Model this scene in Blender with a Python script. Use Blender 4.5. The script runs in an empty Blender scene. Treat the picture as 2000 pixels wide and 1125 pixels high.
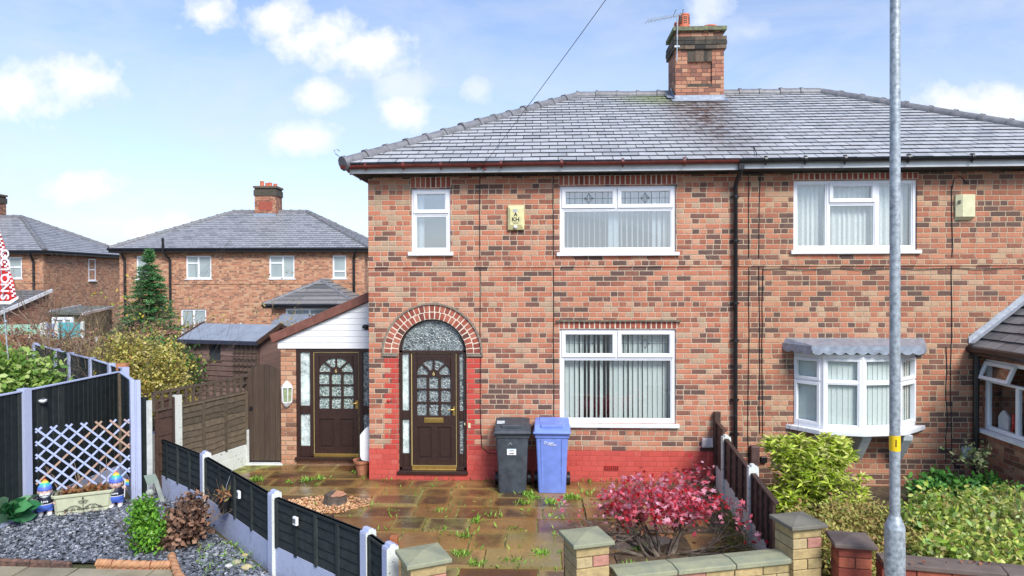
import bpy, math, random
import numpy as np
from math import sin, cos, pi, radians
from mathutils import Matrix, Vector
random.seed(7); rng = np.random.default_rng(11)
S = bpy.context.scene; COL = S.collection
# ------------------------------------------------------------------ camera
CX, CY, CZ, FOC = 2.862, -11.1, 3.285, 1333.0
YAW, PIT, ROL = radians(2.59), radians(-.7), radians(.176)
fwd = Vector((-sin(YAW)*cos(PIT), cos(YAW)*cos(PIT), sin(PIT)))
rgt = Vector((cos(YAW), sin(YAW), 0)); upv = rgt.cross(fwd)
cr = rgt*cos(ROL) - upv*sin(ROL); cu = rgt*sin(ROL) + upv*cos(ROL)
cam_d = bpy.data.cameras.new('camera'); cam = bpy.data.objects.new('camera', cam_d); COL.objects.link(cam)
M = Matrix((cr, cu, -fwd)).transposed().to_4x4(); M.translation = (CX, CY, CZ); cam.matrix_world = M
cam_d.sensor_width = 36; cam_d.lens = FOC*36/2000; cam_d.clip_start = .05; cam_d.clip_end = 2000
S.camera = cam
def ray(px, py):
    X = px-1000; Y = py-562.5
    return fwd + cr*(X/FOC) - cu*(Y/FOC)
def at(px, py, z=None, y=None, d=None):
    """a point of the place seen in that direction, on a height, on a facade line, or at a distance"""
    r = ray(px, py)
    t = (z-CZ)/r.z if z is not None else (y-CY)/r.y if y is not None else d
    return Vector((CX, CY, CZ)) + r*t
# ------------------------------------------------------------------ light, sky
S.view_settings.view_transform = 'Standard'; S.view_settings.look = 'None'; S.view_settings.gamma = 1
S.view_settings.exposure = 1.5
SUN_EL, SUN_AZ = radians(42), radians(152)      # azimuth from +Y clockwise: behind the camera, a little to the right
W = bpy.data.worlds.new('World'); S.world = W; W.use_nodes = True
wt = W.node_tree; wt.nodes.clear()
class NT:
    def __init__(s, t): s.t = t
    def n(s, typ, ins=None, **kw):
        x = s.t.nodes.new(typ)
        for k, v in kw.items(): setattr(x, k, v)
        if ins:
            for k, v in ins.items():
                if isinstance(v, bpy.types.NodeSocket): s.t.links.new(v, x.inputs[k])
                else: x.inputs[k].default_value = v
        return x
    def m(s, op, a, b=None, c=None, clamp=False):
        x = s.t.nodes.new('ShaderNodeMath'); x.operation = op; x.use_clamp = clamp
        for i, v in enumerate((a, b, c)):
            if v is None: continue
            if isinstance(v, bpy.types.NodeSocket): s.t.links.new(v, x.inputs[i])
            else: x.inputs[i].default_value = v
        return x.outputs[0]
    def mix(s, f, a, b, blend='MIX'):
        x = s.t.nodes.new('ShaderNodeMix'); x.data_type = 'RGBA'; x.blend_type = blend
        for i, v in ((0, f), (6, a), (7, b)):
            if isinstance(v, bpy.types.NodeSocket): s.t.links.new(v, x.inputs[i])
            else: x.inputs[i].default_value = v if i == 0 else (*v[:3], 1)
        return x.outputs[2]
    def ramp(s, f, stops, interp='LINEAR'):
        x = s.t.nodes.new('ShaderNodeValToRGB'); x.color_ramp.interpolation = interp
        e = x.color_ramp.elements
        while len(e) < len(stops): e.new(.5)
        for i, (p, c) in enumerate(stops):
            e[i].position = p; e[i].color = (*c, 1) if len(c) == 3 else c
        s.t.links.new(f, x.inputs[0]); return x.outputs[0]
    def noise(s, vec, scale, detail=3, rough=.55, dist=0):
        return s.n('ShaderNodeTexNoise', {'Vector': vec, 'Scale': scale, 'Detail': detail, 'Roughness': rough, 'Distortion': dist}).outputs[0]
w = NT(wt)
sky = w.n('ShaderNodeTexSky'); sky.sky_type = 'NISHITA'; sky.sun_disc = False
sky.sun_elevation = SUN_EL; sky.sun_rotation = SUN_AZ; sky.altitude = 50; sky.air_density = 1.0; sky.dust_density = .6; sky.ozone_density = 1.6
tc = w.n('ShaderNodeTexCoord'); sp = w.n('ShaderNodeSeparateXYZ', {0: tc.outputs['Generated']})
dx, dy, dz = sp.outputs
ysafe = w.m('MAXIMUM', dy, .02)
u = w.m('DIVIDE', dx, ysafe); v = w.m('DIVIDE', dz, ysafe)
uv = w.n('ShaderNodeCombineXYZ', {0: u, 1: v, 2: 0.0}).outputs[0]
n1 = w.noise(uv, 16, 6, .6); n2 = w.noise(uv, 5, 4, .6)
nd = w.m('SUBTRACT', n1, .5); nd2 = w.m('SUBTRACT', n2, .5)
blobs = [(400, 25, 66, 38, 1), (550, 35, 75, 38, 1), (620, 70, 85, 45, 1), (710, 105, 80, 38, 1), (40, 185, 70, 48, 1), (160, 157, 78, 40, 1), (620, 188, 50, 30, 1),
         (792, 222, 38, 26, 1), (590, 270, 72, 30, .8), (150, 368, 75, 28, 1), (268, 447, 30, 20, .9), (362, 436, 42, 16, .8),
         (1375, 15, 38, 32, .6), (1900, 205, 100, 28, 1), (1970, 215, 60, 36, 1), (930, 178, 24, 20, .5), (785, 165, 45, 30, .45), (1450, 60, 60, 20, .3)]
mask = None
for bx_, by_, rx_, ry_, st in blobs:
    r0 = ray(bx_, by_); cu_, cv_ = r0.x/r0.y, r0.z/r0.y
    a = w.m('DIVIDE', w.m('SUBTRACT', u, cu_), rx_*1.25/FOC); b = w.m('DIVIDE', w.m('SUBTRACT', v, cv_), ry_*1.25/FOC)
    d = w.m('SQRT', w.m('ADD', w.m('MULTIPLY', a, a), w.m('MULTIPLY', b, b)))
    d = w.m('ADD', w.m('ADD', d, w.m('MULTIPLY', nd, 2.6)), w.m('MULTIPLY', nd2, 1.2))
    k = w.m('MULTIPLY', w.m('SMOOTH_MIN', w.m('MULTIPLY', w.m('SUBTRACT', 1.08, d), 1.25, clamp=True), 1.0, .15), st)
    mask = k if mask is None else w.m('MAXIMUM', mask, k)
front = w.m('GREATER_THAN', dy, .1)
mask = w.m('MULTIPLY', mask, front, clamp=True)
# overall high thin cloud, thicker towards the horizon, and a cloud deck behind the camera
gdir = w.n('ShaderNodeMapping', {'Vector': tc.outputs['Generated'], 'Scale': (2.2, 2.2, 6)}).outputs[0]
n3 = w.noise(gdir, 1.6, 6, .62, .6)
elev = w.m('MAXIMUM', dz, 0.0)
veil = w.m('ADD', w.m('MULTIPLY', w.m('SUBTRACT', n3, .45), 1.7), w.m('SUBTRACT', .86, w.m('MULTIPLY', elev, 1.6)), clamp=True)
veil = w.m('MULTIPLY', veil, .8)
SKYC = w.mix(1.0, sky.outputs[0], (1.08, 1.12, 1.27), 'MULTIPLY')
c1 = w.mix(veil, SKYC, (4.4, 4.85, 5.6))
cshade = w.noise(uv, 9, 3)
ccol = w.mix(w.m('MULTIPLY', cshade, .9, clamp=True), (6.6, 6.65, 6.7), (5.2, 5.35, 5.7))
c2 = w.mix(mask, c1, ccol)
bg = w.n('ShaderNodeBackground', {'Color': c2, 'Strength': .064})
wo = w.n('ShaderNodeOutputWorld', {'Surface': bg.outputs[0]})
sun_d = bpy.data.lights.new('sun', 'SUN'); sun_d.energy = 1.75; sun_d.angle = radians(22); sun_d.color = (1, .96, .9)
sun = bpy.data.objects.new('sun', sun_d); COL.objects.link(sun)
sdir = Vector((sin(SUN_AZ)*cos(SUN_EL), cos(SUN_AZ)*cos(SUN_EL), sin(SUN_EL)))
sun.rotation_euler = sdir.to_track_quat('Z', 'Y').to_euler(); sun.location = (0, -20, 30)
# ------------------------------------------------------------------ mesh builder
def clip_poly(poly, clip):
    """Sutherland-Hodgman, clip convex CCW"""
    out = list(poly)
    for i in range(len(clip)):
        a, b = clip[i], clip[(i+1) % len(clip)]
        inp, out = out, []
        if not inp: return []
        ins = lambda p: (b[0]-a[0])*(p[1]-a[1]) - (b[1]-a[1])*(p[0]-a[0]) >= -1e-9
        for j in range(len(inp)):
            p, q = inp[j-1], inp[j]
            ip, iq = ins(p), ins(q)
            if ip != iq:
                d1 = (b[0]-a[0])*(p[1]-a[1]) - (b[1]-a[1])*(p[0]-a[0])
                d2 = (b[0]-a[0])*(q[1]-a[1]) - (b[1]-a[1])*(q[0]-a[0])
                t = d1/(d1-d2); out.append((p[0]+(q[0]-p[0])*t, p[1]+(q[1]-p[1])*t))
            if iq: out.append(q)
    return out
class MB:
    def __init__(s, M=None): s.v = []; s.f = []; s.mi = []; s.M = M; s.mat = 0
    def add(s, vs, fs, mi=None):
        o = len(s.v)
        for p in vs:
            p = Vector(p); s.v.append(s.M @ p if s.M else p)
        for f in fs: s.f.append([i+o for i in f]); s.mi.append(s.mat if mi is None else mi)
    def box(s, x0, x1, y0, y1, z0, z1, mi=None):
        s.add([(x0,y0,z0),(x1,y0,z0),(x1,y1,z0),(x0,y1,z0),(x0,y0,z1),(x1,y0,z1),(x1,y1,z1),(x0,y1,z1)],
              [(0,3,2,1),(4,5,6,7),(0,1,5,4),(1,2,6,5),(2,3,7,6),(3,0,4,7)], mi); return s
    def bar(s, a, b, w, h, up=(0,0,1), mi=None):
        a, b = Vector(a), Vector(b); d = (b-a).normalized(); up = Vector(up)
        sd = d.cross(up)
        if sd.length < 1e-4: sd = d.cross(Vector((1,0,0)))
        sd.normalize(); u2 = sd.cross(d); sd *= w/2; u2 = u2*h/2
        s.add([a-sd-u2, a+sd-u2, a+sd+u2, a-sd+u2, b-sd-u2, b+sd-u2, b+sd+u2, b-sd+u2],
              [(0,1,2,3),(7,6,5,4),(4,5,1,0),(5,6,2,1),(6,7,3,2),(7,4,0,3)], mi); return s
    def tube(s, pts, r, n=8, cap=True, mi=None, mod=None):
        pts = [Vector(p) for p in pts]; k = len(pts)
        rr = r if isinstance(r, (list, tuple)) else [r]*k
        vs, fs = [], []; ref = None
        for i, p in enumerate(pts):
            d = (pts[min(i+1, k-1)] - pts[max(i-1, 0)])
            d = d.normalized() if d.length > 1e-9 else Vector((0,0,1))
            if ref is None:
                ref = Vector((0,0,1)) if abs(d.z) < .9 else Vector((1,0,0))
            a = d.cross(ref)
            if a.length < 1e-5: a = d.cross(Vector((.3,1,.2)))
            a.normalize(); b = d.cross(a); ref = -b if False else ref
            for j in range(n):
                t = 2*pi*j/n; q = rr[i]*(mod(i, t) if mod else 1)
                vs.append(p + a*cos(t)*q + b*sin(t)*q)
        for i in range(k-1):
            for j in range(n):
                j2 = (j+1) % n; fs.append((i*n+j, i*n+j2, (i+1)*n+j2, (i+1)*n+j))
        if cap: fs.append(tuple(range(n-1, -1, -1))); fs.append(tuple((k-1)*n+j for j in range(n)))
        s.add(vs, fs, mi); return s
    def lathe(s, prof, c=(0,0,0), n=16, mi=None, sx=1, sy=1):
        vs, fs = [], []; k = len(prof)
        for r, z in prof:
            for j in range(n):
                t = 2*pi*j/n; vs.append((c[0]+r*cos(t)*sx, c[1]+r*sin(t)*sy, c[2]+z))
        for i in range(k-1):
            for j in range(n):
                j2 = (j+1) % n; fs.append((i*n+j, i*n+j2, (i+1)*n+j2, (i+1)*n+j))
        fs.append(tuple(range(n-1, -1, -1))); fs.append(tuple((k-1)*n+j for j in range(n)))
        s.add(vs, fs, mi); return s
    def ball(s, c, r, n=10, mi=None, sc=(1,1,1)):
        k = n//2+1
        prof = [(max(.001, r*sin(pi*i/k)), -r*cos(pi*i/k)*sc[2]) for i in range(k+1)]
        return s.lathe(prof, c, n, mi, sc[0], sc[1])
    def prism(s, poly, a, b, axis='y', mi=None):
        """2-D outline (x,z) extruded y=a..b, (x,y) extruded z=a..b, or (y,z) extruded x=a..b"""
        f = {'y': lambda p, t: (p[0], t, p[1]), 'z': lambda p, t: (p[0], p[1], t), 'x': lambda p, t: (t, p[0], p[1])}[axis]
        n = len(poly); vs = [f(p, a) for p in poly] + [f(p, b) for p in poly]
        fs = [tuple(range(n)), tuple(range(2*n-1, n-1, -1))] + [(i, i+n, (i+1) % n+n, (i+1) % n) for i in range(n)]
        s.add(vs, fs, mi); return s
    def build(s, name, mats, parent=None, smooth=False, off=None):
        if off is None:
            off = Vector((0,0,0)); p = parent
            while p: off += p.location; p = p.parent
        me = bpy.data.meshes.new(name)
        me.from_pydata([tuple(p-off) for p in s.v], [], s.f); me.validate()
        for m_ in (mats if isinstance(mats, (list, tuple)) else [mats]): me.materials.append(m_)
        if len(me.polygons) == len(s.mi): me.polygons.foreach_set('material_index', s.mi)
        me.update()
        import bmesh
        bm = bmesh.new(); bm.from_mesh(me); bmesh.ops.recalc_face_normals(bm, faces=bm.faces); bm.to_mesh(me); bm.free()
        if smooth:
            me.polygons.foreach_set('use_smooth', [True]*len(me.polygons))
            try: me.set_sharp_from_angle(angle=radians(45))
            except Exception: pass
        o = bpy.data.objects.new(name, me); COL.objects.link(o); o.parent = parent
        return o
def bevel(o, w_=.006, seg=2):
    b = o.modifiers.new('bevel', 'BEVEL'); b.width = w_; b.segments = seg; b.limit_method = 'ANGLE'; b.angle_limit = radians(40); return o
def tag(o, label=None, cat=None, group=None, kind=None):
    if label: o['label'] = label
    if cat: o['category'] = cat
    if group: o['group'] = group
    if kind: o['kind'] = kind
    return o
def thing(name, label, cat, loc=(0,0,0), group=None, rz=0):
    o = bpy.data.objects.new(name, None); COL.objects.link(o); o.location = loc; o.rotation_euler.z = rz
    o.empty_display_size = .1
    return tag(o, label, cat, group)
def copy_tree(o, parent=None):
    c = o.copy(); COL.objects.link(c)
    if parent: c.parent = parent
    for ch in o.children: copy_tree(ch, c)
    return c
def T(x, y, z=0, rz=0): return Matrix.Translation((x, y, z)) @ Matrix.Rotation(rz, 4, 'Z')
# ------------------------------------------------------------------ materials
def newmat(name):
    m = bpy.data.materials.new(name); m.use_nodes = True; t = NT(m.node_tree)
    p = m.node_tree.nodes['Principled BSDF']; return m, t, p
def L(t, a, p, k): t.t.links.new(a, p.inputs[k])
def bump(t, p, h, s=.3, d=.01):
    b = t.n('ShaderNodeBump', {'Height': h, 'Strength': s, 'Distance': d}); L(t, b.outputs[0], p, 'Normal')
def mat(name, c, rough=.6, var=.15, scale=12, bmp=.15, bscale=None, metal=0, spec=None, coat=0, c2=None, detail=4):
    m, t, p = newmat(name); co = t.n('ShaderNodeTexCoord').outputs['Object']
    n = t.noise(co, scale, detail)
    f = t.n('ShaderNodeMapRange', {0: n, 1: .3, 2: .7}).outputs[0]
    ca = tuple(x*(1-var) for x in c); cb = c2 if c2 else tuple(min(1, x*(1+var)) for x in c)
    L(t, t.mix(f, ca, cb), p, 'Base Color'); p.inputs['Roughness'].default_value = rough; p.inputs['Metallic'].default_value = metal
    if spec is not None: p.inputs['Specular IOR Level'].default_value = spec
    if coat: p.inputs['Coat Weight'].default_value = coat
    if bmp: bump(t, p, t.noise(co, bscale or scale*6, 3), bmp, .005)
    return m
def brickmat(name, palette, mortar, bw=.234, rh=.0835, dark=.0, msz=.0125, tint=None, zones=True, rough=.85, bstr=.8, eff=False):
    m, t, p = newmat(name); co = t.n('ShaderNodeTexCoord').outputs['Object']
    s = t.n('ShaderNodeSeparateXYZ', {0: co}); ux = t.m('ADD', s.outputs[0], s.outputs[1])
    dn = t.n('ShaderNodeTexNoise', {'Vector': co, 'Scale': 24.0, 'Detail': 3.0}).outputs[1]; dsp = t.n('ShaderNodeSeparateColor', {0: dn})
    j1 = t.m('MULTIPLY', t.m('SUBTRACT', dsp.outputs[0], .5), .016); j2 = t.m('MULTIPLY', t.m('SUBTRACT', dsp.outputs[1], .5), .012)
    vz = t.m('DIVIDE', t.m('ADD', s.outputs[2], j2), rh); row = t.m('FLOOR', vz); fv = t.m('FRACT', vz)
    rr_ = t.n('ShaderNodeTexWhiteNoise', {'W': t.m('ADD', row, .37)}, noise_dimensions='1D').outputs[0]
    uu = t.m('ADD', t.m('DIVIDE', t.m('ADD', ux, j1), bw), t.m('ADD', t.m('MULTIPLY', t.m('FLOORED_MODULO', row, 2.0), .5), t.m('MULTIPLY', rr_, .16)))
    cell = t.m('FLOOR', uu); fu = t.m('FRACT', uu)
    def wn3(a, b_, c): return t.n('ShaderNodeTexWhiteNoise', {'Vector': t.n('ShaderNodeCombineXYZ', {0: a, 1: b_, 2: c}).outputs[0]}, noise_dimensions='3D').outputs[0]
    split = t.m('LESS_THAN', wn3(cell, row, 3.5), t.m('ADD', t.m('MULTIPLY', t.m('LESS_THAN', rr_, .22), .7), .16))
    half = t.m('MULTIPLY', split, t.m('FLOOR', t.m('MULTIPLY', fu, 2.0)))
    r = wn3(cell, row, half)
    dx = t.m('MULTIPLY', t.m('MINIMUM', fu, t.m('SUBTRACT', 1.0, fu)), bw); dh = t.m('ADD', t.m('MULTIPLY', t.m('ABSOLUTE', t.m('SUBTRACT', fu, .5)), bw), t.m('MULTIPLY', t.m('SUBTRACT', 1.0, split), 9.0))
    dz = t.m('MULTIPLY', t.m('MINIMUM', fv, t.m('SUBTRACT', 1.0, fv)), rh)
    de = t.m('MINIMUM', t.m('MINIMUM', dx, dh), dz)
    mfac = t.n('ShaderNodeMapRange', {0: t.m('ADD', de, t.m('MULTIPLY', t.m('SUBTRACT', t.noise(co, 70, 2), .5), .004)), 1: msz*.32, 2: msz*.78, 3: 1.0, 4: 0.0}).outputs[0]
    if zones:
        st = t.n('ShaderNodeMapping', {'Vector': co, 'Scale': (.28, .28, 1.3)}).outputs[0]
        z = t.m('MULTIPLY', t.m('SUBTRACT', t.noise(st, 1.3, 3), .5), 1.3)
        r = t.m('SUBTRACT', r, z, clamp=True)
    # little mottling inside each brick
    r2 = t.m('ADD', r, t.m('MULTIPLY', t.m('SUBTRACT', t.noise(co, 24, 5, .75), .5), .55), clamp=True)
    col = t.ramp(r2, palette)
    grain = t.noise(co, 140, 3, .7)
    col = t.mix(t.m('MULTIPLY', grain, .22), col, (.3, .18, .12))
    mc = t.mix(t.noise(co, 9, 3), mortar, tuple(x*.62 for x in mortar))
    if eff:
        e = t.m('MULTIPLY', t.m('SUBTRACT', t.noise(co, 1.7, 5, .7), .54), 3.0, clamp=True)
        col = t.mix(t.m('MULTIPLY', e, .3), col, (.5, .38, .3))
    mc = t.mix(t.m('MULTIPLY', t.noise(co, 3.3, 4, .7), .4, clamp=True), mc, tuple((a+b_)/2 for a, b_ in zip(mortar, palette[len(palette)//2][1])))
    out = t.mix(mfac, col, mc)
    if eff:
        sm = t.n('ShaderNodeMapping', {'Vector': co, 'Scale': (4.5, 4.5, .45)}).outputs[0]; sn = t.m('MULTIPLY', t.m('SUBTRACT', t.noise(sm, 1.2, 5, .65), .5), 4.0, clamp=True)
        out = t.mix(t.m('MULTIPLY', sn, .22), out, (.09, .06, .045))
    if name.startswith('red_masonry'):
        dn_ = t.m('MULTIPLY', t.m('SUBTRACT', t.m('ADD', t.noise(co, 11, 5, .75), t.m('MULTIPLY', t.m('SUBTRACT', .16, s.outputs[2]), 1.1)), .56), 5.0, clamp=True)
        out = t.mix(t.m('MULTIPLY', dn_, .55), out, (.17, .05, .035))
        ch_ = t.m('MULTIPLY', t.m('SUBTRACT', t.noise(co, 17, 4, .7), .68), 16.0, clamp=True); out = t.mix(t.m('MULTIPLY', ch_, .8), out, (.2, .07, .05))
        fd = t.m('MULTIPLY', t.noise(co, 2.2, 4, .6), .35); out = t.mix(fd, out, (.6, .15, .12))
    L(t, out, p, 'Base Color'); p.inputs['Roughness'].default_value = rough
    h = t.m('ADD', t.m('MULTIPLY', t.m('SUBTRACT', 1.0, mfac), 1.0), t.m('MULTIPLY', t.noise(co, 60, 4, .7), .6))
    bump(t, p, h, bstr, .012)
    return m
PAL = [(0, (.085,.05,.043)), (.1, (.13,.062,.05)), (.22, (.2,.078,.055)), (.34, (.36,.112,.062)), (.53, (.5,.17,.095)), (.78, (.54,.225,.13)), (.93, (.54,.31,.2)), (1, (.4,.29,.19))]
M_brick = brickmat('house_brick', PAL, (.66,.54,.39), eff=True)
PALN = [(0, (.08,.046,.04)), (.12, (.12,.06,.045)), (.26, (.185,.075,.05)), (.43, (.34,.11,.062)), (.66, (.46,.165,.09)), (.88, (.5,.24,.14)), (1, (.47,.31,.19))]
M_brickn = brickmat('neighbour_brick', PALN, (.6,.48,.32), eff=True)
PALB = [(0, (.19,.095,.065)), (.2, (.33,.135,.08)), (.45, (.47,.19,.1)), (.7, (.54,.25,.14)), (1, (.54,.34,.2))]
M_brickb = brickmat('background_brick', PALB, (.42,.34,.24), zones=False, bstr=.4)
M_brickx = brickmat('rustic_brick', [(0,(.12,.045,.03)), (.3,(.32,.11,.06)), (.6,(.42,.16,.09)), (1,(.46,.25,.16))], (.38,.31,.24), zones=False)
M_brickp = brickmat('porch_brick', [(0,(.1,.05,.035)), (.15,(.36,.16,.09)), (.5,(.52,.25,.14)), (1,(.55,.34,.21))], (.42,.3,.2), zones=False)
M_chim = brickmat('chimney_brick', [(0,(.12,.06,.045)), (.3,(.28,.11,.07)), (.6,(.42,.17,.1)), (1,(.48,.27,.16))], (.12,.09,.07), zones=False, msz=.009)
M_red = brickmat('red_masonry_paint', [(0,(.4,.03,.022)), (.12,(.5,.045,.034)), (.5,(.54,.052,.04)), (.9,(.57,.065,.05)), (1,(.52,.11,.085))], (.47,.045,.034), zones=False, rough=.55, msz=.007, bstr=.5)
M_redp = brickmat('red_painted_bricks', [(0,(.4,.03,.025)), (.5,(.52,.035,.025)), (1,(.56,.07,.05))], (.5,.3,.22), zones=False, rough=.6, msz=.01)
def islandmat(name, stops, rough=.6, bmp=.4, bscale=60, mott=.3, mscale=25, interp='LINEAR', rough2=None, spec=None, blotch=None, transl=0):
    """each loose piece of the mesh takes its own colour"""
    m, t, p = newmat(name); co = t.n('ShaderNodeTexCoord').outputs['Object']
    r = t.n('ShaderNodeNewGeometry').outputs['Random Per Island']
    col = t.ramp(r, stops, interp)
    n = t.noise(co, mscale, 5, .65)
    k = t.n('ShaderNodeMapRange', {0: n, 1: .25, 2: .75, 3: 1-mott, 4: 1+mott}).outputs[0]
    kc = t.n('ShaderNodeCombineColor', {0: k, 1: k, 2: k}).outputs[0]
    col = t.mix(1.0, col, kc, 'MULTIPLY')
    if blotch:
        bc, bs, lo, amt = blotch
        bn = t.m('MULTIPLY', t.m('SUBTRACT', t.noise(co, bs, 5, .65, .4), lo), 6, clamp=True)
        col = t.mix(t.m('MULTIPLY', bn, amt), col, bc)
    L(t, col, p, 'Base Color'); p.inputs['Roughness'].default_value = rough
    if rough2 is not None:
        rr = t.n('ShaderNodeMapRange', {0: t.noise(co, 1.6, 4), 1: .35, 2: .65, 3: rough, 4: rough2}).outputs[0]; L(t, rr, p, 'Roughness')
    if spec is not None: p.inputs['Specular IOR Level'].default_value = spec
    if bmp: bump(t, p, t.noise(co, bscale, 4), bmp, .006)
    if transl:
        tr = t.n('ShaderNodeBsdfTranslucent', {'Color': col}); mx = t.n('ShaderNodeMixShader', {0: transl, 1: p.outputs[0], 2: tr.outputs[0]})
        o = [x for x in m.node_tree.nodes if x.type == 'OUTPUT_MATERIAL'][0]; m.node_tree.links.new(mx.outputs[0], o.inputs[0])
    return m
M_vous = islandmat('arch_brick', [(0,(.1,.04,.03)), (.25,(.2,.05,.035)), (.6,(.33,.08,.05)), (1,(.4,.14,.09))], .85)
M_lint = islandmat('lintel_brick', [(0,(.2,.05,.035)), (.6,(.33,.08,.05)), (1,(.38,.12,.075))], .85)
M_mortl = mat('pale_mortar', (.66,.58,.46), .95, .15, 14)
M_mort = mat('mortar', (.52,.44,.32), .95, .25, 14)
def slatemat(name, lo, hi, stain=False):
    m, t, p = newmat(name); co = t.n('ShaderNodeTexCoord').outputs['Object']
    r = t.n('ShaderNodeNewGeometry').outputs['Random Per Island']
    col = t.ramp(r, [(0, lo), (.3, hi), (1, tuple(x*1.12 for x in hi))])
    n = t.noise(co, 7, 6, .7); k = t.n('ShaderNodeMapRange', {0: n, 1: .3, 2: .7, 3: .85, 4: 1.15}).outputs[0]
    col = t.mix(1.0, col, t.n('ShaderNodeCombineColor', {0: k, 1: k, 2: k}).outputs[0], 'MULTIPLY')
    if stain:
        s = t.n('ShaderNodeSeparateXYZ', {0: co})
        # rust-brown run-off below the stack, moss beside it
        f = t.m('SUBTRACT', 1.0, t.m('DIVIDE', t.m('ABSOLUTE', t.m('SUBTRACT', s.outputs[0], 5.95)), .95), clamp=True)
        f = t.m('MULTIPLY', f, t.m('SUBTRACT', 1.0, t.m('MULTIPLY', t.m('SUBTRACT', 3.4, s.outputs[1]), .22), clamp=True))
        f = t.m('MULTIPLY', f, t.n('ShaderNodeMapRange', {0: t.noise(co, 6, 5, .7), 1: .35, 2: .6}).outputs[0])
        col = t.mix(t.m('MULTIPLY', f, 2.0, clamp=True), col, (.13, .085, .07))
        g = t.m('SUBTRACT', 1.0, t.m('DIVIDE', t.n('ShaderNodeVectorMath', {0: co, 1: (5.2, 3.55, 7.15)}, operation='DISTANCE').outputs['Value'], 1.0), clamp=True)
        g = t.m('MULTIPLY', g, t.n('ShaderNodeMapRange', {0: t.noise(co, 14, 5, .7), 1: .36, 2: .5}).outputs[0])
        col = t.mix(t.m('MULTIPLY', g, 1.3, clamp=True), col, (.26, .3, .14))
    L(t, col, p, 'Base Color'); p.inputs['Roughness'].default_value = .38; p.inputs['Specular IOR Level'].default_value = .5
    rr = t.n('ShaderNodeMapRange', {0: t.noise(co, 3, 4), 1: .3, 2: .7, 3: .36, 4: .55}).outputs[0]; L(t, rr, p, 'Roughness')
    bump(t, p, t.noise(co, 45, 5, .7), .35, .006)
    return m
M_slate = slatemat('roof_slate', (.33,.345,.36), (.41,.42,.43), True)
M_slateb = slatemat('background_slate', (.2,.21,.225), (.28,.285,.3))
M_tiled = slatemat('dark_roof_tile', (.1,.105,.112), (.16,.165,.172))
M_ridge = mat('ridge_tile', (.17,.17,.18), .5, .3, 9, .3)
M_pvc = mat('white_upvc', (.78,.8,.83), .3, .04, 3, 0)
M_sill = mat('white_sill', (.72,.74,.77), .4, .08, 8, .1)
M_fascia = mat('white_fascia', (.66,.69,.69), .4, .1, 4, .05)
M_soffit = mat('dark_soffit', (.05,.045,.04), .8, .3, 10)
M_gutr = mat('red_brown_gutter', (.13,.028,.022), .35, .3, 8, .1)
M_black = mat('black_plastic', (.012,.012,.014), .35, .3, 8, .05)
M_brown = mat('brown_upvc', (.035,.017,.013), .42, .25, 30, .2, 90)
M_lead = mat('lead_flashing', (.3,.34,.4), .42, .25, 12, .35, 20, metal=.3)
M_leadm = mat('aluminium_flashing', (.36,.39,.43), .4, .2, 22, .8, 30, metal=.2)
M_gold = mat('brass', (.75,.52,.16), .28, .12, 20, 0, metal=.9)
M_brass2 = mat('gold_paint', (.62,.5,.2), .4, .1, 20, 0)
M_room = mat('interior_wall', (.22,.24,.24), .9, .1, 2, 0)
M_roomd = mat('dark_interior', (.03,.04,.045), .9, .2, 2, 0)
M_blind = islandmat('blind_slat', [(0,(.72,.8,.76)), (1,(.8,.86,.82))], .7, 0, mott=.05, transl=.3)
M_came = mat('lead_came', (.05,.07,.08), .5, .1, 5, 0)
M_conc = mat('weathered_concrete', (.62,.64,.6), .9, .18, 9, .5, 50)
def peel():
    m, t, p = newmat('peeling_white_paint'); co = t.n('ShaderNodeTexCoord').outputs['Object']
    n = t.noise(co, 26, 5, .7); f = t.n('ShaderNodeMapRange', {0: n, 1: .6, 2: .64}).outputs[0]
    c = t.mix(t.noise(co, 5, 3), (.68,.72,.7), (.58,.6,.52)); L(t, t.mix(f, c, (.16,.15,.12)), p, 'Base Color')
    p.inputs['Roughness'].default_value = .8; bump(t, p, t.noise(co, 60, 4), .5, .006); return m
M_peel = peel()
def lilacmat():
    m, t, p = newmat('lilac_masonry_paint'); co = t.n('ShaderNodeTexCoord').outputs['Object']
    c = t.mix(t.noise(co, 5, 4), (.36,.405,.57), (.44,.485,.66)); z = t.n('ShaderNodeSeparateXYZ', {0: t.n('ShaderNodeNewGeometry').outputs['Position']}).outputs[2]
    g = t.m('MULTIPLY', t.m('SUBTRACT', t.m('ADD', t.noise(co, 14, 5, .7), t.m('MULTIPLY', t.m('SUBTRACT', .25, z), .5)), .56), 5, clamp=True); c = t.mix(t.m('MULTIPLY', g, .4), c, (.17,.19,.2))
    k = t.m('MULTIPLY', t.m('SUBTRACT', t.noise(co, 45, 4, .75), .66), 14, clamp=True); c = t.mix(k, c, (.1,.1,.11))
    L(t, c, p, 'Base Color'); p.inputs['Roughness'].default_value = .8; bump(t, p, t.noise(co, 70, 4, .7), .6, .006); return m
M_lilac = lilacmat()
M_fdark = islandmat('dark_green_fence_paint', [(0,(.018,.024,.026)), (.7,(.028,.035,.037)), (1,(.042,.05,.048))], .8, .6, 50, .3, 9, blotch=((.06,.035,.022), 3.5, .66, .4), spec=.15)
M_fbrown = islandmat('dark_brown_timber', [(0,(.04,.022,.016)), (1,(.085,.045,.032))], .75, .6, 60, .35, 12)
M_fgrey = islandmat('weathered_lap_board', [(0,(.06,.045,.03)), (1,(.15,.115,.075))], .85, .7, 60, .4, 14)
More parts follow.
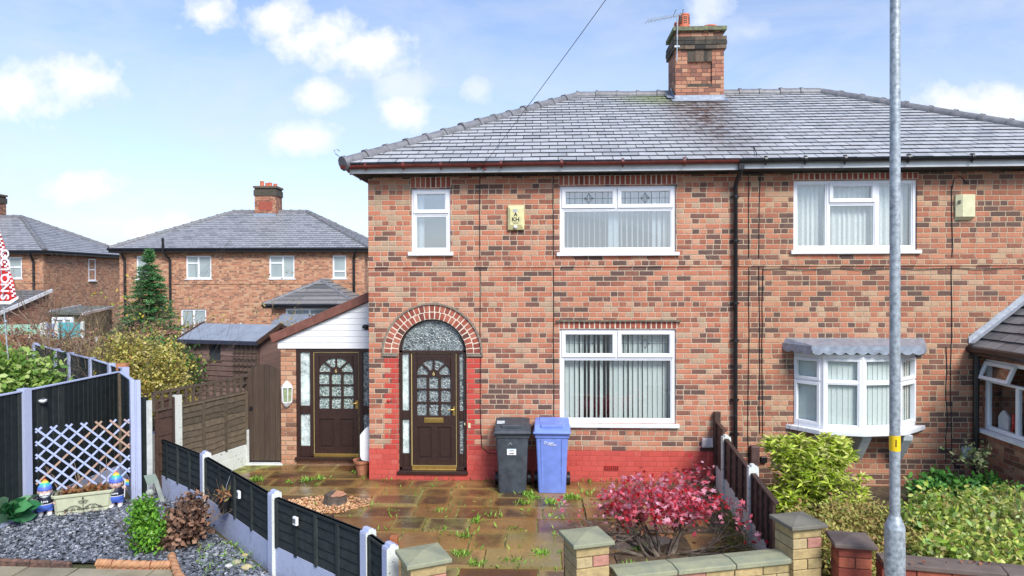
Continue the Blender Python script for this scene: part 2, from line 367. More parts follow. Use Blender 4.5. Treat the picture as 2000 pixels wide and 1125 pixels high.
def plankmat(name, c1, c2, vertical=True, scale=1.0):
    m, t, p = newmat(name); co = t.n('ShaderNodeTexCoord').outputs['Object']
    mp = t.n('ShaderNodeMapping', {'Vector': co, 'Scale': (14, 14, 1.2) if vertical else (1.6, 1.6, 26)}).outputs[0]
    n = t.noise(mp, 2.2*scale, 6, .7); r = t.n('ShaderNodeNewGeometry').outputs['Random Per Island']
    f = t.m('ADD', t.m('MULTIPLY', n, .8), t.m('MULTIPLY', r, .3), clamp=True)
    L(t, t.ramp(f, [(.25, c1), (.8, c2)]), p, 'Base Color'); p.inputs['Roughness'].default_value = .8
    bump(t, p, n, .5, .006); return m
M_gate = plankmat('gate_wood', (.018,.011,.008), (.085,.055,.036))
M_shed = plankmat('shed_wood', (.07,.038,.032), (.26,.165,.14), False)
M_tstile = mat('trellis_wood', (.09,.065,.045), .85, .4, 30, .5)
M_felt = mat('roof_felt', (.24,.27,.32), .7, .12, 4, .3, 90)
M_galv = mat('galvanised_steel', (.3,.35,.38), .45, .3, 26, .3, 70, metal=.35, c2=(.52,.57,.6))
M_yell = mat('yellow_band', (.85,.55,.01), .4, .05, 4, 0)
M_ink = mat('black_ink', (.01,.01,.01), .5, 0, 4, 0)
M_white = mat('white_paint', (.8,.81,.82), .45, .05, 6, 0)
M_cream = mat('cream_plastic', (.62,.58,.3), .4, .12, 10, 0)
M_cream2 = mat('pale_cream_plastic', (.62,.6,.38), .4, .1, 10, 0)
M_bluebin = mat('blue_bin_plastic', (.17,.255,.64), .42, .12, 7, .2, 200)
M_blackbin = mat('charcoal_bin_plastic', (.05,.06,.072), .48, .35, 9, .25, 160)
M_terr = mat('terracotta', (.42,.17,.09), .8, .25, 14, .4)
M_potred = mat('red_clay_pot', (.5,.13,.06), .7, .2, 14, .2)
M_darkbrick = islandmat('dark_brick', [(0,(.03,.03,.025)), (.6,(.07,.06,.045)), (1,(.14,.1,.07))], .9, .6, 60, .5, 12, blotch=((.17,.2,.08), 8, .62, .5))
M_soil = mat('soil', (.07,.045,.03), .95, .4, 14, .9, 40, c2=(.13,.09,.05))
M_glassp = None
def glass(name, tint=(1,1,1), ior=1.75, rough=.0, base=.06):
    m, t, p = newmat(name); nt = m.node_tree; nt.nodes.remove(p)
    ge = t.n('ShaderNodeNewGeometry'); dt = t.n('ShaderNodeVectorMath', {0: ge.outputs['Normal'], 1: ge.outputs['Incoming']}, operation='DOT_PRODUCT').outputs['Value']
    f0 = ((ior-1)/(ior+1))**2; f = t.m('ADD', t.m('MULTIPLY', t.m('POWER', t.m('SUBTRACT', 1.0, t.m('ABSOLUTE', dt), clamp=True), 5.0), 1-f0), f0+base, clamp=True)
    co = t.n('ShaderNodeTexCoord').outputs['Object']; b = t.n('ShaderNodeBump', {'Height': t.noise(co, 1.3, 1), 'Strength': .08, 'Distance': .02})
    g = t.n('ShaderNodeBsdfGlossy', {'Color': (1,1,1,1), 'Roughness': rough, 'Normal': b.outputs[0]}); tr = t.n('ShaderNodeBsdfTransparent', {'Color': (*tint, 1)})
    mx = t.n('ShaderNodeMixShader', {0: f, 1: tr.outputs[0], 2: g.outputs[0]})
    o = [x for x in nt.nodes if x.type == 'OUTPUT_MATERIAL'][0]; nt.links.new(mx.outputs[0], o.inputs[0]); return m
M_glass = glass('window_glass', (.95,.98,.98), 1.7, 0, .1)
M_glassb2 = glass('bow_window_glass', (.95,.98,.98), 1.4, 0, .05)
M_glassm = glass('sky_facing_window_glass', (.8,.86,.93), 1.9, 0, .3)
def obscure(name, base, line, scale=20, rough=.18):
    m, t, p = newmat(name); co = t.n('ShaderNodeTexCoord').outputs['Object']
    dn = t.n('ShaderNodeTexNoise', {'Vector': co, 'Scale': 12.0, 'Detail': 2.0}).outputs[1]
    v_ = t.mix(.1, co, dn); vv = t.n('ShaderNodeTexVoronoi', {'Vector': v_, 'Scale': float(scale)}, feature='DISTANCE_TO_EDGE').outputs[0]
    f = t.n('ShaderNodeMapRange', {0: vv, 1: .025, 2: .09}).outputs[0]
    big = t.noise(co, 7, 3)
    b2 = t.mix(t.n('ShaderNodeMapRange', {0: big, 1: .35, 2: .65}).outputs[0], base, tuple(min(1, x*2.6) for x in base))
    L(t, t.mix(f, line, b2), p, 'Base Color'); t.noise(co, 3); p.inputs['Roughness'].default_value = rough; p.inputs['Specular IOR Level'].default_value = .9
    bump(t, p, t.m('MINIMUM', vv, .12), .9, .03); return m
M_obs = obscure('patterned_glass', (.07,.085,.085), (.36,.41,.41))
M_obsl = obscure('pale_patterned_glass', (.3,.36,.34), (.62,.68,.66), 22)
# ------------------------------------------------------------------ ground, paving, beds
def sheet(name, poly, z, m, thick=None):
    b = MB(); b.add([(p[0], p[1], z) for p in poly], [tuple(range(len(poly)))]); o = b.build(name, m); return tag(o, kind='structure')
def groundmat():
    m, t, p = newmat('grass_and_soil'); co = t.n('ShaderNodeTexCoord').outputs['Object']
    f = t.n('ShaderNodeMapRange', {0: t.noise(co, .8, 5, .6), 1: .35, 2: .65}).outputs[0]
    L(t, t.mix(f, (.07,.085,.03), (.1,.075,.045)), p, 'Base Color'); p.inputs['Roughness'].default_value = .95
    bump(t, p, t.noise(co, 30, 5, .7), .8, .03); return m
sheet('ground', [(-400,-400),(400,-400),(400,700),(-400,700)], -.045, groundmat())
sheet('road', [(-200,-60),(200,-60),(200,-7.6),(-200,-7.6)], -.04, mat('asphalt', (.05,.05,.053), .8, .2, 5, .6, 200))
M_flag = islandmat('concrete_flag', [(0,(.2,.18,.12)), (1,(.32,.28,.19))], .8, .4, 50, .25, 3, blotch=((.36,.35,.28), 1.5, .5, .5))
def slabs(name, clip, rows, mt, x0, x1, zt, gap=.022, raised=0, widths=(.45,.6,.6,.75,.9), skew=0, kind='structure'):
    b = MB(); core = []
    for i in range(len(rows)-1):
        ya, yb = rows[i], rows[i+1]; x = x0 - random.random()*.5
        while x < x1:
            wd = random.choice(widths)
            q = [(x+gap/2, yb+gap/2), (x+wd-gap/2, yb+gap/2), (x+wd-gap/2, ya-gap/2), (x+gap/2, ya-gap/2)]
            q = clip_poly(q, clip)
            if len(q) >= 3:
                h = zt + random.uniform(-.006, .006); tx, ty = random.uniform(-.006, .006), random.uniform(-.006, .006)
                if random.random() < raised: h += .02
                n = len(q); cx_ = sum(p[0] for p in q)/n; cy_ = sum(p[1] for p in q)/n
                jit = lambda: random.uniform(-.004, .004)
                top = [(p[0]+jit(), p[1]+jit(), h+tx*(p[0]-cx_)+ty*(p[1]-cy_)) for p in q]
                mx_, my_ = sum(p[0] for p in top)/n, sum(p[1] for p in top)/n; rx_ = random.uniform(.6,.8); mz_ = sum(p[2] for p in top)/n
                inner = [(mx_+(p[0]-mx_)*rx_, my_+(p[1]-my_)*rx_, mz_+(p[2]-mz_)*rx_) for p in top]; mid = (mx_, my_, mz_); cv = random.choice((1,1,.9,.7,.45,.2))
                b.add(top + [(p[0], p[1], -.04) for p in top] + inner + [mid], [(k, (k+1) % n, (k+1) % n+2*n, k+2*n) for k in range(n)] + [(k+2*n, (k+1) % n+2*n, 3*n) for k in range(n)] + [(k, (k+1) % n, (k+1) % n+n, k+n) for k in range(n)])
                core += [0.0]*(2*n) + [cv*.9]*n + [cv]
            x += wd
    o = b.build(name, mt)
    if len(o.data.vertices) == len(core): o.data.attributes.new('core', 'FLOAT', 'POINT').data.foreach_set('value', core)
    return tag(o, kind=kind)
def patiomat():
    m, t, p = newmat('wet_stone_flag'); co = t.n('ShaderNodeTexCoord').outputs['Object']
    r = t.n('ShaderNodeNewGeometry').outputs['Random Per Island']
    wn = t.n('ShaderNodeTexWhiteNoise', {'W': r}, noise_dimensions='1D').outputs[0]
    c0 = t.ramp(r, [(0,(.1,.045,.018)), (.22,(.18,.08,.03)), (.45,(.26,.145,.052)), (.62,(.2,.14,.045)), (.8,(.22,.19,.075)), (1,(.29,.2,.085))])
    n = t.noise(co, 3.1, 6, .62, .5); cr_ = t.n('ShaderNodeAttribute', attribute_name='core').outputs[2]
    f = t.n('ShaderNodeMapRange', {0: t.m('ADD', cr_, t.m('MULTIPLY', t.m('SUBTRACT', n, .5), 1.6)), 1: .25, 2: .85}).outputs[0]
    dk = t.mix(wn, (.04,.018,.012), (.09,.045,.028))
    c = t.mix(t.m('MULTIPLY', f, .8), c0, dk)
    g = t.m('MULTIPLY', t.m('SUBTRACT', t.noise(co, 1.3, 5, .6), .55), 6, clamp=True)
    c = t.mix(t.m('MULTIPLY', g, .55), c, (.26,.26,.07))
    g2 = t.m('MULTIPLY', t.m('SUBTRACT', t.noise(co, .9, 3, .5, .3), .5), 5, clamp=True)
    c = t.mix(t.m('MULTIPLY', g2, .5), c, (.42,.24,.08))
    k = t.n('ShaderNodeMapRange', {0: t.noise(co, 40, 4, .7), 1: .3, 2: .7, 3: .72, 4: 1.28}).outputs[0]
    c = t.mix(1.0, c, t.n('ShaderNodeCombineColor', {0: k, 1: k, 2: k}).outputs[0], 'MULTIPLY')
    L(t, c, p, 'Base Color')
    rr = t.n('ShaderNodeMapRange', {0: t.noise(co, 1.7, 5, .6, .4), 1: .4, 2: .66, 3: .1, 4: .5}).outputs[0]; L(t, rr, p, 'Roughness')
    p.inputs['Specular IOR Level'].default_value = .5
    bump(t, p, t.m('ADD', t.noise(co, 7, 4), t.m('MULTIPLY', t.noise(co, 60, 4, .7), .35)), .25, .012); return m
M_patio = patiomat()
PATIO = [(-2.5,.84),(-2.72,.0),(-3.25,-.62),(-1.85,-1.84),(-.2,-3.5),(1.45,-5.05),(5.3,-5.05),(5.6,.0),(5.6,.84)]
sheet('patio_bed', [(p[0], p[1]) for p in PATIO], -.01, mat('mossy_joint_sand', (.1,.08,.035), .95, .5, 6, .6, c2=(.33,.34,.09)))
rws = [.84,.42,.0,-.42,-.86,-1.3,-1.78,-2.28,-2.86,-3.38,-3.95,-4.5,-5.1]
PC = [(-2.5,.84),(-2.9,-.3),(-3.25,-.62),(-1.85,-1.84),(-.2,-3.5),(1.45,-5.05),(5.3,-5.05),(5.6,.84)]
slabs('patio', PC, rws, M_patio, -3.6, 5.6, 0, raised=.12)
M_wetsoil = M_soil
bedp = [at(1240,1110,z=0), at(1225,1072,z=0), at(1400,1050,z=0), at(1440,1000,z=0), at(1470,1040,z=0)]
sheet('flower_bed', [(3.75,-4.3),(3.7,-2.95),(4.5,-2.6),(5.05,-1.0),(5.5,-.9),(5.3,-4.2)], .022, M_soil)
sheet('garden_bed', [(5.65,-.02),(5.5,-2.6),(5.25,-4.15),(13,-4.6),(13,-.02)], -.02, M_soil)
sheet('pavement', [(-200,-7.6),(200,-7.6),(200,-4.75),(1.4,-5.2),(-1.5,-3.6),(-200,-3.55)], -.03, mat('pavement_concrete', (.2,.19,.16), .85, .2, 3, .5, 80))
slabs('path', [(-9,-6.5),(-1.2,-6.5),(-1.2,-3.56),(-9,-3.5)], [-3.4,-4.0,-4.6,-5.2,-5.8,-6.4], M_flag, -9, -1, -.006, widths=(.6,.6,.9))
# slate chippings
def chips(name, poly, n, size, mt, z=0, thick=.35, zj=.02):
    b = MB(); xs = [p[0] for p in poly]; ys = [p[1] for p in poly]; k = 0
    def inside(x, y):
        c = False; j = len(poly)-1
        for i in range(len(poly)):
            if (poly[i][1] > y) != (poly[j][1] > y) and x < (poly[j][0]-poly[i][0])*(y-poly[i][1])/(poly[j][1]-poly[i][1])+poly[i][0]: c = not c
            j = i
        return c
    while k < n:
        x, y = random.uniform(min(xs), max(xs)), random.uniform(min(ys), max(ys))
        if not inside(x, y): continue
        k += 1; s_ = size*random.uniform(.5, 1.5); h = s_*thick*random.uniform(.4, 1)
        R = Matrix.Rotation(random.random()*6.28, 3, 'Z') @ Matrix.Rotation(random.gauss(0, .3), 3, 'X') @ Matrix.Rotation(random.gauss(0, .3), 3, 'Y')
        m_ = random.choice((4, 5)); pts = []
        for i in range(m_):
            a = 2*pi*i/m_ + random.uniform(-.4, .4); pts.append((cos(a)*s_*.5, sin(a)*s_*random.uniform(.22, .5)))
        c = Vector((x, y, z+random.uniform(0, zj)))
        vs = [c + R @ Vector((p[0], p[1], h/2)) for p in pts] + [c + R @ Vector((p[0], p[1], -h/2)) for p in pts]
        b.add(vs, [tuple(range(m_))] + [(i, (i+1) % m_, (i+1) % m_+m_, i+m_) for i in range(m_)])
    return b.build(name, mt)
GRAV = [(-4.7,-3.48),(-4.4,-1.9),(-3.3,-1.1),(-3.1,-.85),(-1.9,-1.95),(-.25,-3.62),(.2,-4.1),(-.9,-4.1),(-1.35,-3.5),(-1.6,-3.36)]
sheet('gravel_bed', GRAV, -.01, mat('dark_grit', (.03,.033,.04), .9, .4, 20, .6))
M_chip = islandmat('slate_chip', [(0,(.045,.05,.06)), (.5,(.12,.135,.165)), (.82,(.23,.25,.29)), (1,(.42,.44,.47))], .5, .3, 60, .3, 30)
tag(chips('slate_chippings', GRAV, 9500, .042, M_chip), 'dark grey slate chippings covering the gnome bed between the fences', 'slate chippings', kind='stuff')
# ------------------------------------------------------------------ roofs, walls, windows
def tile_face(mb, P, e, wd, lift=.02, gap=.011, jit=.005, sag=0):
    """P: eave left, eave right, then the rest counter-clockwise seen from outside; lays a tile at a time, clipped to the face"""
    P = [Vector(p) for p in P]; o = P[0]; ux = (P[1]-P[0]).normalized()
    nn = (P[1]-P[0]).cross(P[2]-P[0]).normalized(); vx = nn.cross(ux)
    clip = [((p-o).dot(ux), (p-o).dot(vx)) for p in P]
    H = max(c[1] for c in clip); x0 = min(c[0] for c in clip); x1 = max(c[0] for c in clip)
    j = 0; vv = -.02
    clip2 = clip[:]
    clip2[0] = (clip[0][0], clip[0][1]-.05); clip2[1] = (clip[1][0], clip[1][1]-.05)
    while vv < H:
        x = x0 - wd*(.5 if j % 2 else 1.0) - random.uniform(0, .02)
        while x < x1:
            dv = random.uniform(-jit, jit)
            q = clip_poly([(x+gap/2, vv+dv), (x+wd-gap/2, vv+dv), (x+wd-gap/2, vv+e*1.12), (x+gap/2, vv+e*1.12)], clip2)
            if len(q) >= 3:
                n = len(q); tl = random.uniform(.88, 1.15)
                top = [o + ux*a + vx*b_ + nn*(.012 + lift*tl*(1-(b_-vv)/(e*1.12))) for a, b_ in q]
                bot = [o + ux*a + vx*b_ + nn*(-.004) for a, b_ in q]
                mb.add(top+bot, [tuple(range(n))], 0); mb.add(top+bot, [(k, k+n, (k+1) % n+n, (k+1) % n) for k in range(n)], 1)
            x += wd
        vv += e; j += 1
def ridge_run(mb, A, B, r=.105, seg=.45, end=False):
    A, B = Vector(A), Vector(B); Ln = (B-A).length; n = max(1, round(Ln/seg)); d = (B-A)/n
    for i in range(n):
        j = Vector((random.uniform(-.008,.008), random.uniform(-.008,.008), random.uniform(-.008,.006)))
        a = A + d*i + j; b = A + d*(i+1) + j
        mb.tube([a, b - d*.02], [r, r*.96], 10)
        mb.tube([a - d*.03, a + d*.1], r*1.17, 10)
def roof(root, x0, x1, y0, y1, ze, xr0, xr1, yr, zr, mt, e=.28, wd=.36, r=.105):
    E = [(x0,y0,ze),(x1,y0,ze),(x1,y1,ze),(x0,y1,ze)]; RL, RR = (xr0,yr,zr), (xr1,yr,zr)
    ub = MB(); ub.add(E+[RL,RR], [(0,1,5,4),(1,2,5),(2,3,4,5),(3,0,4),(0,3,2,1)]); rf = ub.build('roof', M_soffit if False else M_roofbase, root)
    s = MB()
    tile_face(s, [E[0],E[1],RR,RL], e, wd); tile_face(s, [E[1],E[2],RR], e, wd); tile_face(s, [E[2],E[3],RL,RR], e, wd); tile_face(s, [E[3],E[0],RL], e, wd)
    s.build('slates', [mt, M_edgeshade], rf)
    rt = MB(); up = Vector((0,0,.01))
    for a, b in ((E[0],RL),(E[1],RR),(E[2],RR),(E[3],RL)): ridge_run(rt, Vector(a)+up, Vector(b)+up, r)
    ridge_run(rt, Vector(RL)+up, Vector(RR)+up, r)
    rt.build('ridge_tiles', M_ridge, rf, smooth=True)
    return rf
M_edgeshade = mat('slate_edge_shade', (.03,.035,.045), .7, .3, 8, 0)  # tile sides coloured dark, standing in for the shadow line under each slate
M_roofbase = mat('roof_underlay', (.02,.02,.022), .9, .2, 4, 0)
def wall_front(mb, x0, x1, z0, z1, y, t, holes, arch=None):
    """brick wall sheet with real openings and reveals; holes (x0,x1,z0,z1)"""
    xs = sorted({x0, x1} | {h[i] for h in holes for i in (0, 1)}); zs = sorted({z0, z1} | {h[i] for h in holes for i in (2, 3)})
    for i in range(len(xs)-1):
        for j in range(len(zs)-1):
            cx_, cz_ = (xs[i]+xs[i+1])/2, (zs[j]+zs[j+1])/2
            if any(h[0] < cx_ < h[1] and h[2] < cz_ < h[3] for h in holes): continue
            a, b, c, d = xs[i], xs[i+1], zs[j], zs[j+1]
            mb.add([(a,y,c),(b,y,c),(b,y,d),(a,y,d)], [(0,1,2,3)]); mb.add([(a,y+t,c),(b,y+t,c),(b,y+t,d),(a,y+t,d)], [(3,2,1,0)])
    for k, (a, b, c, d) in enumerate(holes):
        mb.add([(a,y,c),(a,y+t,c),(a,y+t,d),(a,y,d)], [(0,1,2,3)]); mb.add([(b,y,c),(b,y+t,c),(b,y+t,d),(b,y,d)], [(3,2,1,0)])
        mb.add([(a,y,c),(b,y,c),(b,y+t,c),(a,y+t,c)], [(0,1,2,3)])
        if not (arch and arch[0] == k): mb.add([(a,y,d),(b,y,d),(b,y+t,d),(a,y+t,d)], [(3,2,1,0)])
        else:
            _, cx_, cz_, R = arch; n = 24
            P = [(cx_-R*cos(pi*i/n), cz_+R*sin(pi*i/n)) for i in range(n+1)]
            for i in range(n):
                p, q = P[i], P[i+1]
                mb.add([(p[0],y,p[1]),(q[0],y,q[1]),(q[0],y,d),(p[0],y,d)], [(0,1,2,3)])
                mb.add([(p[0],y,p[1]),(q[0],y,q[1]),(q[0],y+t,q[1]),(p[0],y+t,p[1])], [(3,2,1,0)])
def frame_rect(mb, x0, x1, z0, z1, w_, y0, y1, wb=None):
    wb = w_ if wb is None else wb
    mb.box(x0, x0+w_, y0, y1, z0, z1); mb.box(x1-w_, x1, y0, y1, z0, z1)
    mb.box(x0+w_, x1-w_, y0, y1, z1-w_, z1); mb.box(x0+w_, x1-w_, y0, y1, z0, z0+wb)
def window(root, x0, x1, z0, z1, lights, M=None, y=.03, sill=.06, sillproud=.06, blind=None, room=1.1, gm=None, came=(), detail=True, name='window', curtain=None, roomm=None):
    """lights: (x0,x1,z0,z1,opens) in metres; the frame is the part, panes, sill, blind and room lining its sub-parts"""
    fm = MB(M); fw = .055
    frame_rect(fm, x0, x1, z0, z1, fw, y, y+.07)
    gl = MB(M)
    for (a, b, c, d, op) in lights:
        if op:
            frame_rect(fm, a, b, c, d, .052, y-.018, y+.06); frame_rect(fm, a+.01, b-.01, c+.01, d-.01, .052, y-.01, y+.05); g = .062
        else:
            frame_rect(fm, a, b, c, d, .022, y+.012, y+.06); g = .022
        gl.add([(a+g,y+.03,c+g),(b-g,y+.03,c+g),(b-g,y+.03,d-g),(a+g,y+.03,d-g)], [(0,1,2,3)])
    # mullions between neighbouring lights: fill the gaps with one bar each
    for i, l1 in enumerate(lights):
        for l2 in lights[i+1:]:
            if abs(l1[2]-l2[2]) < .3 or l1[3]-l1[2] > .7 or l2[3]-l2[2] > .7:
                a, b = (l1, l2) if l1[1] <= l2[0]+1e-6 else (l2, l1)
                if 0 <= b[0]-a[1] < .08: fm.box(a[1]-.001, b[0]+.001, y+.002, y+.069, max(a[2], b[2])-.02, min(a[3], b[3])+.02)
            a, b = (l1, l2) if l1[3] <= l2[2]+1e-6 else (l2, l1)
            if 0 <= b[2]-a[3] < .08 and min(l1[1], l2[1]) > max(l1[0], l2[0]):
                fm.box(max(l1[0], l2[0])-.02, min(l1[1], l2[1])+.02, y+.004, y+.068, a[3]-.001, b[2]+.001)
    wn = fm.build(name, M_pvc, root)
    if detail: bevel(wn, .005, 2)
    gl.build('pane', gm or M_glass, wn)
    if sill:
        s = MB(M); s.box(x0-.05, x1+.05, y-.03-sillproud, y+.03, z0-sill, z0-.002); bevel(s.build('sill', M_sill, wn), .006)
    if came:
        k = MB(M)
        for (a, b, c, d) in came:
            yy = y+.026; k.box(a, b, yy-.004, yy, (c+d)/2-.003, (c+d)/2+.003); ww = b-a; cx_, cz_ = (a+b)/2, (c+d)/2
            for f in (.08,.2,.36,.64,.8,.92): k.box(a+ww*f-.003, a+ww*f+.003, yy-.005, yy-.001, c, d)
            for s1, s2 in ((1,1),(1,-1),(-1,1),(-1,-1)):
                k.bar((cx_+s1*.075, yy-.003, cz_), (cx_+s1*.01, yy-.003, cz_+s2*.02), .006, .004, (0,1,0)); k.bar((cx_, yy-.003, cz_+s2*.09), (cx_+s1*.02, yy-.003, cz_+s2*.02), .006, .004, (0,1,0))
                k.bar((cx_+s1*.07, yy-.003, cz_), (cx_, yy-.003, cz_+s2*.08), .005, .004, (0,1,0))
        k.build('leading', M_came, wn)
    if blind:
        sp_, ang, wdt = blind; k = MB(M); x = x0+.05
        while x < x1-.05:
            a = ang*random.uniform(.75, 1.2) if not callable(ang) else ang(x); dxx, dyy = cos(a)*wdt/2, sin(a)*wdt/2
            yy = y+.16; tp = random.uniform(-.004,.004)
            k.add([(x-dxx,yy-dyy,z0+.04),(x+dxx,yy+dyy,z0+.04),(x+dxx+tp,yy+dyy,z1-.03),(x-dxx+tp,yy-dyy,z1-.03)], [(0,1,2,3)]); x += sp_
        k.box(x0+.04, x1-.04, y+.13, y+.19, z1-.04, z1-.02)
        k.build('blind', M_blind, wn)
    if curtain:
        k = MB(M)
        for (a, b, mt_) in curtain:
            n = max(3, int((b-a)/.025)); vs = []
            for i in range(n+1):
                xx = a+(b-a)*i/n; yy = y+.14+.018*sin(i*1.9); vs += [(xx,yy,z0+.03),(xx,yy,z1-.03)]
            k.add(vs, [(2*i,2*i+2,2*i+3,2*i+1) for i in range(n)])
        k.build('curtain', M_curt, wn)
    if room:
        r = MB(M); a, b, c, d = x0-.25, x1+.25, z0-.25, z1+.15; ya, yb = y+.25, y+room
        r.add([(a,ya,c),(b,ya,c),(b,ya,d),(a,ya,d),(a,yb,c),(b,yb,c),(b,yb,d),(a,yb,d)], [(4,5,6,7),(0,1,5,4),(3,7,6,2),(0,4,7,3),(1,2,6,5)])
        r.build('room_lining', roomm or M_room, wn)
    return wn
M_curt = islandmat('net_curtain', [(0,(.74,.8,.78)),(1,(.8,.84,.82))], .8, 0, mott=.1, transl=.3)
def soldier(root, x0, x1, z0, z1, y=-.006):
    """a row of bricks standing on end over an opening"""
    b = MB(); n = round((x1-x0)/.083); w_ = (x1-x0)/n
    for i in range(n):
        j = random.uniform(-.003,.003); b.box(x0+i*w_+.009, x0+(i+1)*w_-.009, y+j, .02, z0+.006, z1-.004)
    k = b.build('lintel', M_lint, root); bevel(k, .003, 1)
    m_ = MB(); m_.box(x0, x1, y+.004, .02, z0, z1); m_.build('mortar_joints', M_mortl, k)
# ------------------------------------------------------------------ the pair of semi-detached houses
HB = 7.6
house = thing('semi_detached_house', 'red brick pair of semi-detached houses with grey slate hipped roof, nearest building', 'house')
XP, XE = 5.955, 12.1
DX0, DX1, DCX, DSP, DR = .488, 1.612, 1.05, 2.09, .562
b = MB(); wall_front(b, 0, XP, -.05, 5.12, 0, .24, [(DX0,DX1,.1,2.66),(3.137,5.002,3.724,4.794),(3.132,5.001,.948,2.478),(.713,1.357,3.74,4.774)], arch=(0, DCX, DSP, DR))
b.add([(0,0,-.05),(0,HB,-.05),(0,HB,5.12),(0,0,5.12)], [(0,1,2,3)]); b.add([(0,HB,-.05),(XP,HB,-.05),(XP,HB,5.12),(0,HB,5.12)], [(0,1,2,3)])
b.build('wall', M_brick, house)
b = MB(); wall_front(b, XP, XE, -.05, 5.12, 0, .24, [(6.862,8.786,3.738,4.849),(6.92,8.74,.96,2.1)])
b.add([(XE,0,-.05),(XE,HB,-.05),(XE,HB,5.12),(XE,0,5.12)], [(0,1,2,3)]); b.add([(XP,HB,-.05),(XE,HB,-.05),(XE,HB,5.12),(XP,HB,5.12)], [(0,1,2,3)])
b.build('wall', M_brickn, house)['label'] = 'browner brick wall of the right-hand house'
b = MB(); b.box(-.012, XP-.05, -.014, .01, 3.484, 3.612); b.build('string_course', M_brick, house)
b = MB(); b.box(XP+.04, XE, -.014, .01, 3.484, 3.612); b.build('string_course', M_brickn, house)
# top course under the eaves, in darker brick than the wall
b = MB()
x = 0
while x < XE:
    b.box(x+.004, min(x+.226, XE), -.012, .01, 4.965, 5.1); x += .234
b.build('eaves_course', M_darkbrick, house)
# painted plinth and toothed piers
b = MB(); b.box(-.004, DX0, -.009, .0, -.05, .509); b.box(DX1, 5.60, -.009, .0, -.05, .509); b.box(DX0, DX1, -.009, .03, -.05, .098)
b.add([(-.006,-.009,-.05),(-.006,1.0,-.05),(-.006,1.0,.509),(-.006,-.009,.509)], [(0,1,2,3)])
b.build('painted_plinth', M_red, house)
for side_ in (0, 1):
    b = MB(); z = .5095; k = 0
    while z < 2.0:
        zz = min(z+.0835, 2.03); e_ = 0 if k % 2 == 0 or k > 15 else .115
        if side_: b.box(DX1, 1.86-e_, -.006, .0, z, zz)
        else: b.box(.26+e_, DX0, -.006, .0, z, zz)
        z += .0835; k += 1
    b.build('painted_pier', M_redp, house)
# arch
b = MB(); hood = MB(); mo = MB()
for ring, (r0, r1) in enumerate(((.567,.675),(.688,.796))):
    n = 23+ring*4
    for i in range(n):
        a0, a1 = pi*(i+.1)/n, pi*(i+.9)/n
        V = [(DCX-r*cos(a), DSP-.01+r*sin(a)) for r, a in ((r0,a0),(r0,a1),(r1,a1),(r1,a0))]
        b.prism(V, -.016+random.uniform(-.003,.003), .02)
n = 36
for i in range(n):
    a0, a1 = pi*i/n, pi*(i+1)/n
    P_ = lambda r, a: (DCX-r*cos(a), DSP-.01+r*sin(a))
    hood.prism([P_(.803,a0), P_(.803,a1), P_(.83+random.uniform(-.004,.004),a1), P_(.83,a0)], -.04, .01)
    mo.prism([P_(.563,a0), P_(.563,a1), P_(.804,a1), P_(.804,a0)], -.011, .01)
for sx in (-1, 1): hood.box(DCX+sx*.7-.135, DCX+sx*.7+.135, -.035, .01, DSP-.055, DSP-.022)
ar = b.build('arch', M_vous, house); bevel(ar, .004, 1); mo.build('mortar_joints', M_mortl, ar); hood.build('hood_mould', mat('stone_tile', (.22,.18,.14), .9, .3, 20, .6), ar)
soldier(house, .7, 1.37, 4.79, 4.965); soldier(house, 3.12, 5.02, 4.81, 4.965); soldier(house, 3.12, 5.02, 2.485, 2.6); soldier(house, 6.85, 8.8, 4.86, 4.965)
b = MB(); 
x = 3.08
while x < 5.06: b.box(x, x+.1, -.05+random.uniform(-.004,.004), .01, 2.605+random.uniform(-.003,.003), 2.63+random.uniform(-.004,.004)); x += .1
b.build('tile_creasing', mat('creasing_tile', (.17,.14,.1), .9, .4, 20, .7), house)
# windows
def L2(x0, x1, zt, z0, z1, split):
    return [(x0+.055, x1-.055, z0+.055, zt-.012, False), (x0+.035, split-.012, zt+.02, z1-.03, True), (split+.012, x1-.035, zt+.02, z1-.03, True)]
sp = 4.06
window(house, 3.137, 5.002, 3.724, 4.794, L2(3.137, 5.002, 4.42, 3.724, 4.794, sp), blind=(.088, lambda x: 1.35 if x < 3.95 else (.3 if x < 4.12 else (1.2 if x < 4.6 else .7)), .088), gm=M_glassm,
       came=[(3.137+.1, sp-.075, 4.5, 4.70), (sp+.075, 5.002-.1, 4.5, 4.70)], room=1.6)
def gang(x):
    return random.choice((1.6,2.3,2.5)) if 3.45 < x < 3.95 else random.choice((.6,.7,.8,1.4))
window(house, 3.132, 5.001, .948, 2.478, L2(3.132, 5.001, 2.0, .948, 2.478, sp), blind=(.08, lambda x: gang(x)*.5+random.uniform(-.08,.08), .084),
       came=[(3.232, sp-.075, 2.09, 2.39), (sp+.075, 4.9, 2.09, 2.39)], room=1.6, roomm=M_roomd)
window(house, .713, 1.357, 3.74, 4.774, [(.768,1.302,3.79,4.34,False),(.745,1.325,4.375,4.745,True)], gm=M_glassm, curtain=[(.76,.9,0)], room=1.2)
window(house, 6.862, 8.786, 3.738, 4.849, [(6.915,7.39,3.79,4.8,False),(7.43,8.15,3.79,4.47,False),(7.43,8.15,4.5,4.815,True),(8.2,8.735,3.79,4.8,False)],
       curtain=[(6.9,8.74,0)], room=1.2, sillproud=.05)
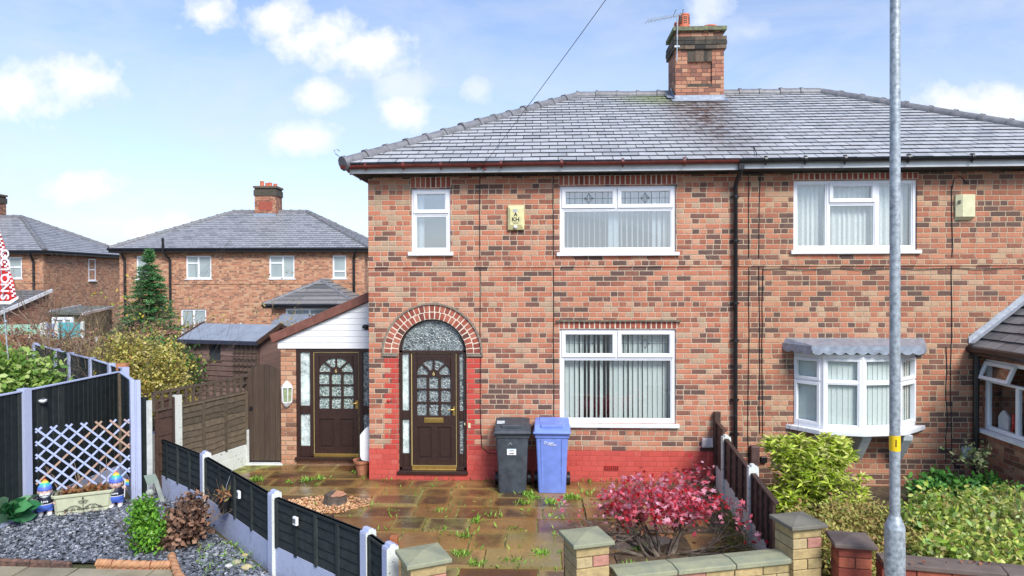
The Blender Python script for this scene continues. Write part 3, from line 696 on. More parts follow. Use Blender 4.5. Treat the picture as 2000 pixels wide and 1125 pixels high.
# bow window
BP = [(6.86,0.02),(7.19,-.35),(7.74,-.46),(8.33,-.36),(8.79,0.02)]
bow = MB(); poly = [(p[0], p[1]) for p in BP]
bow.prism([(6.74,0.0),(7.1,-.44),(7.72,-.56),(8.4,-.45),(8.93,0.0)], .885, .955, 'z')
bw_ = bow.build('bow_window', M_sill, house); bevel(bw_, .008)
bt = MB(); bt.prism(poly, 2.05, 2.12, 'z'); bt.build('head_board', M_pvc, bw_)
for i in range(4):
    p, q = Vector((*BP[i], 0)), Vector((*BP[i+1], 0)); ln = (q-p).length; ang = math.atan2(q.y-p.y, q.x-p.x)
    Mx = T(p.x, p.y, 0, ang)
    z0, z1, zt = .958, 2.06, 1.68
    op = i in (0, 3)
    e0, e1 = (.03, .05) if i == 0 else (.05, .03) if i == 3 else (.05, .05)
    ls = [(e0, ln-e1, z0+.05, zt-.012, op), (e0, ln-e1, zt+.02, z1-.02, op)]
    fm = MB(Mx); frame_rect(fm, 0, ln, z0, z1, .05, 0, .07); gl = MB(Mx)
    for (a, b_, c, d, o_) in ls:
        g = .045 if o_ else .02
        frame_rect(fm, a, b_, c, d, g, -.014 if o_ else .01, .06); gl.add([(a+g,.03,c+g),(b_-g,.03,c+g),(b_-g,.03,d-g),(a+g,.03,d-g)], [(0,1,2,3)])
    fm.box(e0, ln-e1, .005, .065, zt-.013, zt+.021)
    if i < 3: fm.tube([(ln,.03,z0),(ln,.03,z1)], .035, 8)
    f_ = fm.build('window', M_pvc, bw_); bevel(f_, .004); gl.build('pane', M_glassb2, bw_)
    k = MB(Mx); x = .02
    while x < ln-.01:
        a = .12; k.add([(x-.042*cos(a),.08-.042*sin(a),z0+.02),(x+.042*cos(a),.08+.042*sin(a),z0+.02),(x+.042*cos(a),.08+.042*sin(a),z1-.02),(x-.042*cos(a),.08-.042*sin(a),z1-.02)], [(0,1,2,3)]); x += .08
    k.build('blind', M_blind, bw_)
r = MB(); r.add([(6.8,.3,.8),(8.9,.3,.8),(8.9,.3,2.2),(6.8,.3,2.2),(6.8,1.2,.8),(8.9,1.2,.8),(8.9,1.2,2.2),(6.8,1.2,2.2)], [(4,5,6,7),(0,1,5,4),(3,7,6,2),(0,4,7,3),(1,2,6,5)]); r.build('room_lining', M_room, bw_)
cn = MB(); cn.add([(6.74,0,2.335),(8.9,0,2.335),(8.93,0,2.25),(6.7,0,2.25),(7.0,-.5,2.26),(8.6,-.5,2.26)], [(0,1,5,4),(0,4,3),(1,2,5)])
cn.prism([(6.69,0.0),(6.95,-.52),(8.62,-.52),(8.94,0.0)], 2.2, 2.262, 'z')
c_ = cn.build('canopy', M_lead, bw_)
sc = MB()
for (p, q) in (((6.70,-.01),(6.955,-.515)),((6.955,-.525),(8.615,-.525)),((8.615,-.515),(8.93,-.01))):
    p, q = Vector((*p, 0)), Vector((*q, 0)); n = max(3, round((q-p).length/.17)); d = (q-p)/n
    for i in range(n):
        pts = [(0,2.2)] + [(t_, 2.125+.035*(1-abs(sin(pi*t_)))) for t_ in (0,.15,.3,.5,.7,.85,1)] + [(1,2.2)]
        A_ = p+d*i; nn = Vector((d.y,-d.x,0)).normalized()*.012
        vs = [A_+d*t_+Vector((0,0,z_)) for t_, z_ in pts] + [A_+d*t_+nn+Vector((0,0,z_)) for t_, z_ in pts]; m_ = len(pts)
        sc.add(vs, [tuple(range(m_)), tuple(range(2*m_-1, m_-1, -1))] + [(i_, (i_+1) % m_, (i_+1) % m_+m_, i_+m_) for i_ in range(m_)])
sc.build('lead_apron', M_lead, bw_)
for x in (7.25, 7.83, 8.45):
    k = MB(); k.prism([(0,.88),(-.42,.88),(-.4,.8),(-.09,.42),(0,.42)], x-.07, x+.07, 'x'); bevel(k.build('bracket', mat('painted_bracket', (.5,.55,.56), .6, .15, 12, .2), bw_), .008)
# main doors
def arch_door(root, x0, z0, W_, H_, y, M=None, letter=True, gm=None):
    """panelled door with a 3 x 3 grid of panes under a four-light arch"""
    fx = lambda a: x0+W_*(a-205)/255; fz = lambda a: z0+H_*(1035-a)/700
    D = MB(M)
    gm = gm or M_obs
    D.box(x0, x0+W_, y+.02, y+.05, z0, fz(722))
    def mem(a, b_, c, d, pr=0): D.box(fx(a), fx(b_), y-pr, y+.05, fz(d), fz(c))
    mem(205, 233, 335, 1035); mem(430, 460, 335, 1035); mem(233, 430, 335, 360)
    mem(233, 430, 718, 788); mem(233, 430, 985, 1035); mem(316, 354, 788, 985)
    mem(233, 430, 466, 478); mem(233, 430, 551, 561, -.004); mem(233, 430, 633, 644, -.004); mem(291, 304, 478, 718); mem(359, 372, 478, 718)
    for (a, b_) in ((241, 308), (362, 428)): D.box(fx(a)+.012, fx(b_)-.012, y+.006, y+.03, fz(972), fz(800))
    cx_, cz_, R = fx(331), fz(466), W_*97/255; k = H_/700/(W_/255); n = 16
    P = [(cx_-R*cos(pi*i/n), cz_+R*k*sin(pi*i/n)) for i in range(n+1)]; zt = fz(360)
    for i in range(n): D.prism([P[i], P[i+1], (P[i+1][0], zt), (P[i][0], zt)], y, y+.05)
    r_ = R*.36; D.prism([(cx_-r_*cos(pi*i/8), cz_+r_*k*sin(pi*i/8)) for i in range(9)], y, y+.05)
    for a in (45, 90, 135): D.bar((cx_+r_*.9*cos(radians(a)), y+.025, cz_+r_*.9*k*sin(radians(a))), (cx_+R*cos(radians(a)), y+.025, cz_+R*k*sin(radians(a))), .03, .05, (0,1,0))
    dr = D.build('door', M_brown, root); bevel(dr, .004, 1)
    g = MB(M); g.add([(fx(233),y+.034,fz(722)),(fx(430),y+.034,fz(722)),(fx(430),y+.034,fz(360)),(fx(233),y+.034,fz(360))], [(0,1,2,3)]); g.build('pane', gm, dr)
    h = MB(M); h.box(fx(442), fx(456), y-.012, y-.001, fz(716), fz(660)); h.tube([(fx(449), y-.01, fz(678)), (fx(449), y-.045, fz(678)), (fx(415), y-.045, fz(680))], .009, 8); h.build('handle', M_gold, dr, smooth=True)
    if letter:
        l = MB(M); l.box(fx(275), fx(387), y-.014, y-.001, fz(762), fz(730)); l.box(fx(282), fx(380), y-.02, y-.013, fz(757), fz(735)); bevel(l.build('letter_plate', M_gold, dr), .003)
    s = MB(M); s.box(x0-.006, x0+W_+.006, y-.03, y+.0, z0-.03, z0+.03); s.box(x0, x0+W_, y-.045, y-.02, z0-.05, z0-.03); bevel(s.build('threshold', M_gold, dr), .005)
    t_ = MB(M); t_.box(x0-.012, x0-.003, y-.006, y+.01, z0, z0+H_+.01); t_.box(x0+W_+.003, x0+W_+.012, y-.006, y+.01, z0, z0+H_+.01); t_.box(x0, x0+W_, y-.006, y+.01, z0+H_+.003, z0+H_+.011); t_.build('draught_seal', M_brass2, dr)
    text('numeral', '6', cx_, y-.003, cz_-.005+H_*.012, .085, M_brass2, dr, M)
    return dr
def text(name, s, x, y, z, size, mt, parent, M=None, rot=0, bold=0, ext=.002, ax='y', rz=0, shear=0, sx=1):
    c = bpy.data.curves.new(name, 'FONT'); c.body = s; c.size = size; c.align_x = 'CENTER'; c.align_y = 'CENTER'; c.extrude = ext; c.offset = bold; c.shear = shear
    o = bpy.data.objects.new(name, c); COL.objects.link(o)
    dg = bpy.context.evaluated_depsgraph_get(); me = bpy.data.meshes.new_from_object(o.evaluated_get(dg)); bpy.data.objects.remove(o)
    R = (M or Matrix.Identity(4)) @ Matrix.Translation((x, y, z)) @ Matrix.Rotation(rz, 4, 'Z') @ Matrix.Rotation(pi/2, 4, 'X') @ Matrix.Rotation(rot, 4, 'Z') @ Matrix.Diagonal((sx, 1, 1, 1))
    off = Vector((0,0,0)); p = parent
    while p: off += p.location; p = p.parent
    me.transform(Matrix.Translation(-off) @ R); me.materials.clear(); me.materials.append(mt)
    o = bpy.data.objects.new(name, me); COL.objects.link(o); o.parent = parent; return o
DY = .06
ent = MB()
ent.box(DX0+.002, DX0+.055, DY-.02, DY+.08, .1, DSP); ent.box(DX1-.055, DX1-.002, DY-.02, DY+.08, .1, DSP)
ent.box(DX0+.055, DX1-.055, DY-.025, DY+.08, DSP-.01, DSP+.035); ent.box(DX0-.02, DX1+.02, DY-.11, DY+.08, .1, .15); ent.box(DX0, DX1, DY-.02, DY+.06, .15, .2)
ent.box(.655, .69, DY-.02, DY+.08, .2, DSP-.01); ent.box(1.44, 1.49, DY-.02, DY+.08, .2, DSP-.01)
for a, b_ in ((DX0+.055, .655), (1.49, DX1-.055)):
    ent.box(a, b_, DY-.005, DY+.07, .98, 1.13); ent.box(a, b_, DY-.005, DY+.07, .2, .42)
n = 24
for i in range(n):
    a0, a1 = pi*i/n, pi*(i+1)/n; P_ = lambda r, a: (DCX-r*cos(a), DSP+.03+r*sin(a)*.975)
    ent.prism([P_(DR-.05,a0), P_(DR-.05,a1), P_(DR-.002,a1), P_(DR-.002,a0)], DY-.02, DY+.08)
ed = ent.build('door_frame', M_brown, house); bevel(ed, .005, 1)
g = MB(); g.prism([(DCX-(DR-.03)*cos(pi*i/n), DSP+.03+(DR-.03)*.975*sin(pi*i/n)) for i in range(n+1)], DY+.02, DY+.024); g.build('fanlight', M_obs, ed)
g = MB(); g.box(DX0+.05, .66, DY+.02, DY+.024, .4, DSP); g.build('side_light', M_obsl, ed)
g = MB(); g.box(1.485, DX1-.05, DY+.02, DY+.024, .4, DSP); g.build('side_light', M_obs, ed)
arch_door(house, .703, .2, .725, 1.87, DY)
# services on the facade
def cable(root, pts, r=.006, m_=None, name='cable'):
    b = MB(); b.tube(pts, r, 5); return b.build(name, m_ or M_black, root)
def wob(x, za, zb, y=-.008, n=9, a=.006): return [(x+random.uniform(-a,a), y, za+(zb-za)*i/n) for i in range(n+1)]
cable(house, wob(1.84, 5.0, 1.2)+[(1.845,-.012,.8),(1.86,-.014,.55),(1.95,-.014,.46),(2.15,-.014,.44)])
cable(house, wob(3.035, 5.0, .95)); 
gx = lambda px, py: at(px, py, y=0)
for px, a, b_ in ((1462,4.97,.3),(1483,4.97,.8),(1489,3.45,.75),(1858,4.75,.5),(1849,2.2,.35)):
    x = gx(px, 600).x; cable(house, wob(x, a, b_, a=.012))
x0_, x1_ = gx(1489,600).x, 10.6
cable(house, [(x0_+(x1_-x0_)*i/14, -.02, 3.44+.012*sin(i*2.1)) for i in range(15)])
x = gx(1858,600).x; cable(house, [(x,-.012,4.7),(x+.03,-.012,4.86),(x+.1,-.012,4.9),(x+.17,-.012,4.85),(x+.22,-.012,4.78)])
cable(house, [(x,-.012,.52),(x+.03,-.014,.36),(x+.09,-.014,.3),(x+.2,-.014,.3)], .009)
def grille(root, x0, x1, z0, z1, mt, holes=(7,3), y=-.012):
    b = MB(); b.box(x0, x1, y, 0, z0, z1, 0); nx, nz = holes
    for i in range(nx):
        for j in range(nz):
            cx_, cz_ = x0+(x1-x0)*(i+.5)/nx, z0+(z1-z0)*(j+.5)/nz; b.box(cx_-.009, cx_+.009, y-.002, y+.001, cz_-.007, cz_+.007, 1)
    return b.build('air_brick', [mt, M_ink], root)
M_redf = mat('red_paint', (.45,.03,.022), .55, .15, 9, .3)
grille(house, 3.85, 4.08, .19, .262, M_redf, y=-.018); grille(house, 5.1, 5.31, .165, .235, M_redf, (8,3), y=-.018); grille(house, 8.97, 9.17, .04, .185, mat('clay_airbrick', (.14,.06,.05), .9), (7,5))
b = MB(); b.box(5.41, 5.58, -.07, 0, .585, .73); b.box(5.425, 5.565, -.078, -.069, .6, .72); bevel(b.build('flue_cover', mat('pinkish_plastic', (.62,.56,.56), .5, .05), house), .006)
b = MB(); b.box(9.48, 9.62, -.06, 0, .45, .62); bevel(b.build('junction_box', mat('pale_blue_box', (.45,.52,.6), .5, .05), house), .012)
b = MB(); b.box(6.17, 6.31, -.1, 0, .3, .62); bevel(b.build('cable_cover', mat('brown_plastic_cover', (.09,.05,.045), .6, .2), house), .02)
b = MB(); b.box(6.34, 6.44, -.06, 0, .34, .44); bevel(b.build('junction_box', M_black, house), .01)
b = MB(); b.lathe([(.03,0),(.032,.01),(.02,.016),(.02,.022),(.008,.026)], (0,0,0), 14)
b.v = [Vector((.325+p.x, -.006-p.z, 1.3+p.y)) for p in b.v]; b.build('door_bell', M_redf, house, smooth=True)
b = MB(); b.box(1.635,1.675,-.02,-.004,.86+.0,.94); b.box(1.57,1.585,-.0,.03,.9,.94); bevel(b.build('bell_push', M_cream2, house), .004)
# eaves: fascia, soffit, gutters, downpipe
ZE = 5.13
b = MB(); b.box(-.22, XP-.03, -.3, -.275, 4.985, 5.135); b.box(-.22, -.2, -.275, HB+.25, 4.985, 5.135)
bevel(b.build('fascia', M_fascia, house), .004)
b = MB(); b.box(XP-.03, XE+.22, -.312, -.275, 5.0, 5.14); b.box(XE+.2, XE+.22, -.275, HB+.25, 5.0, 5.14); b.box(-.22, XE+.2, HB+.25, HB+.27, 5.0, 5.14); bevel(b.build('fascia', M_fascia, house), .004)
b = MB(); b.box(-.2, XE+.2, -.274, HB+.249, 4.995, 5.02); b.build('soffit', M_soffit, house)
def gutter(root, a, b_, mt, r=.055):
    A, B_ = Vector(a), Vector(b_); g = MB(); d = (B_-A).normalized(); sd = d.cross(Vector((0,0,1))); n = max(2, int((B_-A).length/.9))
    vs, fs = [], []; m_ = 9
    for i in range(n+1):
        p = A+(B_-A)*i/n + Vector((0,0,random.uniform(-.006,.006)))
        for k in range(m_):
            t_ = pi+pi*k/(m_-1); vs.append(p+sd*cos(t_)*r+Vector((0,0,sin(t_)*r)))
        for k in range(m_):
            t_ = 2*pi-pi*k/(m_-1); vs.append(p+sd*cos(t_)*(r-.006)+Vector((0,0,sin(t_)*(r-.006)+.001)))
    q = 2*m_
    for i in range(n):
        for k in range(q): fs.append((i*q+k, i*q+(k+1) % q, (i+1)*q+(k+1) % q, (i+1)*q+k))
    fs.append(tuple(range(q))); fs.append(tuple(n*q+k for k in range(q)))
    g.add(vs, fs)
    ln = (B_-A).length; x = .4
    while x < ln:
        c = A+d*x; g.tube([c+Vector((0,0,-r-.006)), c+Vector((0,0,-r-.035))-sd*0], .012, 6); g.tube([c-d*.02+Vector((0,0,-.005)), c+d*.02+Vector((0,0,-.005))], r+.005, 12); x += .95 if x > 1 else .6
    return g.build('gutter', mt, root, smooth=True)
gutter(house, (-.34,-.355,5.105), (XP-.06,-.355,5.13), M_gutr)['label'] = 'red-brown half-round gutter'
gutter(house, (XP-.05,-.36,5.13), (XE+.35,-.36,5.145), M_black)['label'] = 'black half-round gutter'
gutter(house, (-.29,-.4,5.1), (-.29,HB+.3,5.1), M_gutr)
b = MB(); b.box(5.9, 5.98, -.38, -.31, 4.98, 5.09)
b.tube([(5.94,-.34,5.0),(5.94,-.33,4.96),(5.935,-.12,4.84),(5.93,-.07,4.76),(5.93,-.07,.0)], .034, 10)
for z in (4.6, 3.9, 2.9, 2.3, 1.35, .8): b.tube([(5.93,-.07,z-.02),(5.93,-.07,z+.02)], .042, 10); b.box(5.86,6.0,-.04,-.0,z-.012,z+.012)
b.build('downpipe', M_black, house, smooth=True)
roof(house, -.3, XE+.3, -.38, HB+.3, ZE, 3.6, 8.8, 3.8, 7.24, M_slate, .215, .285)
b = MB(); b.tube([(-.36,-.4,5.25),(-.4,-.44,5.28),(-.42,-.46,5.33),(-.38,-.42,5.36),(-.35,-.39,5.33)], .008, 6); b.build('hip_iron', M_galv, house)
# chimney
ch = MB(); CX0, CX1, CYA, CYB = 5.64, 6.64, 3.35, 4.15
def ring(mb, x0, x1, y0, y1, z0, z1): mb.box(x0, x1, y0, y1, z0, z1)
# body with a sunk panel in the front face
rx0, rx1, rz0, rz1 = 5.885, 6.395, 7.33, 7.82
ch.box(CX0, CX1, CYA+.04, CYB, 6.6, 8.07)
ch.box(CX0, rx0, CYA, CYA+.04, 6.6, 8.07); ch.box(rx1, CX1, CYA, CYA+.04, 6.6, 8.07); ch.box(rx0, rx1, CYA, CYA+.04, 6.6, rz0); ch.box(rx0, rx1, CYA+.004, CYA+.04, rz1, 8.07)
ch.box(CX0+.02, CX1-.02, CYA+.02, CYB-.02, 8.34, 8.46)
chim = ch.build('chimney', M_chim, house)
cc = MB()
def brickring(mb, x0, x1, y0, y1, z0, z1, L_=.23):
    n = round((x1-x0)/L_)
    for i in range(n):
        a = x0+(x1-x0)*i/n; b_ = x0+(x1-x0)*(i+1)/n; mb.box(a+.003, b_-.003, y0, y0+.1, z0+.003, z1-.003); mb.box(a+.003, b_-.003, y1-.1, y1, z0+.003, z1-.003)
    m_ = round((y1-y0-.2)/L_)
    for i in range(m_):
        a = y0+.1+(y1-y0-.2)*i/m_; b_ = y0+.1+(y1-y0-.2)*(i+1)/m_; mb.box(x0, x0+.1, a+.003, b_-.003, z0+.003, z1-.003); mb.box(x1-.1, x1, a+.003, b_-.003, z0+.003, z1-.003)
    mb.box(x0+.05, x1-.05, y0+.008, y1-.008, z0, z1)
for k, (g_, z0, z1) in enumerate(((.045,8.07,8.155),(.055,8.157,8.245),(.05,8.247,8.335))): brickring(cc, CX0-g_, CX1+g_, CYA-g_, CYB+g_, z0, z1)
ck = cc.build('corbel', M_darkbrick, chim); bevel(ck, .004, 1)
cc = MB(); cc.box(CX0-.05, CX1+.05, CYA-.05, CYB+.05, 8.46, 8.54); cc.add([(CX0-.02,CYA-.02,8.54),(CX1+.02,CYA-.02,8.54),(CX1+.02,CYB+.02,8.54),(CX0-.02,CYB+.02,8.54),(5.9,3.6,8.6),(6.4,3.6,8.6),(6.4,3.9,8.6),(5.9,3.9,8.6)], [(0,1,5,4),(1,2,6,5),(2,3,7,6),(3,0,4,7),(4,5,6,7)])
cc.build('capping', mat('mossy_mortar', (.17,.16,.13), .95, .4, 12, .8, 30, c2=(.22,.25,.12)), chim)
cc = MB(); n = 6
for i in range(n): cc.box(rx0+(rx1-rx0)*i/n+.004, rx0+(rx1-rx0)*(i+1)/n-.004, CYA-.003, CYA+.02, rz1, 8.065)
cc.build('panel_lintel', M_darkbrick, chim); cc = MB(); cc.box(rx0, rx1, CYA-.004, CYA+.035, rz0-.03, rz0+.03); cc.build('panel_sill', M_darkbrick, chim)
cc = MB(); cc.add([(CX0-.02,CYA-.02,6.88),(CX1+.02,CYA-.02,6.88),(CX1+.02,CYA-.02,7.12),(CX0-.02,CYA-.02,7.12),(CX0-.1,CYA-.24,6.94),(CX1+.06,CYA-.24,6.94),(CX1+.06,CYA-.02,7.05),(CX0-.1,CYA-.02,7.05)], [(0,1,2,3),(4,5,6,7)])
cc.add([(CX0-.02,CYA-.02,7.12),(CX0-.02,3.8,7.42),(CX0-.02,3.8,7.2),(CX0-.02,CYA-.02,6.98)], [(0,1,2,3)]); cc.add([(CX0-.16,CYA-.02,7.07),(CX0-.02,CYA-.02,7.07),(CX0-.02,3.8,7.3),(CX0-.16,3.8,7.29)], [(0,1,2,3)])
cc.build('flashing', M_lead, chim)
def pot(root, x, y, z, h, r=.115, louv=True):
    b = MB(); b.lathe([(r*1.15,0),(r*1.1,.05),(r,.07),(r*.97,h-.03),(r*1.02,h-.03),(r*.98,h),(r*.7,h)], (x,y,z), 16, 0)
    if louv:
        for zz in (.14,.18,.22,.26):
            if zz < h-.05:
                for k in range(7):
                    a = 2*pi*k/7+.3; b.bar((x+cos(a-.28)*r*.985, y+sin(a-.28)*r*.985, z+zz), (x+cos(a+.28)*r*.985, y+sin(a+.28)*r*.985, z+zz), .012, .018, mi=1)
    return b.build('chimney_pot', [M_potred, M_ink], root, smooth=True)
pot(chim, 5.87, 3.6, 8.55, .34); pot(chim, 5.84, 3.95, 8.55, .3); pot(chim, 6.42, 3.65, 8.52, .13, .15, False); pot(chim, 6.45, 3.95, 8.52, .13, .15, False)
# aerial on the stack
ae = thing('television_aerial', 'many-element television aerial clamped to the left corner of the near chimney', 'aerial', (5.6,3.3,7.9))
p0 = at(1322,120,y=3.28); p1 = at(1323,33,y=3.28)
b = MB(); b.tube([p0, p1], .014, 8); b.box(p0.x-.05, p0.x+.06, 3.27, 3.32, 8.1, 8.14); b.build('mast', M_galv, ae)
a, c = at(1262,42,y=3.15), at(1330,29,y=3.35)
b = MB(); b.tube([a, c], .009, 6)
for i in range(11):
    q = a+(c-a)*(i+.3)/11; b.tube([q+Vector((.02,-.16,0)), q+Vector((-.02,.16,.01))], .005, 4)
b.tube([at(1318,34,y=3.3)+Vector((0,-.2,.1)), at(1318,34,y=3.3)+Vector((0,.2,.1))], .008, 5); b.tube([at(1330,29,y=3.3)+Vector((.02,-.16,.07)), at(1330,29,y=3.3)+Vector((.02,.16,-.07))], .01, 5); b.build('boom', M_galv, ae)
cable(house, [at(1310,200,y=3.2)+Vector((0,0,.03)), at(1290,215,y=2.9), at(1245,255,y=2.2)+Vector((0,0,.02)), at(1180,275,y=1.4)+Vector((0,0,.02)), at(1130,292,y=.5)+Vector((0,0,.02)), at(1105,318,y=-.42), at(1096,335,y=-.05)], .009, None, 'aerial_cable')
cable(house, [at(1418,195,y=3.3), at(1440,222,y=2.6), at(1462,262,y=1.2), at(1478,300,y=-.35), at(1478,318,y=-.33)], .007, None, 'aerial_cable')
# overhead telephone line
pa, pb = at(938,330,y=-.33), at(1165,0,d=7.5)
dirv = (pb-pa); ln = MB(); ln.tube([pa+dirv*t_ + Vector((0,0,-.25*t_*(3.2-t_)*.25)) for t_ in (0,.3,.6,.9,1.2,1.6,2.2,3.2)], .004, 5)
tag(ln.build('telephone_cable', M_black), 'thin black overhead telephone line rising from the eaves into the sky', 'cable')
br = MB(); br.box(1.73,1.82,-.33,-.3,5.03,5.12); br.tube([(1.9,-.33,5.08),(1.96,-.36,5.02)], .02, 6); br.build('cable_bracket', M_gutr, house)
# alarm boxes
al = thing('alarm_box', 'yellowed alarm box lettered A KH between the upstairs windows', 'alarm box', (2.43,0,4.29))
b = MB(); b.box(2.297,2.563,-.05,0,4.093,4.486); b.add([(2.297,-.05,4.093),(2.563,-.05,4.093),(2.563,-.05,4.486),(2.297,-.05,4.486),(2.34,-.085,4.17),(2.52,-.085,4.17),(2.52,-.085,4.42),(2.34,-.085,4.42)], [(0,1,5,4),(1,2,6,5),(2,3,7,6),(3,0,4,7),(4,5,6,7)])
bevel(b.build('case', M_cream, al), .004)
b = MB(); b.ball((2.42,-.07,4.135), .032, 12); b.build('strobe', M_white, al, smooth=True)
b = MB()
for s_ in (-1, 1):
    for k in range(3): b.bar((2.43+s_*.085,-.078,4.4-k*.022),(2.43+s_*.115,-.06,4.405-k*.022),.006,.006)
b.box(2.385,2.455,-.087,-.084,4.375,4.425,1); b.build('vent_slots', [M_ink, mat('grey_sticker', (.4,.42,.42), .6)], al)
text('lettering', 'A', 2.425, -.087, 4.335, .085, M_ink, al, bold=.002); text('lettering', 'KH', 2.425, -.087, 4.255, .092, M_ink, al, bold=.002); text('lettering', 'SECURITY', 2.43, -.087, 4.198, .02, M_ink, al)
b = MB(); xm, x1_ = 9.44, 9.634
b.prism([(9.358,0),(9.358,-.03),(xm,-.085),(x1_,-.075),(x1_,0)], 4.25, 4.6, 'z')
b.add([(9.358,0,4.25),(9.358,-.03,4.25),(xm,-.085,4.25),(x1_,-.075,4.25),(x1_,0,4.25),(9.36,0,4.2),(9.45,-.02,4.2),(x1_,0,4.2)], [(1,2,6,5),(2,3,7,6),(0,1,5),(3,4,7)])
na = thing('alarm_box', 'plain cream alarm box on the right-hand house wall', 'alarm box', (9.5,0,4.4)); bevel(b.build('case', M_cream2, na), .004)
b = MB()
for k in range(3): b.box(9.385,9.42,-.075,-.05,4.5-k*.02,4.507-k*.02)
b.build('vent_slots', M_ink, na)
# ------------------------------------------------------------------ side porch
PY = .85
porch = thing('side_porch', 'white panelled lean-to porch with brown door on the left side of the house', 'porch', (-1,PY,0))
b = MB(); b.box(-1.81,-1.535,PY,PY+.22,-.05,2.08); b.box(-1.81,-1.6,PY+.22,PY+3,-.05,2.08); b.box(-1.535,-.0,PY+.03,PY+.2,-.05,.09)
b.build('wall', M_brickp, porch)
b = MB(); gz = lambda x: 2.2+(x+1.85)*.425
n = 9; zs = [2.075+i*.107 for i in range(n+1)]
for i in range(n):
    za, zb = zs[i], zs[i+1]-.006
    xa = max(-1.85, (za-2.2)/.425-1.85); xb_ = max(-1.85, (zb-2.2)/.425-1.85)
    b.prism([(xa,za),(0,za),(0,zb),(xb_,zb)], PY-.03+.001*(i % 2), PY+.02)
b.box(-1.83, 0, PY-.022, PY+.02, 2.07, 3.0) if False else None
b.build('cladding', M_white, porch)
b = MB(); b.prism([(-1.85,2.075),(0,2.075),(0,2.98),(-1.85,2.2)], PY-.012, PY+.02); b.build('cladding_backing', M_fascia, porch)
b = MB(); A0, A1 = Vector((-1.95,0,2.22)), Vector((.0,0,3.05)); n = 8; d = (A1-A0)/n; up_ = Vector((-.39,0,.92))
for i in range(n):
    p, q = A0+d*i, A0+d*(i+1)+d*.06; l = .006*(1-i % 2)
    b.add([(p.x+.03,PY-.1-l,p.z-.04),(q.x+.03,PY-.1-l,q.z-.04),(q.x-.03,PY-.1-l,q.z+.1),(p.x-.03,PY-.1-l,p.z+.1),(p.x+.03,PY+3,p.z-.04),(q.x+.03,PY+3,q.z-.04),(q.x-.03,PY+3,q.z+.1),(p.x-.03,PY+3,p.z+.1)],
          [(0,1,2,3),(3,2,6,7),(4,7,6,5),(0,3,7,4),(1,5,6,2),(0,4,5,1)])
bevel(b.build('roof', mat('brown_verge_tile', (.17,.065,.045), .55, .25, 7, .3), porch), .01)
fr = MB(); fr.box(-1.53,-.0,PY-.0,PY+.08,2.01,2.075); fr.box(-1.53,-1.46,PY,PY+.08,.1,2.01); fr.box(-1.285,-1.22,PY,PY+.08,.15,2.01); fr.box(-.405,-.33,PY,PY+.08,.15,2.01); fr.box(-.06,0,PY,PY+.08,.15,2.01)
fr.box(-1.55,0,PY-.06,PY+.08,.09,.14)
for a, c in ((-1.46,-1.285),(-.33,-.06)): fr.box(a,c,PY+.01,PY+.07,.9,1.05); fr.box(a,c,PY+.01,PY+.07,.14,.33)
pf = fr.build('door_frame', M_brown, porch); bevel(pf, .005, 1)
g = MB(); g.box(-1.47,-1.28,PY+.04,PY+.044,.3,2.02); g.build('side_light', M_obsl, pf); g = MB(); g.box(-.34,-.05,PY+.04,PY+.044,.3,2.02); g.build('side_light', M_obs, pf)
arch_door(porch, -1.213, .17, .8, 1.825, PY+.02, letter=False, gm=obscure('porch_patterned_glass', (.09,.13,.11), (.6,.66,.64), 20))
# bulkhead light on porch
b = MB(); c = at(714,638,y=PY-.05); b.ball(c, .055, 10, sc=(1.2,1,.7)); b.box(c.x-.02,c.x+.08,c.y,c.y+.05,c.z-.06,c.z-.03)
tag(b.build('porch_lamp', M_black, smooth=True), 'small black bulkhead lamp on the white porch cladding', 'lamp')
# wall lantern
lx, lz = -1.69, 1.25
la = thing('wall_lantern', 'white half-lantern with green glass on the porch brick pier', 'wall lamp', (lx,PY,lz))
b = MB(); pr = [(.085,.14),(.1,.1),(.07,.2),(.02,.24)]
b.lathe([(.1,.13),(.085,.18),(.04,.22),(.012,.25)], (lx,PY-.03,lz), 6); b.lathe([(.02,-.22),(.05,-.19),(.085,-.14),(.09,-.12)], (lx,PY-.03,lz), 6)
for k in range(6):
    a = 2*pi*k/6; b.tube([(lx+.085*cos(a),PY-.03+.085*sin(a),lz-.13),(lx+.095*cos(a),PY-.03+.095*sin(a),lz+.14)], .01, 5)
bevel(b.build('lantern_frame', M_white, la), .002, 1)
b = MB(); b.lathe([(.072,-.12),(.08,.13)], (lx,PY-.03,lz), 6); b.build('glass', mat('green_tinted_glass', (.3,.36,.2), .1, .3, 20, 0), la)
# white meter cabinet on the side wall, pot beneath
b = MB(); b.prism([(0,.22),(-.19,.26),(-.215,.32),(-.215,.68),(-.12,.8),(0,.82)], .2, .62, 'y')
tag(bevel(b.build('meter_cabinet', M_white), .008), 'white meter cabinet on the side wall beside the porch door', 'meter box')
tp = thing('terracotta_pot', 'terracotta plant pot on the ground under the white meter cabinet', 'plant pot', (-.2,.33,0))
b = MB(); b.lathe([(.09,0),(.13,.2),(.15,.2),(.158,.25),(.14,.25),(.13,.2),(.01,.19)], (-.2,.3,0), 20); b.build('pot', M_terr, tp, smooth=True)
b = MB(); b.lathe([(.13,.215),(.06,.225),(.005,.23)], (-.2,.3,0), 12); b.build('soil', M_soil, tp)
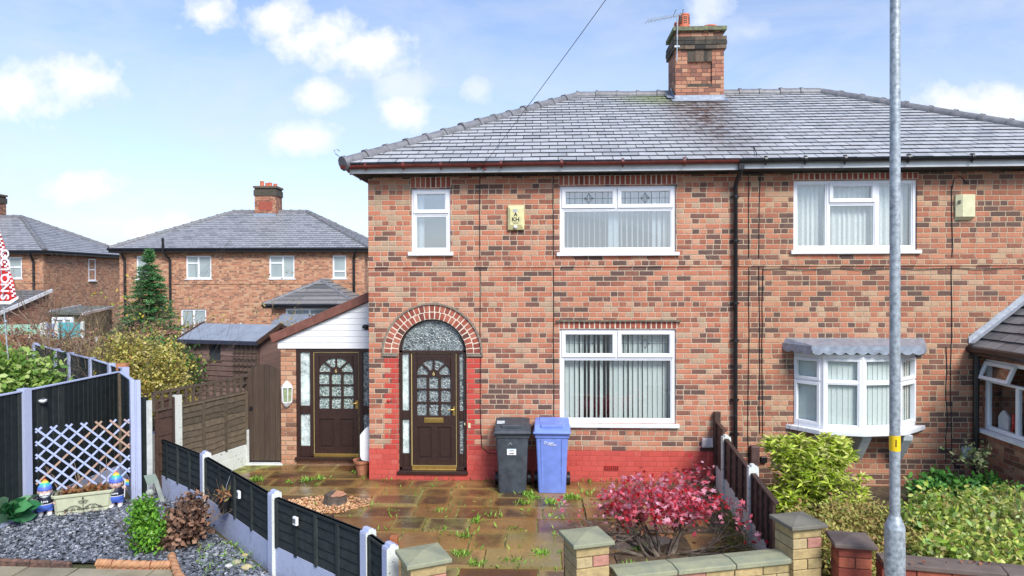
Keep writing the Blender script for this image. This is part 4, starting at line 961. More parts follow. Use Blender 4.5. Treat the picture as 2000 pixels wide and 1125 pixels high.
# ------------------------------------------------------------------ foliage helpers
def leafmat(name, cols, rough=.5, transl=.25, dark=None):
    st = [(i/(len(cols)-1), c) for i, c in enumerate(cols)]
    return islandmat(name, st, rough, 0, mott=.25, mscale=3, transl=transl, spec=.4)
LEAF = {'oval': [(0,0,0),(.35,.26,.05),(.75,.2,.03),(1,0,-.06),(.75,-.2,.03),(.35,-.26,.05)],
        'lance': [(0,0,0),(.4,.12,.05),(1,0,-.1),(.4,-.12,.05)],
        'blade': [(0,0,0),(.5,.05,.1),(1,0,-.1),(.5,-.05,.1)],
        'maple': [(0,0,0),(.18,.34,0),(.42,.2,.03),(.55,.62,-.06),(.66,.16,.03),(1.1,0,-.1),(.66,-.16,.03),(.55,-.62,-.06),(.42,-.2,.03),(.18,-.34,0)],
        'crumple': [(0,0,0),(.3,.3,.18),(.8,.22,-.1),(1,0,.15),(.6,-.3,-.12),(.2,-.2,.2)]}
def leaves(name, P, size, mt, parent=None, shape='oval', A=None, up=.5, sj=.4, off=None, droop=0.0):
    """one small face per leaf at each point of P; A: growing directions"""
    P = np.asarray(P, float); n = len(P); L0 = np.array(LEAF[shape], float); k = len(L0)
    if A is None: A = rng.normal(size=(n,3)); A[:,2] = A[:,2]*.7+up-droop
    A = A/np.maximum(1e-6, np.linalg.norm(A, axis=1, keepdims=True))
    R = rng.normal(size=(n,3))*.8 + np.array([0,-.25,1.0]); B = np.cross(R, A); B /= np.maximum(1e-6, np.linalg.norm(B, axis=1, keepdims=True)); C = np.cross(A, B)
    s = size*(1+sj*rng.uniform(-1, 1, n))[:,None,None]
    V = P[:,None,:] + s*(L0[None,:,0:1]*A[:,None,:] + L0[None,:,1:2]*B[:,None,:] + L0[None,:,2:3]*C[:,None,:])
    o_ = np.zeros(3)
    if off is None:
        p = parent
        while p: o_ += np.array(p.location); p = p.parent
    V = (V-o_).reshape(-1, 3)
    me = bpy.data.meshes.new(name); me.vertices.add(n*k); me.vertices.foreach_set('co', V.ravel())
    me.loops.add(n*k); me.loops.foreach_set('vertex_index', np.arange(n*k)); me.polygons.add(n)
    me.polygons.foreach_set('loop_start', np.arange(n)*k); me.polygons.foreach_set('loop_total', np.full(n, k)); me.update(); me.validate()
    me.materials.append(mt); o = bpy.data.objects.new(name, me); COL.objects.link(o); o.parent = parent; return o
def blob(c, r, n, clump=.12, per=9, shell=.45, low=0.0):
    """leaf points in clumps through an ellipsoid; mostly near its surface"""
    c, r = np.array(c, float), np.array(r, float); m = max(1, n//per)
    d = rng.normal(size=(m,3)); d /= np.linalg.norm(d, axis=1, keepdims=True)
    rad = (shell+(1-shell)*rng.random(m))*(1+.16*np.sin(d[:,0]*5+c[0]*3)*np.cos(d[:,2]*6+d[:,1]*4+c[1]))*(1+.1*rng.normal(size=m))
    q = c + d*rad[:,None]*r; q = np.repeat(q, per, 0) + rng.normal(size=(m*per,3))*clump
    q = q[q[:,2] > low]; return q
def twigs(name, base, dirs, mt, parent, r0=.012, n=3, length=.5, lvl=2, spread=.5, seed=1, grav=0, m_=5):
    """branching stems; returns the object and its tip points"""
    rd = random.Random(seed); mb = MB(); tips = []
    def grow(p, d, r, ln, lv):
        pts = [p]; rr = [r]; k = 4
        for i in range(k):
            d = (d+Vector((rd.gauss(0,.13), rd.gauss(0,.13), rd.gauss(0,.1)-grav))).normalized(); p = p+d*ln/k; pts.append(p); rr.append(max(.0012, r*(1-.5*(i+1)/k)))
            if lv > 0 and i >= 1 and rd.random() < .9:
                for _ in range(rd.choice((1, 1, 2))):
                    nd_ = (d+Vector((rd.gauss(0,spread), rd.gauss(0,spread), rd.gauss(0,spread*.7)+.1))).normalized(); grow(p, nd_, rr[-1]*.7, ln*rd.uniform(.5,.8), lv-1)
        mb.tube(pts, rr, m_ if r > .006 else 4, cap=False); tips.append((pts[-1], d)); 
        if lv == 0: tips.append((pts[-3], d))
    for b_, d in zip(base, dirs): grow(Vector(b_), Vector(d).normalized(), r0*rd.uniform(.7,1.1), length*rd.uniform(.8,1.2), lvl)
    return mb.build(name, mt, parent, smooth=True), tips
M_bark = mat('bark', (.09,.07,.055), .9, .4, 20, .8); M_barkl = mat('pale_twig', (.24,.17,.12), .9, .3, 20, .5); M_barkm = mat('maple_bark', (.1,.075,.065), .85, .4, 18, .7, c2=(.2,.17,.13))
# ------------------------------------------------------------------ fences
def seg(A, B): 
    d = Vector((B[0]-A[0], B[1]-A[1])); return T(A[0], A[1], 0, math.atan2(d.y, d.x)), d.length
def cpost(M_, top, mats, root, w=.1, d=.1, hump=True, name='post', z0=-.05):
    """concrete post with a rounded-shoulder top; local x along the fence, faces towards -y in the first material"""
    b = MB(M_); h = w/2
    prof = [(-h,z0),(h,z0),(h,top-.05),(h*.9,top-.025),(h*.55,top-.03),(h*.4,top-.005),(0,top),(-h*.4,top-.005),(-h*.55,top-.03),(-h*.9,top-.025),(-h,top-.05)] if hump else [(-h,z0),(h,z0),(h,top),(-h,top)]
    n = len(prof); vs = [(-d/2,p[0],p[1]) for p in prof]+[(d/2,p[0],p[1]) for p in prof]
    b.add(vs, [tuple(range(n)), tuple(range(2*n-1,n-1,-1))], 1 if len(mats) > 1 else 0)
    for i in range(n):
        j = (i+1) % n; p, q = prof[i], prof[j]
        m = 0 if (p[0]+q[0])/2 < -.0 or len(mats) < 2 or (p[1] > top-.06 and q[1] > top-.06) else 1
        b.add([vs[i],vs[i+n],vs[j+n],vs[j]], [(0,1,2,3)], m)
    o = b.build(name, mats, root); bevel(o, .006); return o
def lap_panel(M_, ln, z0, z1, mt, root, nb=5, nbat=4, wav=0, rail=True, name='fence_panel', side=-1, railm=None):
    b = MB(M_); h = (z1-z0)/nb
    for i in range(nb):
        za, zb = z0+h*i, z0+h*(i+1)+.018; k = 8; vs = []
        for s in range(k+1):
            x = .01+(ln-.02)*s/k; wz = random.uniform(-wav, wav)
            vs += [(x,-.014*0+side*.004,zb+wz*.4),(x,side*.02,za+wz),(x,side*.008,za+wz)]
        fs = []
        for s in range(k):
            o = s*3; fs += [(o,o+1,o+4,o+3),(o+1,o+2,o+5,o+4),(o,o+3,o+5,o+2)]
        b.add(vs, fs)
    for i in range(nbat+1):
        x = .03+(ln-.06)*i/nbat; b.box(x-.022, x+.022, side*.024-.014, side*.024+.014, z0-.01, z1+.01)
    if rail: b.box(0, ln, -.03, .025, z1+.0, z1+.025)
    o = b.build(name, mt, root); return o
def vert_panel(M_, ln, z0, z1, mt, root, cap=None, bw=.1, side=-1):
    b = MB(M_); x = .005
    while x < ln-.02:
        wd = min(bw*random.uniform(.9,1.1), ln-x)
        b.add([(x,side*.022,z0),(x+wd+.01,side*.006,z0),(x+wd+.01,side*.006,z1),(x,side*.022,z1),(x,.0,z0),(x+wd+.01,.0,z0),(x+wd+.01,.0,z1),(x,.0,z1)], [(0,1,2,3),(7,6,5,4),(0,3,7,4),(1,5,6,2),(3,2,6,7),(0,4,5,1)]); x += wd
    o = b.build('fence_panel', mt, root)
    if cap: c = MB(M_); c.box(0, ln, -.032, .02, z1, z1+.022); bevel(c.build('capping_rail', cap, o), .004)
    return o
# low fence between gnome bed and patio
LP = [(-3.19,-.72),(-1.82,-1.86),(-.17,-3.55),(1.17,-4.61),(1.47,-4.98)]
lf = thing('low_fence', 'low dark lap-board fence with lilac concrete posts between slate bed and patio', 'fence', (-.9,-2.9,0))
for i, p in enumerate(LP):
    q = LP[min(i+1, 4)] if i < 4 else LP[i]; pr_ = LP[i-1] if i else LP[0]
    a = math.atan2((q[1]-pr_[1]), (q[0]-pr_[0])); tp_ = [.93,.92,.92,.9,.9][i]
    cpost(T(p[0], p[1], 0, a), tp_, [M_lilac, M_peel], lf, .12, .1)
for i in range(4):
    Mx, ln = seg(LP[i], LP[i+1]); Mx = Mx @ Matrix.Translation((.05,0,0)); ln -= .1
    o = lap_panel(Mx, ln, .3, .82, M_fdark, lf, 5, 4 if ln > 1 else 1, .008)
    c = MB(Mx); k = 10
    c.box(0, ln, -.02, .01, .826, .845); 
    o2 = c.build('top_rail', M_fgrey if i in (0,2) else M_lilac, o)
    g = MB(Mx); g.box(0, ln, -.025, .025, -.05, .3); g.build('gravel_board', [M_lilac], lf)
# tall fence round the corner
TA, TB, TC, TL = (-4.31,-1.99), (-3.26,-1.14), (-4.2,-.02), (-4.5,-4.0)
tf = thing('tall_fence', 'tall near-black boarded fence with lilac posts around the gnome corner', 'fence', (-4.1,-1.4,0))
cpost(T(TA[0],TA[1],0,radians(80)), 1.8, [M_lilac, M_lilac], tf, .13, .11, False); 
aB = math.atan2(TB[1]-TC[1], TB[0]-TC[0])
b = MB(T(TB[0],TB[1],0,aB)); b.box(-.06,.06,-.07,-.01,-.05,1.8); b.box(-.06,.06,.01,.07,-.05,1.79); b.box(-.04,.04,-.02,.02,-.05,1.78); bevel(b.build('post', M_lilac, tf), .008)
for (a, b_) in ((TL, TA), (TA, TC)):
    Mx, ln = seg(a, b_); o = vert_panel(Mx, ln, .2, 1.76, M_fdark, tf, M_lilac, side=-1); g = MB(Mx); g.box(0, ln, -.03, .03, -.05, .22); g.build('gravel_board', M_lilac, tf)
Mx, ln = seg(TC, TB); vert_panel(Mx, ln-.06, .2, 1.76, M_fdark, tf, M_lilac, .14, side=-1); g = MB(Mx); g.box(0, ln, -.03, .03, -.05, .22); g.build('gravel_board', M_lilac, tf)
b = MB(); b.bar((TC[0]+.12,TC[1]-.16,.2),(TC[0]+.1,TC[1]-.14,1.76),.06,.05,(0,1,0)); b.build('batten', M_fgrey, tf)
b = MB(); p = at(282,780,y=-.92); b.box(p.x-.06,p.x+.05,-.96,-.9,-.05,1.5); b.build('end_board', M_fdark, tf)
# rear run of the same style of fence
RB = [(-9.3,4.72),(-7.78,3.38),(-6.97,2.67),(-5.89,1.76),(-4.91,.84),(-4.32,.3)]
rf_ = thing('rear_fence', 'dark boarded fence with lilac posts running away behind the laurel bush', 'fence', (-6.5,2.2,0))
for i, p in enumerate(RB):
    a = math.atan2(RB[min(i+1,5)][1]-RB[max(i-1,0)][1], RB[min(i+1,5)][0]-RB[max(i-1,0)][0]); cpost(T(p[0],p[1],0,a), 1.8, [M_lilac, M_lilac], rf_, .11, .11, False)
for i in range(5): Mx, ln = seg(RB[i], RB[i+1]); vert_panel(Mx, ln, .1, 1.76, M_fdark, rf_, M_lilac)
b = MB(); p = at(232,714,z=1.8); b.box(p.x-.02,p.x+.16,p.y-.05,p.y+.05,1.72,1.84); tag(b.build('fence_block', mat('orange_block', (.4,.17,.08), .9, .4, 14, .6)), 'orange brick block resting on the corner of the tall dark fence', 'brick')
# diamond lattice
M_lat = islandmat('lilac_lattice_paint', [(0,(.36,.42,.64)), (.8,(.42,.48,.7)), (.9,(.4,.26,.2)), (1,(.42,.28,.2))], .7, .3, 60, .12, 20)
la_, lb_ = Vector((-4.2,-1.93,0)), Vector((-3.27,-1.27,0)); Mx, ln = seg(la_, lb_)
lt = MB(Mx); zb, zt = .34, 1.25; stp = .18
for sgn, yy in ((1,-.03),(-1,-.042)):
    c0 = zb-ln if sgn > 0 else zb; c = zb-ln if sgn > 0 else zb
    end = zt if sgn > 0 else zt+ln
    while c < end:
        # line z = c + sgn*x
        xs_ = sorted([0, ln, (zb-c)*sgn, (zt-c)*sgn]); xa, xb_ = xs_[1], xs_[2]
        if xb_-xa > .06 and 0 <= xa and xb_ <= ln+1e-6:
            wv = random.uniform(-.005,.005); lt.bar((xa,yy,c+sgn*xa+wv),(xb_,yy,c+sgn*xb_-wv),.01,.026,(0,0,1))
        c += stp*1.0
lat = thing('lattice_trellis', 'lilac diamond lattice trellis standing in front of the tall dark fence', 'trellis', (-3.75,-1.6,0)); lt.build('lattice', M_lat, lat)
# brown trellis-topped fence, concrete posts, side gate
GP = Vector((-2.44,.86,0)); CPp = at(344,800,d=10.72); SP = at(300,800,d=10.35)
bf = thing('trellis_fence', 'weathered brown waney fence panel topped with square trellis beside the arched gate', 'fence', (-2.7,.2,0))
Mx, ln = seg(CPp, GP)
lap_panel(Mx, ln, .36, 1.28, M_fgrey, bf, 9, 3, .014); 
g = MB(Mx); g.box(0, ln, -.03, .03, -.05, .2); g.box(0, ln, -.026, .026, .2, .36); bevel(g.build('gravel_board', M_peel, bf), .006)
g = MB(Mx); g.box(ln-.05, ln, -.05, .05, -.05, .62); g.build('gravel_post', M_conc, bf)
g = MB(Mx); g.box(-.45, ln+.02, -.02, .02, 1.56, 1.6); g.box(-.45, ln, -.02, .02, 1.3, 1.33); g.box(-.45, ln, -.012, .012, 1.44, 1.46)
x = -.43
while x < ln: g.box(x-.02, x+.02, -.022, .015, 1.3, 1.6); x += .155
g.build('trellis', M_tstile, bf)
cpost(Mx, 1.49, [M_peel], bf, .13, .11, False)
M2, l2 = seg(SP, CPp); lap_panel(M2, l2-.04, .1, 1.45, M_fbrown, bf, 5, 1, .004); g = MB(M2); g.box(-.1,-.05,-.03,.03,-.05,1.48); g.build('end_post', M_conc, bf)
gt = thing('side_gate', 'dark brown boarded arch-topped garden gate beside the porch', 'gate', (-2.15,.9,0))
ga, gb = at(485,905,z=0), at(549,905,y=.9); Mx, ln = seg((ga.x,.9),(gb.x,.92)); b = MB(Mx); nb = 6
for i in range(nb):
    xa, xb_ = ln*i/nb+.002, ln*(i+1)/nb-.002; zf = lambda x: 1.5+.28*math.sqrt(max(0, 1-((x/ln-.5)/.56)**2))
    b.prism([(xa,.05),(xb_,.05),(xb_,zf(xb_)),((xa+xb_)/2,zf((xa+xb_)/2)),(xa,zf(xa))], -.012+.004*(i % 2), .015)
gd = b.build('boards', M_gate, gt); b = MB(Mx); b.box(-.06, 0, -.02, .08, -.05, 1.6); b.build('gate_post', M_gate, gt); b = MB(Mx); b.tube([(.07,-.03,1.0),(.07,-.045,1.0)], .03, 10); b.build('ring_latch', M_black, gt)
b = MB(Mx); b.box(-.05, ln+.05, -.1, .05, -.03, .012); bevel(b.build('sill_stone', M_conc, gt), .006)
# fence between the two front gardens
RP = [(5.575,-.85),(5.42,-2.66)]
nf = thing('garden_fence', 'low brown lap fence with white concrete posts between the two front gardens', 'fence', (5.5,-1.8,0))
M_post2 = M_peel
cpost(T(5.64,-.07,0,radians(-88)), 1.16, [M_fbrown], nf, .09, .09, False)
for p, a, tz in ((RP[0],-88,.97),(RP[1],-93,1.02)): cpost(T(p[0],p[1],0,radians(a)), tz, [M_peel], nf, .12, .1)
NF = [(5.63,-.1),RP[0],RP[1],(5.32,-3.85)]
for i in range(3):
    Mx, ln = seg(NF[i], NF[i+1]); Mx = Mx @ Matrix.Translation((.05,0,0)); ln -= .1
    o = lap_panel(Mx, ln, .34, .9 if i else 1.0, M_fbrown, nf, 4, 4 if i else 1, .006, side=-1); g = MB(Mx); g.box(0, ln, -.025, .025, -.05, .335); g.build('gravel_board', M_peel, nf)
# ------------------------------------------------------------------ front walls and piers
M_ystone = islandmat('yellow_pitched_block', [(0,(.3,.24,.11)), (.35,(.4,.3,.14)), (.62,(.46,.34,.16)), (.8,(.36,.3,.17)), (.82,(.4,.19,.14)), (1,(.44,.22,.17))], .85, .9, 45, .3, 16, blotch=((.06,.055,.045), 3, .6, .55))
M_rstone = islandmat('red_brick_block', [(0,(.12,.035,.025)), (.4,(.28,.06,.035)), (1,(.42,.12,.06))], .85, .8, 50, .35, 14, blotch=((.04,.03,.028), 4, .6, .6))
def copemat(name, c1, c2, c3):
    m, t, p = newmat(name); co = t.n('ShaderNodeTexCoord').outputs['Object']
    f = t.n('ShaderNodeMapRange', {0: t.noise(co, 5, 6, .7), 1: .35, 2: .65}).outputs[0]; c = t.mix(f, c1, c2)
    s = t.m('MULTIPLY', t.m('SUBTRACT', t.noise(co, 40, 5, .75), .55), 5, clamp=True); L(t, t.mix(t.m('MULTIPLY', s, .6), c, c3), p, 'Base Color')
    p.inputs['Roughness'].default_value = .75; bump(t, p, t.noise(co, 70, 5, .7), .6, .008); return m
M_cope = copemat('lichened_coping', (.22,.24,.17), (.33,.33,.2), (.1,.1,.07)); M_coped = copemat('dark_coping', (.14,.13,.1), (.2,.19,.15), (.07,.065,.05)); M_copev = copemat('dark_red_coping', (.12,.09,.075), (.17,.13,.11), (.07,.06,.05))
def blocks(mb, x0, x1, y0, y1, z0, z1, rh=.1, bl=.22, rough=.006):
    z = z1; k = 0
    while z-rh > z0-.02:
        za, zb = z-rh+.007, z; nx = max(1, round((x1-x0)/bl)); off_ = (k % 2)*.5
        ed = [x0] + [x0+(x1-x0)*(i+off_)/nx for i in range(0 if off_ else 1, nx)] + [x1]
        for i in range(len(ed)-1):
            a, b_ = ed[i]+.004, ed[i+1]-.004
            if b_-a < .02: continue
            j = random.uniform(0, rough*1.6); mb.box(a if i else x0-random.uniform(0,rough), b_ if i < len(ed)-2 else x1+random.uniform(0,rough), y0-j, y1+j, za, zb)
        z -= rh; k += 1
def pier(label, cx_, cy_, ang, w_, top, mt, cope, mort, h=0.0, ct=.05, over=.045, grp=None):
    t = thing('gate_pier', label, 'gate pier', (cx_, cy_, 0)); Mx = T(cx_, cy_, 0, ang); hw = w_/2
    b = MB(Mx); blocks(b, -hw, hw, -hw, hw, -.05, top-ct); bevel(b.build('blockwork', mt, t), .007, 2)
    b = MB(Mx); b.box(-hw+.012, hw-.012, -hw+.012, hw-.012, -.05, top-ct-.002); b.build('mortar_core', mort, t)
    b = MB(Mx); q = hw+over; z = top-ct; b.add([(-q,-q,z),(q,-q,z),(q,q,z),(-q,q,z),(-q,-q,z+ct*.75),(q,-q,z+ct*.75),(q,q,z+ct*.75),(-q,q,z+ct*.75),(0,0,z+ct*1.5)], [(3,2,1,0),(0,1,5,4),(1,2,6,5),(2,3,7,6),(3,0,4,7),(4,5,8),(5,6,8),(6,7,8),(7,4,8)])
    bevel(b.build('coping', cope, t), .008, 2); return t
def quadc(pts, z):
    P = [at(*p, z=z) for p in pts]; c = sum(P, Vector())/4; d = (P[1]-P[0])+(P[2]-P[3]); return c, math.atan2(d.y, d.x), d.length/2
M_mortd = mat('old_mortar', (.14,.12,.09), .95, .3, 14, .5)
for lab, pts, z, mt, cp in (('yellow block gate pier with greenish cap at the foot of the lilac fence', [(773,1071),(857,1058),(882,1086),(793,1103)], .93, M_ystone, M_cope),
        ('yellow block gate pier with pink block and greenish cap beside the rusty gatepost', [(1091,1033),(1168,1027),(1201,1051),(1120,1063)], .93, M_ystone, M_cope),
        ('yellow block pier with grey cap at the end of the garden fence', [(1500,1001),(1568,996),(1618,1022),(1549,1029)], .93, M_ystone, M_coped),
        ('short red brick pier with dark cap behind the lamp post', [(1616,1031),(1693,1038),(1714,1066),(1626,1062)], .82, M_rstone, M_copev)):
    c, a, l_ = quadc(pts, z); pier(lab, c.x, c.y, a, l_-.09, z, mt, cp, M_mortd)
b = MB(); p = at(1106,1100,z=.6); b.box(p.x-.02,p.x+.02,p.y+.06,p.y+.1,-.04,.86); tag(b.build('gate_post', mat('rusty_brown_post', (.08,.035,.022), .7, .5, 20, .5)), 'thin rust-brown metal gatepost fixed beside the middle yellow pier', 'gatepost')
def dwarf(label, a, b_, top, mt, cope, w_=.2, cl=.62, ov=.035):
    t = thing('garden_wall', label, 'garden wall', (a.x, a.y, 0)); Mx, ln = seg(a, b_)
    b = MB(Mx); blocks(b, 0, ln, -w_/2, w_/2, -.05, top-.06, bl=.3); bevel(b.build('blockwork', mt, t), .006, 2); b = MB(Mx); b.box(.01, ln-.01, -w_/2+.012, w_/2-.012, -.05, top-.062); b.build('mortar_core', M_mortd, t)
    n = max(1, round(ln/cl))
    for i in range(n):
        b = MB(Mx); q = w_/2+ov; xa, xb_ = ln*i/n+.004, ln*(i+1)/n-.004; z = top-.06; e = random.uniform(-.004,.004)
        b.prism([(-q,z),(q,z),(q,z+.045+e),(0,z+.062+e),(-q,z+.045+e)], xa, xb_, 'x'); bevel(b.build('coping_stone', cope, t), .008, 2)
w0 = (at(1196,1100,z=.6)+at(1196,1123,z=.6))/2; w1 = (at(1517,1068,z=.6)+at(1548,1090,z=.6))/2
dwarf('low yellow block wall with three worn coping stones in front of the red maple', w0, w1, .6, M_ystone, M_cope)
w0 = (at(1712,1077,z=.6)+at(1722,1096,z=.6))/2; w1 = (at(2000,1099,z=.6)+at(2000,1122,z=.6))/2
dwarf('low red brick wall with dark coping along the right-hand garden', w0, w0+(w1-w0)*1.7, .6, M_rstone, M_copev, cl=.9)
# lamp post
lp = thing('lamp_post', 'tall galvanised steel lamp post with yellow number 1 band in front of the gardens', 'lamp post', (5.94,-4.98,0))
q0, q1 = at(1748,1100,d=6), at(1742,0,d=6); lean = (q1.x-q0.x)/(q1.z-q0.z); xl = lambda z: q0.x+lean*(z-q0.z)
b = MB(); b.tube([(xl(-.05),-4.98,-.05),(xl(1.09),-4.98,1.09)], .084, 24); b.tube([(xl(1.09),-4.98,1.09),(xl(1.115),-4.98,1.115),(xl(1.2),-4.98,1.2)], [.084,.08,.046], 24); b.build('base', M_galv, lp, smooth=True)
b = MB(); b.tube([(xl(1.19),-4.98,1.19),(xl(8),-4.98,8)], [.0435,.041], 24); b.tube([(xl(8),-4.98,7.98),(xl(8)+.6,-5.6,8.3)], .03, 12); b.build('pole', M_galv, lp, smooth=True)
b = MB(); b.box(xl(8)+.45, xl(8)+.75, -6.0, -5.5, 8.26, 8.36); bevel(b.build('lantern', M_galv, lp), .02)
b = MB(); b.tube([(xl(1.77),-4.98,1.775),(xl(1.9),-4.98,1.91)], .0455, 24); b.build('number_band', M_yell, lp, smooth=True)
dcam = Vector((CX-xl(1.84), CY+4.98, 0)).normalized(); pp = Vector((xl(1.84),-4.98,1.843))+dcam*.0465
text('numeral', '1', pp.x+.008, pp.y, pp.z, .085, M_ink, lp, bold=.003, rz=math.atan2(dcam.y, dcam.x)+pi/2)
b = MB(); b.M = T(xl(.7),-4.98,0,math.atan2(dcam.y, dcam.x)+pi/2); 
n = 10; vs = []
for i in range(n+1):
    a = -pi/2-.75+1.5*i/n; vs += [(.0865*cos(a),.0865*sin(a),.2),(.0865*cos(a),.0865*sin(a),.86)]
b.add(vs, [(2*i,2*i+2,2*i+3,2*i+1) for i in range(n)]); b.tube([(0,-.085,.75),(0,-.092,.75)], .01, 8); b.build('inspection_door', M_galv, lp)
# ------------------------------------------------------------------ bins
def bin_(label, loc, rz, mt, kind):
    t = thing('wheelie_bin', label, 'wheelie bin', (0,0,0)); b = MB()
    wb_, wt_, db, dt, H = .21, .255, .2, .3, .93
    lv = [(0,0,.0),(.05,.0,.0)]
    rings = [(0,wb_,-.27,.12),(.06,wb_+.005,-.275,.16),(.5,.232,-.29,.2),(.86,wt_-.005,-.31,.24),(.862,wt_+.012,-.325,.25),(.93,wt_+.014,-.328,.252)]
    vs, fs = [], []; 
    for z, hw, ya, yb in rings:
        r = .035; pts = []
        for (sx, sy, yy) in ((1,-1,ya),(1,1,yb),(-1,1,yb),(-1,-1,ya)):
            cx_, cy_ = sx*(hw-r), yy-sy*r
            a0 = {(1,-1):-90,(1,1):0,(-1,1):90,(-1,-1):180}[(sx,sy)]
            for k in range(4): a = radians(a0+30*k); pts.append((cx_+r*cos(a), cy_+r*sin(a), z))
        vs += pts
    m_ = 16
    for i in range(len(rings)-1):
        for k in range(m_): fs.append((i*m_+k, i*m_+(k+1) % m_, (i+1)*m_+(k+1) % m_, (i+1)*m_+k))
    fs.append(tuple(range(m_-1,-1,-1))); fs.append(tuple((len(rings)-1)*m_+k for k in range(m_))); b.add(vs, fs)
    body = b.build('body', mt, t, smooth=True)
    if kind == 'blue':
        c = MB()
        for s in (-1, 1): c.add([(s*.135,-.2745-.0,.1),(s*.165,-.2745,.1),(s*.175,-.315,.84),(s*.145,-.315,.84),(s*.15,-.281,.1),(s*.16,-.322,.84)], [(0,4,5,3),(4,1,2,5)])
        c.build('rib', mt, body)
    l = MB(); ws = .288
    prof = [(-.36,.915),(-.365,.955),(-.345,.975),(-.3,1.0),(-.22,1.04),(.1,1.075),(.25,1.06),(.275,1.0),(.27,.935)]
    for x0, x1, sc in ((-ws, ws, 1),): l.prism(prof, x0+.02, x1-.02, 'x')
    l.box(-ws, ws, -.372, .27, .925, .957); l.box(-.17, .17, -.3, -.05, 1.0, 1.055); 
    l.add([(-.2,-.28,1.005),(.2,-.28,1.005),(.22,.15,1.075),(-.22,.15,1.075),(-.18,-.25,1.035),(.18,-.25,1.035),(.2,.12,1.095),(-.2,.12,1.095)], [(0,1,5,4),(1,2,6,5),(2,3,7,6),(3,0,4,7),(4,5,6,7)])
    bevel(l.build('lid', mt, t), .014, 3)
    for s in (-1, 1):
        w_ = MB(); w_.tube([(s*.235,.2,.1),(s*.285,.2,.1)], .1, 20); w_.tube([(s*.286,.2,.1),(s*.29,.2,.1)], .05, 12); w_.build('wheel', M_black, t, smooth=True)
    h = MB(); h.tube([(-.2,.28,1.0),(-.2,.33,1.01),(.2,.33,1.01),(.2,.28,1.0)], .014, 8); h.build('handle', mt, t, smooth=True)
    M_ = Matrix.Identity(4); yf = -.303
    if kind == 'black':
        s = MB(); s.add([(-.08,yf+.001,.595),(.06,yf+.001,.595),(.06,yf-.006,.69),(-.08,yf-.006,.69)], [(0,1,2,3)]); s.add([(-.08,yf-.0062,.69),(.06,yf-.0062,.69),(.06,yf-.0068,.698),(-.08,yf-.0068,.698)], [(0,1,2,3)], 1)
        s.build('address_label', [M_white, mat('teal_strip', (.03,.2,.26), .5)], t)
        text('lettering', 'CARD', -.01, yf-.008, .665, .026, mat('grey_ink', (.2,.27,.28), .6), t); text('lettering', 'NUMBER', -.01, yf-.006, .62, .018, M_ink, t)
        k = MB(); k.bar((-.055,-.313,.755),(-.03,-.315,.79),.006,.003,(0,1,0)); k.bar((-.03,-.315,.79),(-.005,-.313,.755),.006,.003,(0,1,0)); k.build('moulded_mark', mat('pale_grey_mark', (.4,.42,.42), .6), t)
        s = MB(); s.add([(-.24,-.2,1.052),(-.12,-.2,1.052),(-.12,-.06,1.073),(-.24,-.06,1.073)], [(0,1,2,3)]); s.build('lid_sticker', mat('pale_sticker', (.5,.54,.56), .5), t)
    else:
        k = MB(); n = 18
        for i in range(n):
            a0, a1 = 2*pi*i/n, 2*pi*(i+1)/n
            if i < 15: k.bar((-.1+.02*cos(a0),-.312,.785+.02*sin(a0)),(-.1+.02*cos(a1),-.312,.785+.02*sin(a1)),.006,.008,(0,1,0))
        k.build('recycling_mark', M_white, t); text('lettering', 'recycle', -.025, -.313, .78, .036, M_white, t, bold=.0012); text('lettering', 'for Warrington', .005, -.311, .752, .021, M_white, t, bold=.0008)
    t.location = loc; t.rotation_euler.z = rz; return t
bin_('charcoal wheelie bin with white address label against the red painted plinth', (2.38,-.37,0), .02, M_blackbin, 'black')
bin_('blue recycling wheelie bin with white lettering beside the charcoal bin', (3.0,-.35,0), -.02, M_bluebin, 'blue')
